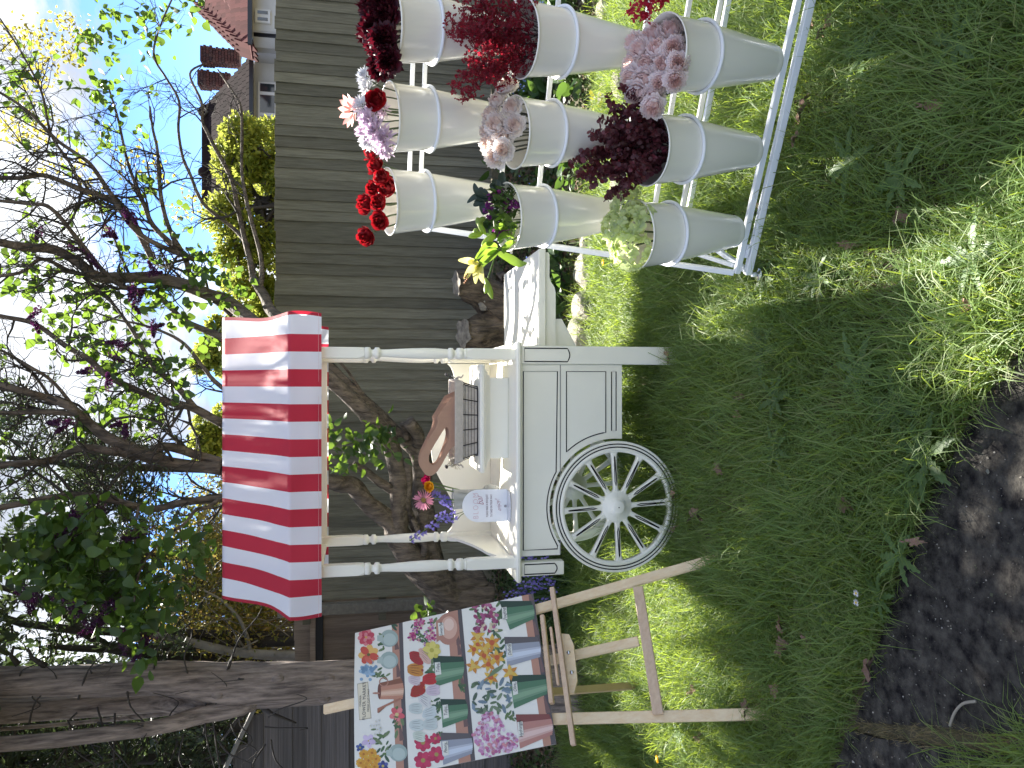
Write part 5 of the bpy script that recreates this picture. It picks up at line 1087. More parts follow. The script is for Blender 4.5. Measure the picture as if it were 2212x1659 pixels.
# sign
s0 = atz(1097.6, 1091, TZ); SY = s0.y; xl = atY(1097, 1126, SY).x; xr_ = atY(1097, 1056, SY).x; sw = xr_ - xl; zt_ = atY(999.5, 1091, SY).z; sh = zt_ - TZ
sg = empty('arched_sign', ((xl + xr_) / 2, SY, TZ), 'white arched acrylic sign reading BLOOM bar standing on the table top', 'sign'); sg.rotation_euler[0] = R(-7); sg.rotation_euler[1] = R(-.8)
hw = sw / 2; arc_ = [(-hw, .006), (hw, .006)] + [(hw * math.cos(a), sh - hw + hw * math.sin(a)) for a in np.linspace(0, math.pi, 28)]
MSG = Matrix(((1, 0, 0, 0), (0, 0, -1, 0), (0, 1, 0, 0), (0, 0, 0, 1)))
curve2d([arc_], .0035, MSG, 'arched_panel', mat('white_acrylic', (.80, .82, .85), .12, coat=.3, transl=.15), sg)
M_pk = mat('pink_lettering', (.60, .36, .40), .6); M_rd = mat('crimson_lettering', (.32, .04, .09), .6); M_gr = mat('mauve_lettering', (.18, .09, .13), .6)
def ST(z, x=0, rot=0):
    M = MSG.copy(); T = Matrix.Translation((x, z, .0026)) @ Matrix.Rotation(R(rot), 4, 'Z'); return M @ T
k_ = sh / .235
text('BLOOM', .040 * k_, ST(.165 * k_, -.0), 'lettering', M_pk, sg, sx=.80, off=-.0009, sp=1.35)
text('bar', .046 * k_, ST(.143 * k_, .026, 12), 'lettering', M_rd, sg, shear=.5, sx=.85, off=-.0006)
text('PLEASE MAKE A BOUQUET', .0150 * k_, ST(.108 * k_), 'lettering', M_gr, sg, sx=.60, sp=1.1)
text('TO TAKE ON YOUR WAY!', .0150 * k_, ST(.086 * k_), 'lettering', M_gr, sg, sx=.60, sp=1.1)
text('enjoy!', .032 * k_, ST(.050 * k_, 0, 10), 'lettering', M_rd, sg, shear=.5, sx=.8, off=-.0006)
MB().lathe([(.0004, -.0), (.006, 0), (.0065, -.003), (.0004, -.0045)], 12, (-.004, -.003, .014), Matrix.Rotation(R(-90), 3, 'X')).build('screw', mat('steel_screw', (.5, .5, .5), .25, metal=1), sg)
bs_ = [(.8 * hw * math.cos(a), -.055 - .018 * math.sin(a) * 1.0) for a in np.linspace(math.pi, 2 * math.pi, 12)]
m = MB(); hx_ = hw * .95; pts = [(-hx_, .03), (hx_, .03), (hx_, -.045)] + [(hx_ * math.cos(a), -.045 - .02 * math.sin(-a)) for a in np.linspace(0, -math.pi, 10)] + [(-hx_, -.045)]
pts = [(hx_ * math.cos(a), -.052 + .034 * math.sin(a) * 1.0) for a in np.linspace(-math.pi, 0, 14)] + [(hx_, .02), (-hx_, .02)]
o = curve2d([pts], .003, Matrix.Translation((0, 0, .0045)), 'foot_plate', MATS['white_acrylic'], sg); o.rotation_euler[0] = R(7)

# ribbed glass vase with flowers
M_gl = mat('smoked_glass', (.42, .44, .46), .06, transl=0)
def glassify(m, col_, a=.62):
    t = m.node_tree; n = t.nodes; tr = n.new('ShaderNodeBsdfTransparent'); tr.inputs[0].default_value = col_ + (1,); ms = n.new('ShaderNodeMixShader'); fr = n.new('ShaderNodeLayerWeight'); fr.inputs[0].default_value = .35
    mr = n.new('ShaderNodeMapRange'); mr.inputs['To Min'].default_value = 1 - a; mr.inputs['To Max'].default_value = .95; t.links.new(fr.outputs['Facing'], mr.inputs[0]); t.links.new(mr.outputs[0], ms.inputs[0])
    t.links.new(tr.outputs[0], ms.inputs[1]); t.links.new(n['Principled BSDF'].outputs[0], ms.inputs[2]); t.links.new(ms.outputs[0], n['Material Output'].inputs[0])
glassify(M_gl, (.70, .73, .75))
VY = SY + .20; vx = atY(1000, 1078, VY).x; vz = TZ; rimz = atY(979, 1078, VY).z
va = empty('glass_vase', (vx, VY, vz), 'grey ribbed glass vase of cut flowers behind the arched sign', 'vase'); hh = rimz - vz; rad_ = 22 / FPX * VY
m = MB(); prof = [(.030, .001), (.058, .012), (rad_ * 1.30, .04), (rad_ * 1.36, .062), (rad_ * 1.2, .085), (rad_ * .95, .10), (rad_ * .90, .14), (rad_ * .93, hh * .9), (rad_ * 1.0, hh * .98), (rad_ * 1.02, hh)]
P = smooth_path([(a, b, 0) for a, b in prof], 3); n = 64; vs = []
for p in P:
    for j in range(n): rr_ = p.x * (1 + .03 * (1 if j % 2 else -1)); a = 2 * math.pi * j / n; vs.append((rr_ * math.cos(a), rr_ * math.sin(a), p.y))
m.add(vs, [(i * n + j, i * n + (j + 1) % n, (i + 1) * n + (j + 1) % n, (i + 1) * n + j) for i in range(len(P) - 1) for j in range(n)], 0, True); m.build('body', M_gl, va)
MB().tube([(rad_ * 1.03 * math.cos(a), rad_ * 1.03 * math.sin(a), hh) for a in np.linspace(0, 2 * math.pi, 40, endpoint=False)], .0025, 6, closed=True).build('rim', M_gl, va)

# ------------------------------------------------------------------ flower heads
def petal_head(r, layers, mats_i, seed=0, ruffle=.15, close=0.0, core=None):
    """cupped petals in whorls. layers: (n, radius, height, cup, width)"""
    q = random.Random(seed); m = MB()
    for li, (n, rd, ht, cup, wd, mi) in enumerate(layers):
        for k in range(n):
            a = 2 * math.pi * k / n + li * .7 + q.gauss(0, .12); ph = q.uniform(0, 6); c, s = math.cos(a), math.sin(a); vs = []; NU, NV = 4, 4; sc = q.uniform(.88, 1.1)
            for i in range(NU + 1):
                t = i / NU; rr_ = rd * (math.sin(t * (math.pi / 2) * (1 - cup * .0)) * (1 - .35 * cup * t * t)) * sc; z = ht * (t ** (1.0 + cup)) * sc - (.16 * rd * max(0, t - .75) * 4 * (1 - cup))
                for j in range(NV + 1):
                    v = (j / NV - .5) * 2; w_ = wd * (math.sin(math.pi * (.12 + .80 * t)) ** .6) * v; bend = -abs(v) ** 2 * .22 * rd * (.4 + cup * .0) * -1
                    rf = ruffle * rd * math.sin(v * 5 + ph + li) * t ** 3 * .5
                    aa_ = a + w_ ; R_ = rr_ * (1 - .06 * v * v) + rf
                    vs.append((R_ * math.cos(aa_), R_ * math.sin(aa_), z + rf * .6 + .05 * rd * v * v * cup * -1))
            m.add(vs, [(i * 5 + j, i * 5 + j + 1, i * 5 + 6 + j, i * 5 + 5 + j) for i in range(NU) for j in range(NV)], mi, True)
    if core: m.sphere((0, 0, core[1]), core[0], core[2], n=6)
    return m
def scale_layers(L_, r): return [(n, a * r, b * r, c, w, mi) for (n, a, b, c, w, mi) in L_]
ROSE = [(6, 1.0, .55, .25, .62, 0), (5, .85, .75, .55, .62, 0), (5, .68, .85, .85, .7, 0), (5, .50, .90, 1.0, .8, 1), (4, .34, .92, 1.1, .9, 1), (3, .20, .92, 1.2, 1.1, 1)]
PEONY = [(8, 1.0, .35, .1, .5, 0), (8, .92, .62, .4, .5, 0), (8, .80, .80, .75, .5, 0), (7, .64, .86, .95, .55, 1), (6, .48, .84, 1.0, .6, 1), (6, .34, .82, 1.0, .6, 1), (4, .2, .8, 1.0, .7, 1)]
DPEO = [(7, 1.1, .25, .0, .52, 0), (7, 1.0, .55, .25, .55, 0), (7, .85, .8, .6, .55, 0), (6, .62, .82, .9, .55, 1), (6, .42, .75, .9, .6, 1), (5, .25, .7, 1, .6, 1)]
def pm(name, c, tc, rough=.6, tr_=.35): return mat(name, c, rough, transl=tr_, tcol=tc, spec=.3)
P_red = (pm('rose_red', (.20, .004, .010), (.42, .012, .02)), pm('rose_red_inner', (.15, .003, .007), (.32, .008, .012)))
P_pale = (pm('peony_blush', (.95, .90, .88), (.98, .92, .88), .6, .5), pm('peony_blush_inner', (.95, .83, .78), (.99, .84, .74), .6, .5))
P_pink = (pm('peony_pink', (.95, .86, .85), (.98, .88, .86), .6, .5), pm('peony_pink_inner', (.94, .76, .73), (.98, .78, .73), .6, .5))
P_dark = (pm('peony_maroon', (.050, .008, .016), (.16, .008, .02), .5, .25), pm('peony_maroon_inner', (.025, .004, .009), (.10, .004, .01), .5, .2))
P_yel = (pm('rose_yellow', (.85, .42, .02), (.9, .5, .02)), pm('rose_yellow_inner', (.80, .30, .01), (.9, .4, .01)))
P_mag = (pm('rose_magenta', (.45, .01, .09), (.7, .01, .15)), pm('rose_magenta_inner', (.33, .006, .06), (.5, .01, .1)))
HEADS = {}
def head(kind, r, mm, k):
    key = (kind, mm[0].name, k)
    if key not in HEADS:
        Ls = {'rose': ROSE, 'peony': PEONY, 'dpeo': DPEO}[kind]; HEADS[key] = petal_head(1, Ls, None, seed=k * 7 + 3, ruffle={'rose': .035, 'peony': .18, 'dpeo': .35}[kind]).mesh('bloom', list(mm))
    return HEADS[key]
M_sep = mat('dark_green_stem', (.045, .07, .025), .6); M_dstem = mat('artificial_stem', (.05, .055, .035), .5)
def orient(d, roll=0): return Vector(d).to_track_quat('Z', 'Y').to_matrix().to_4x4() @ Matrix.Rotation(roll, 4, 'Z')
def stem_bloom(name, label, cat, group, p, d, r, mesh, root, mstem=M_sep, sr=.0028, k=0, sq=1.0):
    """one cut flower: bloom at p facing d, stem down to root"""
    p = Vector(p); d = Vector(d).normalized(); t = empty(name, p, label, cat, group)
    o = mobj('bloom', mesh, t); o.matrix_local = orient(d, k * 1.7) @ Matrix.Diagonal((r, r, r * sq, 1))
    rt = Vector(root) - p; m = MB(); b = -d * r * .05; m.tube(smooth_path([b, b - d * r * .7 + rt * .08, rt * .5 + Vector((0, 0, .01)), rt], 4), sr, 5, cap=False)
    for j in range(5):
        a = j * 1.256; M3 = orient(d).to_3x3(); e = M3 @ Vector((math.cos(a) * .55 * r, math.sin(a) * .55 * r, .12 * r)); f = M3 @ Vector((math.cos(a + .35) * .2 * r, math.sin(a + .35) * .2 * r, -.02 * r)); g = M3 @ Vector((math.cos(a - .35) * .2 * r, math.sin(a - .35) * .2 * r, -.02 * r)); m.add([f, e, g], [(0, 1, 2)], 0)
    m.build('stem', mstem, t); return t
vtop = Vector((vx, VY, rimz)); vbot = Vector((vx, VY, vz + .03))
# gerbera
gp = atY(915, 1080, VY - .05); t = empty('gerbera', gp, 'pink gerbera daisy in the glass vase behind the sign', 'flower'); gr = 23 / FPX * VY
a = np.linspace(0, 2 * np.pi, 22, endpoint=False)
M_ger = mat('gerbera_pink', (.72, .30, .42), .5, transl=.35, tcol=(.85, .4, .5)); M_gc = mat('gerbera_centre', (.35, .24, .06), .8, bump=.8, bscale=400)
GM = orient((.05, -1, .25))
for (nm, nn, l0, l1, tilt, asp) in (('outer_petals', 22, .30, .72, .12, .40), ('inner_petals', 30, .22, .28, .45, .22)):
    a = np.linspace(0, 2 * np.pi, nn, endpoint=False) + (.1 if nn > 25 else 0); D = np.stack([np.cos(a), np.sin(a), np.full(nn, tilt)], 1); P_ = D * [l0 * gr, l0 * gr, 0] + [0, 0, .004]
    me = leafmesh(nm, P_, D, np.full(nn, l1 * gr) * rng.uniform(.9, 1.05, nn), M_ger, asp, .15, 'oval', .1, seed=3); o = mobj(nm, me, t); o.matrix_local = GM
o = MB().sphere((0, 0, .004), gr * .22, sc=(1, 1, .5)).build('centre', M_gc, t); o.matrix_local = GM
MB().tube(smooth_path([(0, .006, -.005), (.004, .03, -.05), vtop + Vector((0, -.02, 0)) - gp, vbot - gp], 4), .004, 6).build('stem', M_stem, t)
yp = atY(926, 1051, VY - .03); stem_bloom('rose', 'yellow rose in the vase, right of the pink gerbera', 'flower', None, yp - Vector((0, 0, .01)), (.1, -.75, .6), 14 / FPX * VY, head('rose', 1, P_yel, 1), vtop + Vector((.02, 0, -.1)), M_stem, .004, sq=1.1)
yp = atY(921, 1040, VY + .02); stem_bloom('rose', 'magenta rose half hidden behind the yellow rose in the vase', 'flower', None, yp - Vector((0, 0, .015)), (.4, -.3, .85), 15 / FPX * VY, head('rose', 1, P_mag, 2), vtop + Vector((.03, .01, -.1)), M_stem, .004, sq=1.2)
def bell_stalk(pts, nb, label, r=.0032, t0=.3):
    P = [Vector(p) for p in pts]; o0 = P[0]; t = empty('bluebell', P[-1], label, 'flower', 'bluebells in the glass vase'); o = P[-1]; Q = smooth_path([p - o for p in P], 6); m = MB(); m.tube(Q[::-1], interp([r, r * .5], len(Q) - 1)[:len(Q)], 5); m.build('stem', M_stem, t)
    m = MB(); k = len(Q)
    for i in range(nb):
        j = max(0, int(k - 1 - k * (1 - t0) * i / nb)); c = Q[j]; a = i * 2.4; s = 1.5; of = Vector((math.cos(a) * .018, math.sin(a) * .014, math.sin(a * 1.3) * .012)); m.tube([c, c + of], .0012, 3, mi=0, cap=False); e = c + of
        for jj in range(6):
            aa_ = jj * 1.047; b1 = e + Vector((math.cos(aa_) * .003, math.sin(aa_) * .003, .004)); b2 = e + Vector((math.cos(aa_) * .0062, math.sin(aa_) * .0062, -.008)); b3 = e + Vector((math.cos(aa_) * .014, math.sin(aa_) * .014, -.016)); sd2 = Vector((-math.sin(aa_), math.cos(aa_), 0)) * .0032
            m.add([b1, b2 - sd2, b3, b2 + sd2], [(0, 1, 2, 3)], 1)
    m.build('bells', [M_stem, M_bb], t); return t
bell_stalk([vbot + Vector((-.01, 0, 0)), atY(1002, 1105, VY), atY(965, 1118, VY), atY(925, 1140, VY), atY(885, 1168, VY)], 28, 'long bluebell spike arching left of the vase', t0=.42)
bell_stalk([vbot + Vector((-.02, 0, 0)), atY(1004, 1108, VY - .01), atY(985, 1122, VY), atY(958, 1112, VY), atY(940, 1122, VY)], 12, 'short bluebell sprig beside the arching spike', t0=.5)
bell_stalk([vbot, atY(980, 1085, VY), atY(955, 1078, VY), atY(930, 1064, VY)], 22, 'bluebell spray tucked under the yellow rose', t0=.45)
bell_stalk([vbot, atY(985, 1095, VY - .02), atY(965, 1086, VY - .02), atY(948, 1080, VY - .02)], 14, 'bluebell spray hanging below the pink gerbera', t0=.5)
# ================================================================== the bucket rack
RA = Vector((.428, 2.737, 0)); rb = Vector((.897, -.442, 0)).normalized(); rn = Vector((.442, .897, 0)).normalized(); UP = Vector((0, 0, 1))
def RP(u, s, z): return RA + rb * u + rn * s + UP * z
rack = empty('bucket_rack', RA, 'white powder coated folding metal rack holding tiers of tall flower buckets', 'display rack')
def rbar(name, p, q, w=.020, d=None, m=M_rackw, up=None):
    o = MB(); o.bar(Vector(p) - RA, Vector(q) - RA, w, d or w, up=up or tuple(rn), bev=.002); return o.build(name, m, rack)
UW = 1.50
def ls(z): return (z - .16) * (.5012 / 1.1835)
rbar('base_bar', RP(-.0, -.012, .118), RP(UW, -.012, .118), .026); rbar('crossbar', RP(0, 0, .158), RP(UW, 0, .158), .022)
for u in (.0, UW): rbar('front_upright', RP(u, ls(.168), .168), RP(u, ls(1.40), 1.40), .020)
for u in (.012, UW - .012):
    rbar('base_side', RP(u, .005, .118), RP(u, .62, .118), .020); rbar('rear_leg', RP(u + .012, .62, .13), RP(u + .004, ls(.99) + .02, .99), .018)
    rbar('side_brace', RP(u + .012, .02, .165), RP(u + .012, .32, .36), .016)
rbar('rear_base_bar', RP(.02, .63, .118), RP(UW - .02, .63, .118), .022)
for z in (1.387, 1.342, 1.037, .897, .604, .480, .385): rbar('crossbar', RP(.011, ls(z) + .004, z), RP(UW - .011, ls(z) + .004, z), .0165)
for u in (.09, UW - .09): m = MB(); m.box(RP(u, -.008, .138) - RA, (.05, .008, .016), Matrix((rb, rn, UP)).transposed()); m.tube([RP(u - .02, -.016, .138) - RA, RP(u + .02, -.016, .138) - RA], .005, 8); m.build('hinge', M_rackw, rack)
M_chr = mat('zinc_metal', (.55, .57, .60), .2, metal=1.0); M_rub = mat('black_rubber', (.02, .022, .024), .6)
c = RP(.0, ls(.985) - .02, .985) - RA; m = MB(); m.tube([c, c - rb * .035], .004, 8)
for s in (-1, 1): m.bar(c - rb * .03, c - rb * .045 + rn * s * .018, .003, .010)
m.build('wing_nut', M_chr, rack)
for (u, s) in ((.0, -.012), (UW, -.012), (.02, .63), (UW - .02, .63)):
    p = RP(u, s, .10) - RA; m = MB(); m.tube([p, p - UP * .022], .009, 10); k = m.build('caster', M_rackw, rack)
    m = MB(); m.lathe([(.004, 0), (.024, -.004), (.028, -.010), (.024, -.016), (.008, -.020)], 16, p - UP * .018); m.box(p - UP * .050 + rn * .012, (.030, .004, .045)); m.box(p - UP * .050 + rn * .012 + Vector((0, .0, 0)), (.004, .03, .045)); m.build('swivel', M_chr, k)
    m = MB(); m.lathe([(.001, -.010), (.024, -.010), (.027, -.006), (.027, .006), (.024, .010), (.001, .010)], 20, p - UP * .068 + rn * .02, Matrix.Rotation(R(90), 3, 'Y')); m.build('wheel', M_rub, k)

# buckets
TILT = .246; BL = .45; RB_, RT_ = .060, .118
ba = (UP * math.cos(TILT) - rn * math.sin(TILT)).normalized(); bM = Matrix((rb, ba.cross(rb).normalized(), ba)).transposed()
def bucket_meshes():
    pr = [(.0005, .004), (.044, .004), (.052, .002), (.057, .006), (.0595, .014), (.062, .03), (.0685, .092), (.0705, .095), (.0705, .100), (.0695, .103), (RT_ * .86, .292), (RT_ * .905, .300), (RT_ * .885, .318), (RT_ * .985, BL - .012), (RT_, BL - .006), (RT_ + .004, BL - .002), (RT_ + .0045, BL + .002), (RT_ + .002, BL + .004), (RT_ - .001, BL + .001), (RT_ * .955, BL - .02), (RT_ * .86, .29), (.062, .03), (.055, .014), (.0005, .012)]
    body = MB().lathe(pr, 56).mesh('body', M_bucket)
    n = 64; rr_ = RT_ * .900 + .0045; ring = MB().tube([(rr_ * math.cos(a), rr_ * math.sin(a), .306 + .012 * (1 if math.sin(a) > 0 else 0) * math.sin(a)) for a in np.linspace(0, 2 * np.pi, n, endpoint=False)], .0062, 8, closed=True).mesh('band', mat('white_band', (.82, .84, .86), .3)); return body, ring
bmesh_, rmesh_ = bucket_meshes()
ROWS = {0: (.208, -.018), 1: (.63, .157), 2: (1.046, .309)}
rown = {0: 'bottom', 1: 'middle', 2: 'top'}; coln = {0: 'left', 1: 'centre', 2: 'right', 3: 'far right'}
BK = {}
cont = {(0, 0): 'pale green hydrangeas', (0, 1): 'dark maroon round leaved sprays', (0, 2): 'pale pink peonies', (1, 0): 'a green lily and purple wildflowers', (1, 1): 'blush peonies', (1, 2): 'crimson blossom sprays', (2, 0): 'dark red roses', (2, 1): 'white and lilac chrysanthemums', (2, 2): 'maroon peonies', (0, 3): 'red sprays, mostly beyond the frame'}
for rw in range(3):
    for c in range(4):
        if c == 3 and rw > 0: continue
        z, s = ROWS[rw]; p = RP(.167 + .292 * c, s, z)
        t = empty('flower_bucket', p, 'tall tapered cream bucket in the %s row holding %s' % (rown[rw], cont[(rw, c)]), 'bucket', 'tall cream buckets on the white rack')
        t.matrix_world = Matrix.Translation(p) @ bM.to_4x4(); mobj('body', bmesh_, t); mobj('band', rmesh_, t); BK[(rw, c)] = p
def BP(k, x, y, h):      # point in bucket space: x along the rack, y towards the back, h above the rim centre along the axis
    return BK[k] + rb * x + (ba.cross(rb)).normalized() * y + ba * (BL + h)
def root(k, x, y): return BP(k, x * .35, y * .35, -.16)
ordn = ['first', 'second', 'third', 'fourth', 'fifth', 'sixth', 'seventh', 'eighth', 'ninth', 'tenth', 'eleventh', 'twelfth', 'thirteenth', 'fourteenth', 'fifteenth', 'sixteenth', 'seventeenth', 'eighteenth', 'nineteenth', 'twentieth']
def pix(p):
    d = Vector(p) - Vector((0, 0, CAMH)); z = d.dot(cf); return 1106 - FPX * d.dot(cu) / z, 829.5 - FPX * d.dot(my) / z
def bunch(key, spots, kind, mm, r, what, where, group, mstem=M_dstem, nm='peony', face=None, varr=.12, sq=1.0, depth=None):
    """spots: pixel (x, y) of each head with a depth offset towards the camera"""
    items = sorted(spots, key=lambda q: -q[1]); q = random.Random(len(spots) * 7 + key[0]); c = BP(key, 0, 0, .04)
    for i, (x, y, dy) in enumerate(items):
        Y = c.y + dy; p = atY(x, y, Y); d = (p - BP(key, 0, 0, -.10)).normalized() * (.8 if face is None else face) + Vector((q.gauss(0, .12), -.55, q.gauss(0, .1)))
        mesh = head(kind, 1, mm, i % 3); lb = '%s, %s from the left in the %s' % (what, ordn[min(i, 19)], where)
        e = p - BP(key, 0, 0, 0)
        stem_bloom(nm, lb, 'flower', group, p - d.normalized() * r * .35, d, r * q.uniform(1 - varr, 1 + varr), mesh, root(key, e.dot(rb), e.dot(rn)), mstem, .0034, k=i, sq=sq)
def zz(pts, ox, oy, k): return [(ox + a * k, oy + b * k, d) for (a, b, d) in pts]
# top left: red roses
bunch((2, 0), zz([(320, 1020, .03), (340, 1105, .0), (375, 1175, -.05), (320, 1250, .03), (355, 1345, -.04), (275, 1355, .03), (365, 1460, -.03), (275, 1565, .0), (425, 1250, -.02)], 702, 0, .3255), 'rose', P_red, .043, 'dark red rose', 'top left bucket', 'red roses in the top left bucket', M_sep, 'rose', sq=1.15)
# top right: maroon peonies
bunch((2, 2), zz([(300, 30, .0), (385, 20, -.03), (290, 120, .04), (400, 110, -.04), (330, 190, -.02), (280, 210, .05), (380, 260, -.05), (325, 290, .02), (370, 380, .0), (410, 400, -.04), (355, 440, .03), (300, -60, .02), (390, -70, -.03)], 702, 0, .3255), 'dpeo', P_dark, .048, 'dark maroon peony', 'top right bucket', 'maroon peonies in the top right bucket', M_dstem)
# middle centre: blush peonies (zoom 5)
bunch((1, 1), zz([(540, 830, .02), (450, 960, .04), (580, 1010, -.05), (390, 1090, .05), (430, 1180, -.03), (610, 1190, -.07), (360, 1240, .05), (500, 1280, -.03), (370, 1360, .03), (500, 1420, -.05), (430, 1480, .0)], 972, 0, .2278), 'peony', P_pale, .044, 'blush peony', 'middle row centre bucket', 'blush peonies in the middle row', M_dstem)
# bottom right: pale pink peonies (zoom 6)
bunch((0, 2), zz([(530, 170, .0), (430, 190, .05), (320, 230, .09), (350, 270, .05), (450, 260, .0), (545, 265, -.05), (310, 345, .09), (400, 350, .04), (480, 355, -.02), (570, 350, -.08), (310, 430, .08), (380, 440, .04), (465, 455, -.02), (550, 445, -.07), (340, 520, .06), (430, 535, .02), (430, 590, .0), (300, 380, .10), (350, 480, .06)], 1242, 0, .3906), 'peony', P_pink, .044, 'pale pink peony', 'bottom right bucket', 'pale pink peonies in the bottom right bucket', M_dstem)
# top centre: chrysanthemums, rose, gerbera
M_cw = mat('chrysanthemum_white', (.80, .81, .84), .5, transl=.35, tcol=(.9, .9, .9)); M_clil = mat('chrysanthemum_lilac', (.66, .54, .64), .5, transl=.35, tcol=(.8, .65, .8)); M_pd = mat('gerbera_coral', (.75, .36, .32), .5, transl=.4, tcol=(.9, .45, .4))
def mum_mesh(m_, seed, n=120):
    q = np.random.default_rng(seed); a = q.uniform(0, 2 * np.pi, n); e = q.uniform(-.15, 1.5, n); D = np.stack([np.cos(a) * np.cos(e), np.sin(a) * np.cos(e), np.sin(e)], 1)
    return leafmesh('bloom', D * .32, D + q.normal(size=D.shape) * .12, q.uniform(.5, .75, n), m_, .26, .35, 'oval', -.25, seed=seed)
MUMw = mum_mesh(M_cw, 1); MUMl = mum_mesh(M_clil, 2)
for i, (a, b, dy, r, ms, lb) in enumerate([(280, 515, .0, .040, MUMw, 'topmost right white chrysanthemum in the top centre bucket'), (295, 590, .04, .040, MUMw, 'white chrysanthemum behind the red rose in the top centre bucket'), (255, 710, .0, .045, MUMw, 'white chrysanthemum between the red rose and the coral gerbera'), (300, 930, .05, .045, MUMw, 'white chrysanthemum at the left back of the top centre bucket'),
        (310, 800, -.02, .055, MUMl, 'large lilac chrysanthemum in the middle of the top centre bucket'), (350, 870, -.04, .055, MUMl, 'lilac chrysanthemum low in the top centre bucket'), (290, 870, .03, .050, MUMl, 'lilac chrysanthemum behind the two lower ones in the top centre bucket'), (400, 920, -.04, .050, MUMl, 'lilac chrysanthemum drooping over the left rim of the top centre bucket'), (400, 990, .0, .040, MUMl, 'leftmost pale lilac chrysanthemum beside the red roses'), (395, 730, .0, .032, MUMl, 'small lilac chrysanthemum below the red rose in the top centre bucket')]):
    c = BP((2, 1), 0, 0, .04); p = atY(702 + a * .3255, b * .3255, c.y + dy); d = (p - BP((2, 1), 0, 0, -.12)).normalized() + Vector((0, -.45, 0)); e = p - BP((2, 1), 0, 0, 0)
    stem_bloom('chrysanthemum', lb, 'flower', 'chrysanthemums in the top centre bucket', p, d, r, ms, root((2, 1), e.dot(rb), e.dot(rn)), M_sep, .0026, k=i)
c = BP((2, 1), 0, 0, .05); p = atY(702 + 335 * .3255, 670 * .3255, c.y - .05); stem_bloom('rose', 'single dark red rose among the chrysanthemums of the top centre bucket', 'flower', None, p + Vector((0, .01, -.01)), (.1, -.9, .45), .046, head('rose', 1, P_red, 1), root((2, 1), 0, 0), M_sep, .003, sq=1.1)
p = atY(702 + 195 * .3255, 735 * .3255, c.y + .02); q_ = np.linspace(0, 2 * np.pi, 12, endpoint=False); D = np.stack([np.cos(q_), np.sin(q_), np.full(12, .5)], 1)
stem_bloom('gerbera', 'coral pink gerbera seen from behind above the top centre bucket', 'flower', None, p, (.1, .5, .8), .058, leafmesh('bloom', D * .1, D, np.full(12, 1.0), M_pd, .42, .2, 'oval', .0, seed=4), root((2, 1), 0, 0), M_sep, .003)
# bottom left: green hydrangea heads
M_hyd = mat('hydrangea_green', (.6, .68, .36), .6, transl=.45, tcol=(.85, .95, .45), island=[(.56, .64, .38), (.70, .76, .42), (.64, .72, .32), (.50, .58, .36)])
def hyd_mesh(seed, n=46):
    q = np.random.default_rng(seed); a = q.uniform(0, 2 * np.pi, n); e = np.arcsin(q.uniform(-.1, 1, n)); C = np.stack([np.cos(a) * np.cos(e), np.sin(a) * np.cos(e), .8 * np.sin(e)], 1); P = []; D = []
    for i in range(n):
        ax = C[i] / np.linalg.norm(C[i]); u = np.cross(ax, [.3, .5, .8]); u /= np.linalg.norm(u); v = np.cross(ax, u); ph = q.uniform(0, 6)
        for j in range(4): aa_ = ph + j * np.pi / 2; P.append(C[i]); D.append(u * np.cos(aa_) + v * np.sin(aa_) + ax * .22)
    return leafmesh('bloom', np.array(P), np.array(D), q.uniform(.24, .36, len(P)), M_hyd, .95, .12, 'round', .12, seed=seed)
HY = [hyd_mesh(k) for k in range(2)]
for i, (a, b, dy, r, lb) in enumerate([(275, 1130, .02, .058, 'upper right pale green hydrangea in the bottom left bucket'), (330, 1220, -.04, .066, 'front pale green hydrangea in the bottom left bucket'), (225, 1270, .06, .062, 'back pale green hydrangea in the bottom left bucket'), (290, 1370, .0, .075, 'sunlit yellow green hydrangea at the left of the bottom left bucket')]):
    c = BP((0, 0), 0, 0, .02); p = atY(1242 + a * .3906, b * .3906, c.y + dy); e = p - BP((0, 0), 0, 0, 0); d = ba + rb * e.dot(rb) * 3 - rn * .3
    stem_bloom('hydrangea', lb, 'flower', 'green hydrangeas in the bottom left bucket', p - d.normalized() * .02, d, r, HY[i % 2], root((0, 0), e.dot(rb), 0), M_sep, .004, k=i)
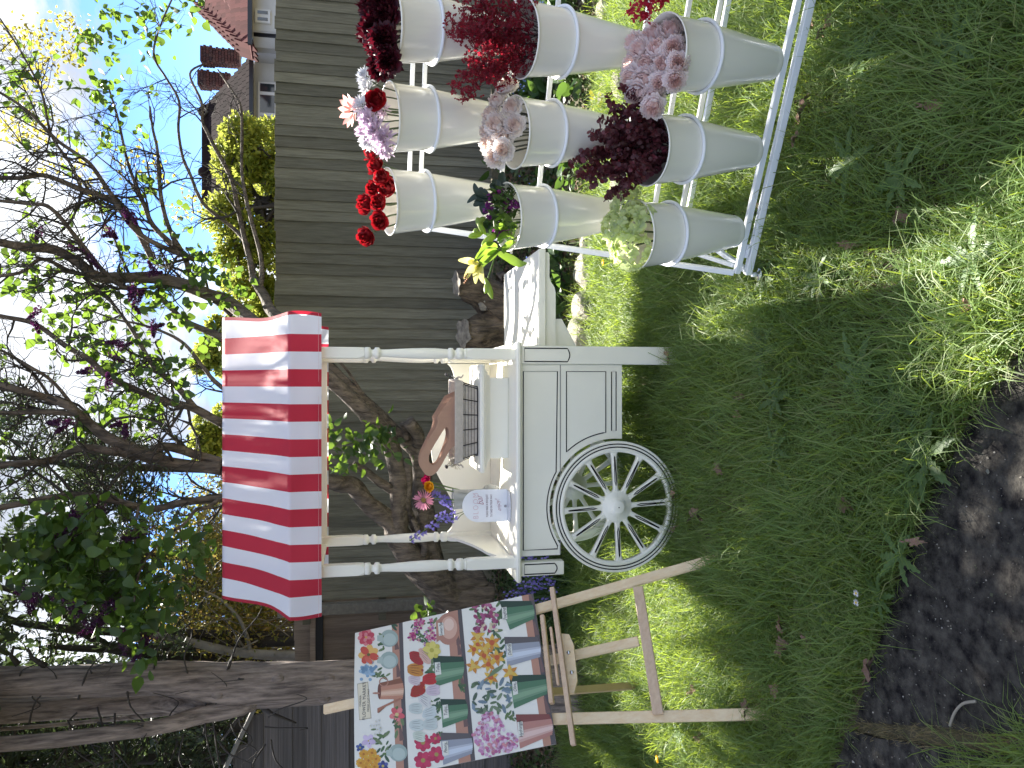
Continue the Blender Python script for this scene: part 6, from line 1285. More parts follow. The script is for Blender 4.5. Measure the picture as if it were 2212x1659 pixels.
# sprays: leafy or blossoming branches
def spray_mesh(kind, seed, L_, nside, m_leaf, ls_, spread):
    q = np.random.default_rng(seed); m = MB(); P = []; D = []; main = [Vector((0, 0, 0))]; d = Vector((0, 0, 1))
    for i in range(8): d = (d + Vector((q.normal() * .08, q.normal() * .08, 0))).normalized(); main.append(main[-1] + d * L_ / 8)
    m.tube(main, [.0022 * (1 - .7 * i / 8) for i in range(9)], 4, cap=False); axes = [(main, 1.0)]
    for i in range(nside):
        t = .22 + .75 * i / nside; b = main[int(t * 8)]; a = q.uniform(0, 6.28); dd = Vector((math.cos(a) * spread, math.sin(a) * spread, .8)).normalized(); ln = L_ * q.uniform(.25, .45) * (1.15 - t * .5); ax = [b]
        for j in range(5): dd = (dd + Vector((q.normal() * .1, q.normal() * .1, .08))).normalized(); ax.append(ax[-1] + dd * ln / 5)
        m.tube(ax, [.0013 * (1 - .5 * j / 5) for j in range(6)], 3, cap=False); axes.append((ax, .8))
    C = []
    for ax, s in axes:
        k = len(ax)
        if kind == 'round':
            ts = np.arange(1.0 if s < 1 else 2.0, k - 1 + .3, .45)
            for jj, t in enumerate(ts):
                i0 = min(int(t), k - 2); p = ax[i0].lerp(ax[i0 + 1], min(1, t - i0)); dr = (ax[i0 + 1] - ax[i0]).normalized(); u = dr.orthogonal().normalized(); v = dr.cross(u); a = jj * 1.57
                for sg in (0, math.pi):
                    w_ = u * math.cos(a + sg) + v * math.sin(a + sg); P.append(np.array(p)); D.append(np.array(w_ + dr * .35))
        else:
            for _ in range(int(15 * (1.6 if s == 1 else 1))):
                t = q.uniform(k * .35, k - 1.01); i0 = int(t); p = ax[i0].lerp(ax[i0 + 1], t - i0); C.append(np.array(p) + q.normal(size=3) * .012)
    if kind == 'round': lm = leafmesh('leaves', np.array(P), np.array(D), q.uniform(.75, 1.15, len(P)) * ls_, m_leaf, 1.0, .15, 'round', .1, seed=seed)
    else: lm = floret_mesh('blossom', np.array(C), ls_, m_leaf, seed, 4)
    return m, lm
M_euc = mat('maroon_round_leaf', (.08, .022, .028), .45, transl=.25, tcol=(.3, .03, .05), island=[(.07, .018, .024), (.12, .035, .042), (.09, .028, .032), (.16, .03, .045)])
M_cri = mat('crimson_floret', (.13, .006, .018), .6, transl=.42, tcol=(.75, .03, .07), island=[(.10, .005, .014), (.16, .008, .02), (.07, .004, .01), (.22, .01, .03)])
M_dk = mat('dark_wire_stem', (.03, .015, .015), .6)
def sprays(key, n, kind, L_, m_leaf, ls_, spread, label, cat, group, name, fan=.55, back=.0, seed=0, lens=(.75, 1.1), nside=6):
    V_ = []
    for k in range(4):
        sm, lm = spray_mesh(kind, seed + k, L_, nside, m_leaf, ls_, spread); V_.append((sm.mesh('stem', M_dk), lm))
    q = random.Random(seed)
    its = []
    for i in range(n):
        a = 2 * math.pi * (i * .618); rr_ = math.sqrt((i + .5) / n); x = math.cos(a) * rr_; y = math.sin(a) * rr_; its.append((x, y))
    its.sort()
    for i, (x, y) in enumerate(its):
        p = BP(key, x * RT_ * .35, y * RT_ * .35, -.10); d = ba * 1.0 + rb * x * fan * 1.2 + rn * (y * fan + back) + UP * .35; d.normalize()
        lb = '%s, %s from the left in the %s row' % (label, ordn[min(i, 19)], rown[key[0]])
        t = empty(name, p, lb, cat, group); s = q.uniform(*lens); M = d.to_track_quat('Z', 'Y').to_matrix().to_4x4() @ Matrix.Rotation(q.uniform(0, 6.28), 4, 'Z') @ Matrix.Scale(s, 4)
        sm, lm = V_[i % 4]; o = mobj('stem', sm, t); o.matrix_local = M; o = mobj('leaves' if kind == 'round' else 'blossom', lm, t); o.matrix_local = M
        if kind != 'round': tag(o, kind='stuff')
sprays((0, 1), 16, 'round', .33, M_euc, .021, .7, 'dark maroon spray of small round leaves', 'foliage spray', 'maroon leaf sprays in the bottom centre bucket', 'leaf_spray', fan=.42, back=.25, seed=11, nside=9, lens=(.62, .92))
sprays((1, 2), 15, 'floret', .36, M_cri, .0115, .7, 'crimson papery blossom spray', 'blossom spray', 'crimson sprays in the right bucket of the middle row', 'blossom_spray', fan=.42, back=.12, seed=23, nside=10, lens=(.62, .95))
p = BP((0, 3), 0, 0, 0)
sprays((0, 3), 7, 'floret', .27, mat('red_floret', (.35, .01, .03), .6, transl=.4, tcol=(.8, .03, .08)), .016, .7, 'bright red blossom spray at the right edge', 'blossom spray', 'red sprays at the right edge', 'blossom_spray', fan=.9, seed=37, nside=4)
# middle left: lily, its buds and leaves, purple wildflowers, dark leaves
K = (1, 0); M_lilyl = mat('lily_leaf', (.12, .22, .03), .4, transl=.45, tcol=(.42, .62, .06), island=[(.08, .17, .025), (.14, .25, .04)], spec=.6); M_lb = mat('lily_bud', (.26, .36, .07), .45, transl=.3, tcol=(.5, .65, .1)); M_lf = mat('pale_yellow_lily', (.62, .60, .22), .45, transl=.4, tcol=(.85, .8, .3)); M_anth = mat('orange_anther', (.30, .10, .02), .7)
def zp7(a, b, dy=0): return atY(918 + a * .2604, 324 + b * .2604, BP(K, 0, 0, 0).y + dy)
def bud(m, a, b, r=.012, mi=0):
    a = Vector(a); b = Vector(b); P = [a.lerp(b, t) for t in (0, .1, .3, .55, .8, .95, 1)]; m.tube(P, [.003, .55 * r, .95 * r, r, .8 * r, .4 * r, .001], 8, mi)
lt = empty('lily_stem', zp7(700, 720), 'lily stem with pale green buds leaning over the left rim of the middle left bucket', 'lily'); o0 = lt.location
m = MB(); m.tube(smooth_path([root(K, -.05, 0) - o0, zp7(740, 740) - o0, zp7(600, 835, -.02) - o0], 5), .0035, 6, cap=False)
m.tube(smooth_path([zp7(600, 835, -.02) - o0, zp7(560, 950, -.03) - o0, zp7(525, 1060, -.04) - o0], 5), .0035, 6); m.tube(smooth_path([zp7(600, 835, -.02) - o0, zp7(520, 880, -.03) - o0, zp7(445, 940, -.04) - o0], 5), .003, 6)
m.build('stem', M_stem, lt)
for (a, b, c_, d_, r) in ((500, 1060, 560, 1235, .011), (520, 1080, 500, 1190, .009), (440, 600, 500, 700, .010), (360, 720, 480, 690, .012), (470, 800, 590, 690, .014), (430, 650, 410, 700, .010), (430, 560, 470, 640, .012), (440, 600, 500, 560, .010)):
    m = MB(); bud(m, zp7(c_, d_, -.04) - o0 if d_ > 1000 else zp7(c_, d_, -.02) - o0, zp7(a, b, -.04) - o0, r); m.build('bud', M_lb, lt)
def strap(m, pts, w, mi=0):
    P = smooth_path(pts, 5); k = len(P); vs = []
    for i, p in enumerate(P):
        t = (P[min(i + 1, k - 1)] - P[max(i - 1, 0)]).normalized(); sd = t.cross(Vector((.2, -1, .3))).normalized(); ww = w * math.sin(math.pi * (.1 + .88 * i / (k - 1))) ** .8; nn = sd.cross(t)
        vs += [p - sd * ww + nn * ww * .3, p, p + sd * ww + nn * ww * .3]
    m.add(vs, [(i * 3 + j, i * 3 + j + 1, i * 3 + 4 + j, i * 3 + 3 + j) for i in range(k - 1) for j in range(2)], mi, True)
for pts, w in (([(600, 850), (700, 900), (780, 945), (846, 940)], .016), ([(600, 835), (560, 870), (480, 940), (430, 1030)], .016), ([(600, 830), (540, 850), (470, 860), (410, 930)], .014), ([(600, 800), (560, 790), (500, 800), (430, 900)], .012), ([(740, 700), (700, 640), (650, 620), (590, 640)], .012), ([(740, 720), (690, 700), (640, 720), (600, 760)], .014), ([(745, 760), (700, 780), (660, 830), (655, 860)], .012), ([(750, 660), (700, 600), (640, 560), (580, 590)], .010), ([(740, 640), (680, 560), (640, 540), (590, 540)], .010), ([(760, 620), (700, 640), (620, 650), (560, 650)], .010)):
    m = MB(); strap(m, [zp7(a, b, -.02 - .02 * i) - o0 for i, (a, b) in enumerate(pts)], w); m.build('leaf', M_lilyl, lt)
lf = empty('open_lily', zp7(430, 975, -.05), 'open pale yellow lily bloom nodding left of the middle left bucket', 'lily'); o1 = lf.location; m = MB()
for tip in ((275, 915), (325, 1070), (420, 1110), (485, 1105), (400, 950), (350, 940)):
    a = zp7(445, 945, -.05) - o1; c_ = (zp7(*tip, -.09) - o1); mid = a.lerp(c_, .55) + Vector((0, -.02, .006)); m2 = MB(); strap(m2, [a, a.lerp(mid, .5), mid, c_], .014); m2.build('petal', M_lf, lf)
for i in range(6):
    a = zp7(420, 975, -.05) - o1; b = zp7(350 - 10 * (i % 3), 1030 + 14 * i, -.09) - o1; m.tube([a, a.lerp(b, .6), b], .0010, 4, 0); m.sphere(b, .0035, 1, 6, (1, 2.2, 1))
m.build('stamens', [M_lf, M_anth], lf); m = MB(); m.tube(smooth_path([zp7(445, 940, -.04) - o1, zp7(520, 880, -.03) - o1, zp7(600, 835, -.02) - o1], 4), .003, 5); m.build('stem', M_stem, lf)
dk = empty('dark_leaf_spray', zp7(560, 330, 0), 'dark green glossy leaved sprig at the back right of the middle left bucket', 'foliage spray'); o2 = dk.location
m = MB(); m.tube(smooth_path([root(K, .04, .04) - o2, zp7(690, 420) - o2, zp7(560, 390) - o2, zp7(480, 360) - o2], 4), .003, 5, cap=False); m.build('stem', M_sep, dk); M_dkl = mat('dark_glossy_leaf', (.018, .04, .028), .35, transl=.15)
for pts in ([(560, 390), (490, 370), (430, 340), (408, 275)], [(540, 390), (500, 370), (470, 330), (475, 310)], [(550, 400), (480, 400), (420, 390), (350, 440)], [(560, 330), (600, 300), (590, 270), (550, 260)], [(560, 400), (480, 420), (420, 450), (400, 450)], [(620, 340), (590, 310), (560, 300), (550, 320)], [(650, 300), (640, 250), (640, 210), (650, 180)], [(470, 420), (480, 470), (500, 520), (505, 490)]):
    m = MB(); strap(m, [zp7(a, b) - o2 for a, b in pts], .014); m.build('leaf', M_dkl, dk)
M_pur = mat('purple_petals', (.16, .02, .16), .6, transl=.35, tcol=(.5, .05, .45))
for i, (pts, lb) in enumerate([([(560, 380), (545, 400), (640, 340)], 'right purple wildflower sprig in the middle left bucket'), ([(520, 450), (545, 480), (530, 560), (500, 500)], 'purple wildflower sprig leaning over the dark leaves'), ([(670, 440), (700, 420), (740, 430), (770, 460), (700, 470), (690, 500)], 'purple wildflower sprig at the front rim of the middle left bucket'), ([(620, 645), (650, 650), (580, 665), (640, 690), (610, 705), (680, 680)], 'purple wildflower sprig beside the lily buds')]):
    ctr = zp7(*pts[0], -.03); t = empty('wildflower_sprig', ctr, lb, 'flower', 'purple wildflowers in the middle left bucket'); m = MB(); q = np.random.default_rng(i); C = []
    for (a, b) in pts:
        p = zp7(a, b, -.03) - ctr; m.tube(smooth_path([root(K, (i - 1.5) * .04, 0) - ctr, zp7(720, 400 + i * 90) - ctr, p], 4), .0014, 4, cap=False); C += [np.array(p) + q.normal(size=3) * .006 for _ in range(7)]
    m.build('stem', M_sep, t); mobj('blossom', floret_mesh('blossom', np.array(C), .009, M_pur, i, 5), t)
    P = np.array([list(zp7(q.uniform(560, 745), q.uniform(290 + i * 110, 420 + i * 110), q.uniform(-.06, .04)) - ctr) for _ in range(70)]); D = unit(q.normal(size=P.shape) + [0, 0, .5]); mobj('leaves', leafmesh('leaves', P, D, q.uniform(.02, .045, len(P)), mat('herb_leaf', (.06, .12, .03), .5, transl=.35, island=[(.04, .08, .02), (.09, .16, .03)]), .35, .2, 'oval', seed=i), t)
# fallen petal
g = atz(1668, 340, .09); m = MB(); m.sphere((0, 0, 0), .012, sc=(1.4, .8, .35)); tag(m.build('fallen_petal', P_red[0], None, g), 'small bright red petal resting on the lower bar of the rack', 'petal')

# ================================================================== easel and poster
EO = Vector((-1.480, 3.062, .791)); yaw = .697; lean = .387; EW, EH = .66, .876
ee = Vector((math.cos(yaw), math.sin(yaw), 0)); eb = Vector((-math.sin(yaw), math.cos(yaw), 0)); eu = UP * math.cos(lean) + eb * math.sin(lean); en = ee.cross(eu).normalized()      # en faces the viewer
if en.y > 0: en = -en
def onplane(x, y, off=0.0):
    r = ray(x, y); o = Vector((0, 0, CAMH)); P0 = EO + en * off; t = (P0 - o).dot(en) / r.dot(en); return o + r * t
esl = empty('artist_easel', Vector((-1.15, 3.2, 0)), 'pine wood artist easel standing on the grass at the left', 'easel'); e0 = esl.location
def eb_bar(name, p, q, w, d, m=M_pine, par=esl, up=None): o = MB(); o.bar(p - e0, q - e0, w, d, up=tuple(up or en), bev=.003); return o.build(name, m, par)
gl = onplane(1672, 1542, -.03); gr_ = onplane(1572, 1200, -.03)
apx = onplane(760, 1516, -.035)
# drop the feet to the lawn along their own direction
def foot(p, a): d = (p - a).normalized(); return p
fl = foot(gl, apx); fr = foot(gr_, apx)
eb_bar('front_leg', fl, onplane(1200, 1553, -.03) + (onplane(1200, 1553, -.03) - fl) * .75, .045, .020)
eb_bar('front_leg', fr, onplane(1175, 1312, -.03) + (onplane(1175, 1312, -.03) - fr) * .95, .045, .020)
ms0 = onplane(1380, 1385, -.052); ms1 = onplane(700, 1533, -.052)
mm_ = MB(); mm_.bar(ms0 - e0, ms1 - e0, .042, .020, up=tuple(en), bev=.003)
dm = (ms1 - ms0).normalized(); mm_.build('mast', M_pine, esl)
eb_bar('cross_rail', onplane(1378, 1268, -.005), onplane(1422, 1543, -.005), .045, .018, M_pine2)
# ledge and its parts
eb_bar('ledge', onplane(1193, 1270, .055), onplane(1239, 1610, .055), .022, .030, M_pine2)
eb_bar('ledge_support', onplane(1172, 1330, .02), onplane(1192, 1520, .02), .020, .035, M_pine2); eb_bar('ledge_strip', onplane(1190, 1355, .03), onplane(1206, 1480, .03), .012, .02, M_pine2)
L0 = onplane(1218, 1372, .03); L1 = onplane(1240, 1498, .03); pl_ = [onplane(1208, 1368, .03), onplane(1229, 1368 + 2, .03), onplane(1239, 1392, .03), onplane(1247, 1470, .03), onplane(1240, 1497, .03), onplane(1228, 1498, .03)]
m = MB(); F_ = [p - e0 for p in pl_]; B_ = [p - e0 - en * .018 for p in pl_]; k = len(F_); m.add(F_ + B_, [tuple(range(k)), tuple(range(k, 2 * k))[::-1]] + [(i, (i + 1) % k, k + (i + 1) % k, k + i) for i in range(k)]); ck = m.build('clamp_block', M_pine, esl)
for (x, y) in ((1228, 1409), (1235, 1452)):
    m = MB(); m.lathe([(.0003, .003), (.007, .002), (.0085, 0), (.0085, -.006)], 14, onplane(x, y, .032) - e0, Matrix((ee, eu, en)).transposed()); m.build('bolt_head', M_chr, ck)
rl0 = onplane(1385, 1480, -.62); rl1 = onplane(800, 1525, -.06)
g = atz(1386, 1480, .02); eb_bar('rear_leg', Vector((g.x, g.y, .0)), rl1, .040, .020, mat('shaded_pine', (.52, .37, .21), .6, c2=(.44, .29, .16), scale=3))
# poster board
EM = Matrix((ee, eu, en)).transposed().to_4x4()
post_ = empty('flower_market_poster', EO, 'printed flower market poster with three shelves of painted pots, leaning on the easel', 'poster'); post_.matrix_world = Matrix.Translation(EO) @ EM
def bowz(u, v): return .012 * math.sin(math.pi * min(1, max(0, u))) * v * v * .9 - .010 * (1 - abs(2 * v - 1) ** 2) * 0
H_ = (-0.0001732, -0.000891, 1.5730733, -0.0007295, 0.0001075, 1.3561272, 5.51e-05, 0.0001139)
def uv(x, y): d = H_[6] * x + H_[7] * y + 1; return (H_[0] * x + H_[1] * y + H_[2]) / d, (H_[3] * x + H_[4] * y + H_[5]) / d
def PV(u, v, l=0): u = min(1, max(0, u)); v = min(1, max(0, v)); return (u * EW, v * EH, bowz(u, v) + .0004 * l)
M_board = mat('poster_edge', (.30, .27, .26), .7)
n = 16; m = MB(); vs = [PV(i / n, j / n) for j in range(n + 1) for i in range(n + 1)]; vb = [(p[0], p[1], p[2] - .005) for p in vs]
q_ = [(j * (n + 1) + i, j * (n + 1) + i + 1, (j + 1) * (n + 1) + i + 1, (j + 1) * (n + 1) + i) for j in range(n) for i in range(n)]; m.add(vs, q_, 0, True); m.add(vb, [f[::-1] for f in q_], 1, True)
rim_ = [(i, 0) for i in range(n)] + [(n, j) for j in range(n)] + [(n - i, n) for i in range(n)] + [(0, n - j) for j in range(n)]; W_ = [PV(a / n, b / n) for a, b in rim_]; W2 = [(p[0], p[1], p[2] - .005) for p in W_]; k = len(W_)
m.add(W_ + W2, [(i, (i + 1) % k, k + (i + 1) % k, k + i) for i in range(k)], 1); m.build('board', [mat('poster_paper', (.74, .73, .66), .55, c2=(.71, .70, .62), scale=3), M_board], post_)
PC = {}
def ink(c):
    c = tuple(round(x, 3) for x in c)
    if c not in PC: PC[c] = (len(PC), mat('ink_%d' % len(PC), c, .55))
    return PC[c][0]
pm_ = MB(); lay = [1]
def poly(pts, c, raw=False, l=None):
    P = pts if raw else [uv(*p) for p in pts]; l = l or lay[0]; n_ = len(P)
    if n_ > 2:
        vs = [PV(u, v, l) for u, v in P]; cx = sum(p[0] for p in P) / n_; cy_ = sum(p[1] for p in P) / n_
        pm_.add([PV(cx, cy_, l)] + vs, [(0, 1 + i, 1 + (i + 1) % n_) for i in range(n_)], ink(c))
def band(v0, v1, c, l):
    k = 12
    for i in range(k): pm_.add([PV(i / k, v0, l), PV((i + 1) / k, v0, l), PV((i + 1) / k, v1, l), PV(i / k, v1, l)], [(0, 1, 2, 3)], ink(c))
def blob(x, y, r, c, n_=12, ry=None, rot=0, wob_=.0, seed=0, l=None):
    q = random.Random(seed); P = []
    for i in range(n_):
        a = 2 * math.pi * i / n_; k = 1 + wob_ * q.uniform(-1, 1); dx, dy = r * math.cos(a) * k, (ry or r) * math.sin(a) * k; P.append((x + dx * math.cos(rot) - dy * math.sin(rot), y + dx * math.sin(rot) + dy * math.cos(rot)))
    poly(P, c, l=l)
def flower(x, y, r, c, c2, n_=6, core=(.5, .35, .05), l=3, pointed=False, kc=.25):
    for i in range(n_):
        a = 2 * math.pi * i / n_ + x * .1; px_, py_ = x + math.cos(a) * r * .55, y + math.sin(a) * r * .55
        if pointed: s_, c_ = math.sin(a), math.cos(a); poly([(x - s_ * r * .18, y + c_ * r * .18), (x + c_ * r * .6 - s_ * r * .25, y + s_ * r * .6 + c_ * r * .25), (x + c_ * r * 1.1, y + s_ * r * 1.1), (x + c_ * r * .6 + s_ * r * .25, y + s_ * r * .6 - c_ * r * .25), (x + s_ * r * .18, y - c_ * r * .18)], c if i % 2 else c2, l=l + (i % 2))
        else: blob(px_, py_, r * .48, c if i % 2 else c2, 10, r * .36, a, l=l + (i % 2))
    if core: blob(x, y, r * kc, core, 10, l=l + 2)
TER, TER2, DKB = (.42, .22, .15), (.36, .18, .12), (.085, .075, .075)
for (a, b, c_) in ((.750, .790, .728), (.418, .478, .396), (.024, .062, .0)):
    band(a, b, TER, 1); band(c_, a, DKB, 1)
# cast shadows on the shelves, painted in the print
for x, y in ((795, 395), (795, 600), (810, 820), (1290, 560), (1315, 880), (1345, 1220), (1300, 640), (1880, 200), (1925, 480), (1975, 780), (2010, 1110), (830, 1330)):
    u, v = uv(x, y); poly([(u, v - .005), (u + .10, v + .012), (u + .10, v + .02), (u, v + .02)], (.15, .09, .08), raw=True, l=2)
def pot(pts, c, c2, c3):
    """pts: top right, bottom right, bottom left, top left; shaded in vertical strokes as in the print"""
    A, B, C_, D_ = [uv(*p) for p in pts]; k = 12
    for i in range(k):
        t0, t1 = i / k, (i + 1) / k; L = lambda p, q, t: (p[0] + (q[0] - p[0]) * t, p[1] + (q[1] - p[1]) * t); s = i / (k - 1)
        cc = c if s < .25 else c2 if s < .5 or s > .85 else c3 if .6 < s < .75 else tuple((a + b) / 2 for a, b in zip(c2, c3))
        cc = tuple(round(x, 2) for x in cc); p0, p1 = L(D_, A, 1 - t0), L(D_, A, 1 - t1); q0, q1 = L(C_, B, 1 - t0), L(C_, B, 1 - t1); dr = .010 * math.sin(math.pi * (t0 + t1) / 2)
        pm_.add([PV(p0[0], p0[1], 4), PV(p1[0], p1[1], 4), PV(q1[0], q1[1] - dr, 4), PV(q0[0], q0[1] - dr, 4)], [(0, 1, 2, 3)], ink(cc))
G = ((.018, .05, .03), (.07, .17, .09), (.20, .33, .20)); S_ = ((.10, .085, .09), (.28, .30, .34), (.55, .60, .66)); RC = ((.20, .06, .05), (.42, .20, .16), (.66, .48, .42)); CO = ((.22, .09, .05), (.46, .22, .14), (.66, .45, .32))
pot([(1070, 652), (1308, 658), (1303, 832), (1092, 902)], *G); pot([(1127, 1000), (1325, 1003), (1338, 1160), (1143, 1232)], *G); pot([(1125, 1270), (1358, 1277), (1375, 1440), (1145, 1530)], *S_)
pot([(1605, 208), (1860, 205), (1887, 350), (1690, 440)], *G); pot([(1643, 498), (1910, 497), (1935, 660), (1668, 738)], *S_); pot([(1680, 808), (1968, 803), (1988, 960), (1720, 1078)], *G); pot([(1732, 1125), (2003, 1123), (2027, 1290), (1765, 1402)], *RC)
pot([(648, 872), (818, 832), (826, 1002), (642, 1003)], *CO)
poly([(808, 990), (822, 1000), (640, 1085), (640, 1112), (628, 1112), (628, 1076)], (.36, .16, .10), l=5)
def ringp(x, y, r, w, c, l=5):
    for i in range(14):
        a0, a1 = 2 * math.pi * i / 14, 2 * math.pi * (i + 1) / 14; poly([(x + r * math.cos(a0), y + r * math.sin(a0)), (x + r * math.cos(a1), y + r * math.sin(a1)), (x + (r - w) * math.cos(a1), y + (r - w) * math.sin(a1)), (x + (r - w) * math.cos(a0), y + (r - w) * math.sin(a0))], c, l=l)
ringp(680, 865, 38, 8, (.40, .20, .14)); blob(620, 955, 30, (.40, .20, .14), 10, 8, l=5); blob(645, 940, 14, (.16, .06, .04), 12, 62, l=5)
for (x, y) in ((722, 512), (722, 690), (788, 1430)):
    blob(x, y, 72, (.30, .38, .34), 20, 70, l=3); blob(x + 4, y + 10, 52, (.42, .50, .45), 18, 50, l=4); poly([(x - 95, y - 22), (x - 50, y - 30), (x - 50, y + 30), (x - 95, y + 22)], (.38, .46, .41), l=4)
blob(1192, 436, 92, (.40, .20, .14), 24, 128, l=4); blob(1200, 425, 66, (.58, .36, .27), 20, 92, l=5); blob(1200, 400, 40, (.68, .50, .40), 16, 50, l=6); poly([(1095, 372), (1125, 352), (1130, 520), (1100, 545)], (.42, .21, .15), l=5)
qr = random.Random(77)
def leafb(x, y, r, a, c, l=2): blob(x, y, r, c, 8, r * .36, a, l=l)
GR = [(.06, .12, .05), (.04, .09, .05), (.10, .17, .06), (.14, .20, .09)]
for (cx, cy_, w_, h_, n_) in ((640, 790, 60, 70, 8), (660, 560, 45, 60, 7), (630, 1330, 90, 110, 12), (690, 1440, 40, 60, 8), (790, 1170, 50, 90, 9), (1000, 470, 110, 110, 26), (1050, 760, 50, 90, 12), (1090, 1080, 50, 100, 14), (1120, 1290, 40, 60, 8), (1500, 340, 110, 120, 30), (1610, 340, 40, 110, 14), (1600, 640, 60, 130, 16), (1510, 980, 0, 0, 0), (1690, 1150, 40, 60, 8), (1300, 900, 35, 40, 7), (760, 420, 20, 40, 3)):
    for i in range(n_): leafb(cx + qr.gauss(0, .5) * w_, cy_ + qr.gauss(0, .5) * h_, qr.uniform(20, 38), qr.uniform(0, 3.14), GR[qr.randrange(4)], 2 + qr.randrange(2))
for i in range(54): leafb(qr.uniform(1390, 1700), qr.uniform(850, 1110), qr.uniform(24, 42), qr.uniform(-.9, .9) + (1.57 if qr.random() < .4 else 0), [(.10, .16, .08), (.16, .22, .13), (.14, .20, .24), (.07, .11, .07), (.20, .27, .32)][i % 5], 3 + i % 3)
flower(540, 505, 68, (.50, .07, .10), (.62, .20, .22), 9, (.60, .38, .08)); flower(540, 505, 38, (.60, .22, .24), (.46, .05, .08), 7, (.60, .38, .08), 5)
flower(560, 645, 82, (.52, .08, .05), (.68, .42, .12), 7, (.12, .12, .04), kc=.16); blob(560, 690, 40, (.56, .12, .08), 10, 20, .7, l=6)
for i in range(44): blob(548 + qr.gauss(0, 32), 768 + qr.gauss(0, 30), 14, [(.22, .36, .48), (.32, .46, .58), (.16, .28, .40)][i % 3], 7, l=3 + i % 3)
flower(782, 1125, 62, (.58, .10, .12), (.66, .20, .20), 5, (.60, .48, .22)); flower(555, 1335, 56, (.52, .42, .58), (.60, .50, .66), 5, (.5, .4, .1), kc=.12); flower(488, 1388, 34, (.04, .07, .22), (.06, .10, .30), 5, (.3, .3, .1)); flower(665, 1535, 44, (.04, .05, .18), (.08, .10, .30), 6, (.5, .4, .1))
for (x, y) in ((515, 1440), (580, 1430), (490, 1510), (552, 1490), (598, 1540), (612, 1478), (530, 1545)): flower(x, y, 38, (.58, .28, .03), (.66, .40, .05), 9, (.40, .15, .02))
for i in range(12): flower(640 + qr.gauss(0, 30), 1240 + qr.gauss(0, 34), 13, (.66, .66, .62), (.60, .62, .60), 5, (.5, .45, .1))
for i in range(34): flower(qr.uniform(880, 1085), qr.uniform(335, 575), qr.uniform(16, 27), [(.42, .04, .16), (.30, .03, .16), (.55, .20, .30), (.36, .12, .34)][i % 4], [(.50, .10, .22), (.62, .46, .34)][i % 2], 4, None, 3 + i % 3)
flower(1062, 608, 72, (.62, .55, .14), (.50, .44, .08), 8, (.40, .36, .06), 5)
def tulip(x, y, r, c, c2, a=0.0):
    for k, o in ((0, 0), (1, -.32), (2, .32)): blob(x, y + o * r, r, c if k else c2, 12, r * .48, a + o * .4, l=4 + k)
    blob(x - r * .1, y, r * .85, c, 12, r * .30, a, l=7)
    dk_ = tuple(max(.02, v * .42) for v in c2)
    for o in (-.5, -.2, .15, .42): blob(x - r * .05, y + o * r, r * .72, dk_, 6, r * .030, a + o * .35, l=8)
for (x, y, r, c, c2, a) in ((940, 668, 62, (.35, .03, .03), (.48, .10, .05), .4), (1008, 652, 62, (.62, .40, .32), (.68, .50, .42), .7), (930, 765, 66, (.50, .22, .04), (.28, .05, .03), .1), (922, 850, 50, (.60, .50, .52), (.66, .60, .60), .2), (1042, 840, 58, (.45, .03, .03), (.55, .08, .06), -.1), (950, 928, 66, (.34, .03, .02), (.52, .16, .05), -.5), (1070, 930, 56, (.58, .48, .54), (.64, .58, .60), -.1), (1000, 1010, 60, (.62, .62, .58), (.56, .52, .56), .6), (930, 1075, 56, (.52, .58, .54), (.64, .66, .62), 0), (1040, 1110, 60, (.54, .60, .58), (.64, .66, .64), -.3), (935, 1210, 58, (.56, .62, .58), (.46, .52, .48), 0), (1045, 1200, 60, (.52, .58, .54), (.62, .64, .62), -.1), (955, 1300, 52, (.56, .62, .52), (.48, .54, .44), .2)): tulip(x, y, r, c, c2, a)
for (x, y, r) in ((985, 1350, 70), (1085, 1318, 46), (985, 1492, 74), (1092, 1445, 68)): flower(x, y, r, (.50, .04, .10), (.42, .03, .08), 7, (.34, .26, .08))
for i in range(46): x, y = qr.uniform(1400, 1590), qr.uniform(235, 455); blob(x, y, qr.uniform(16, 26), [(.28, .05, .12), (.40, .12, .22), (.20, .03, .09), (.62, .52, .36), (.34, .08, .18)][i % 5], 8, 15, qr.random() * 3, l=4 + i % 4)
for i, (x, y, r) in enumerate(((1430, 495, 62), (1545, 545, 68), (1400, 600, 56), (1490, 600, 60), (1480, 650, 60), (1585, 665, 66), (1395, 735, 60), (1515, 720, 62), (1535, 825, 62), (1690, 785, 64), (1430, 560, 50))): flower(x, y, r, (.62, .40, .06), (.52, .22, .03), 6, (.46, .10, .03) if i % 3 else (.60, .42, .10), 4 + (i % 2), True, kc=.34)
poly([(1500, 830), (1560, 760), (1640, 715), (1620, 760), (1550, 810)], (.14, .20, .10), l=7)
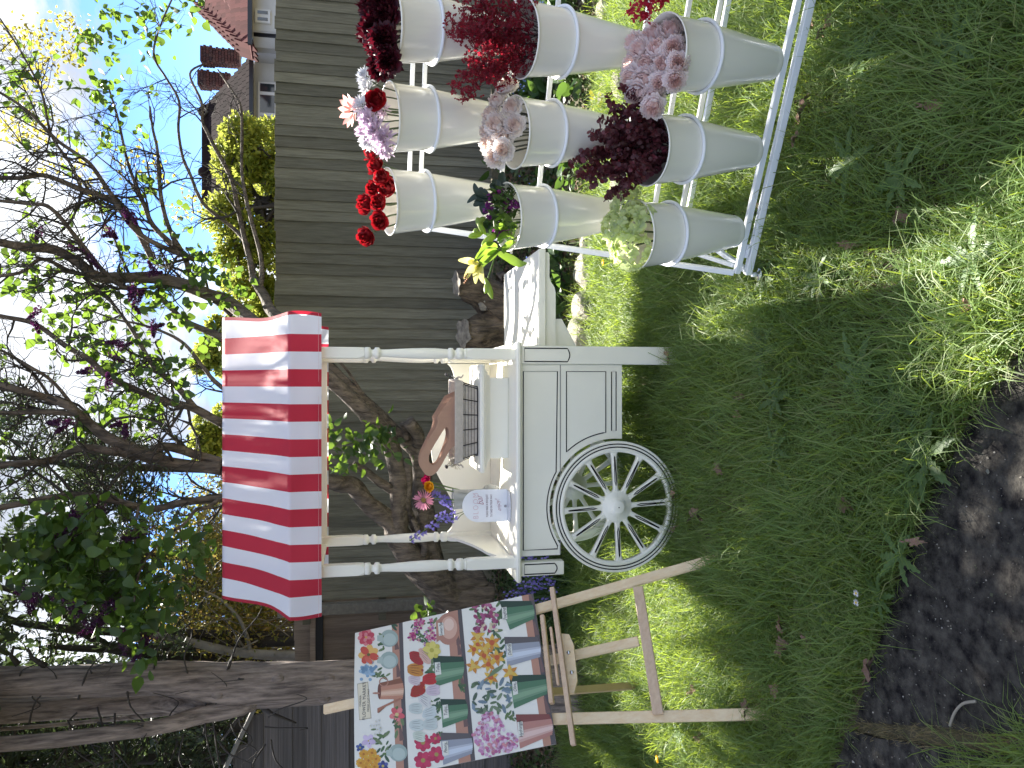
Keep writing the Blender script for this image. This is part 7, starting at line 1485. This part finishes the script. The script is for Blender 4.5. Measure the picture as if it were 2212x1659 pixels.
for i in range(210):
    a, k = qr.uniform(0, 6.28), math.sqrt(qr.random()); x, y = 1520 + 120 * k * math.cos(a) - (15 if i % 2 else 0), 1290 + 180 * k * math.sin(a)
    if i % 3 == 0: x, y = 1660 + 85 * k * math.cos(a), 1350 + 75 * k * math.sin(a)
    blob(x, y, 15, [(.50, .22, .38), (.60, .36, .50), (.44, .12, .26), (.66, .50, .60), (.56, .24, .28)][i % 5], 6, l=4 + i % 4)
# title plate and price cards
poly([(470, 880), (555, 862), (580, 1155), (485, 1170)], (.30, .26, .18), l=2); poly([(474, 884), (552, 868), (576, 1151), (488, 1165)], (.68, .62, .46), l=3)
cards = [((1112, 388), (1155, 385), (1163, 485), (1120, 493), 'Sweet Pea'), ((1085, 708), (1128, 703), (1138, 802), (1090, 812), 'Tulips'), ((1145, 1050), (1188, 1045), (1196, 1150), (1152, 1162), 'Tulips'), ((1140, 1342), (1184, 1337), (1192, 1450), (1146, 1458), 'Peony'), ((1627, 262), (1665, 256), (1672, 355), (1632, 363), 'Foxgloves'), ((1662, 556), (1703, 550), (1712, 652), (1670, 662), 'Daffodil'), ((1705, 862), (1745, 857), (1754, 960), (1714, 972), 'Olive'), ((1745, 1188), (1788, 1183), (1797, 1295), (1755, 1308), 'Hydrangea')]
for a, b, c_, d_, w_ in cards: poly([a, b, c_, d_], (.68, .68, .60), l=9)
order = sorted(PC.values(), key=lambda q: q[0]); pm_.build('printed_picture', [q[1] for q in order], post_)
M_ink = mat('dark_ink', (.05, .045, .05), .6)
def PT(c, u, v, rot, s, nm='lettering', shear=0.0, sx=1.0, l=10, sp=1.0):
    p = PV(u, v, l); M = Matrix.Translation(p) @ Matrix.Rotation(rot, 4, 'Z'); return text(c, s, M, nm, M_ink, post_, ext=.00015, shear=shear, sx=sx, sp=sp)
for (s, u, v, z_) in (('CHELSEA', .508, .966, .0125), ('FLOWER MARKET', .505, .945, .0215), ('FRESH CUT DAILY', .502, .923, .0125)): PT(s, u, v, R(-1), z_, sx=.86, l=4, sp=1.15)
for a, b, c_, d_, w_ in cards:
    u, v = uv((a[0] + b[0] + c_[0] + d_[0]) / 4, (a[1] + b[1] + c_[1] + d_[1]) / 4); PT(w_, u, v, 0, .021, shear=.45, sx=.75)
    u, v = uv(b[0] - 8, b[1] + 16); PT('£9', u, v, 0, .009)
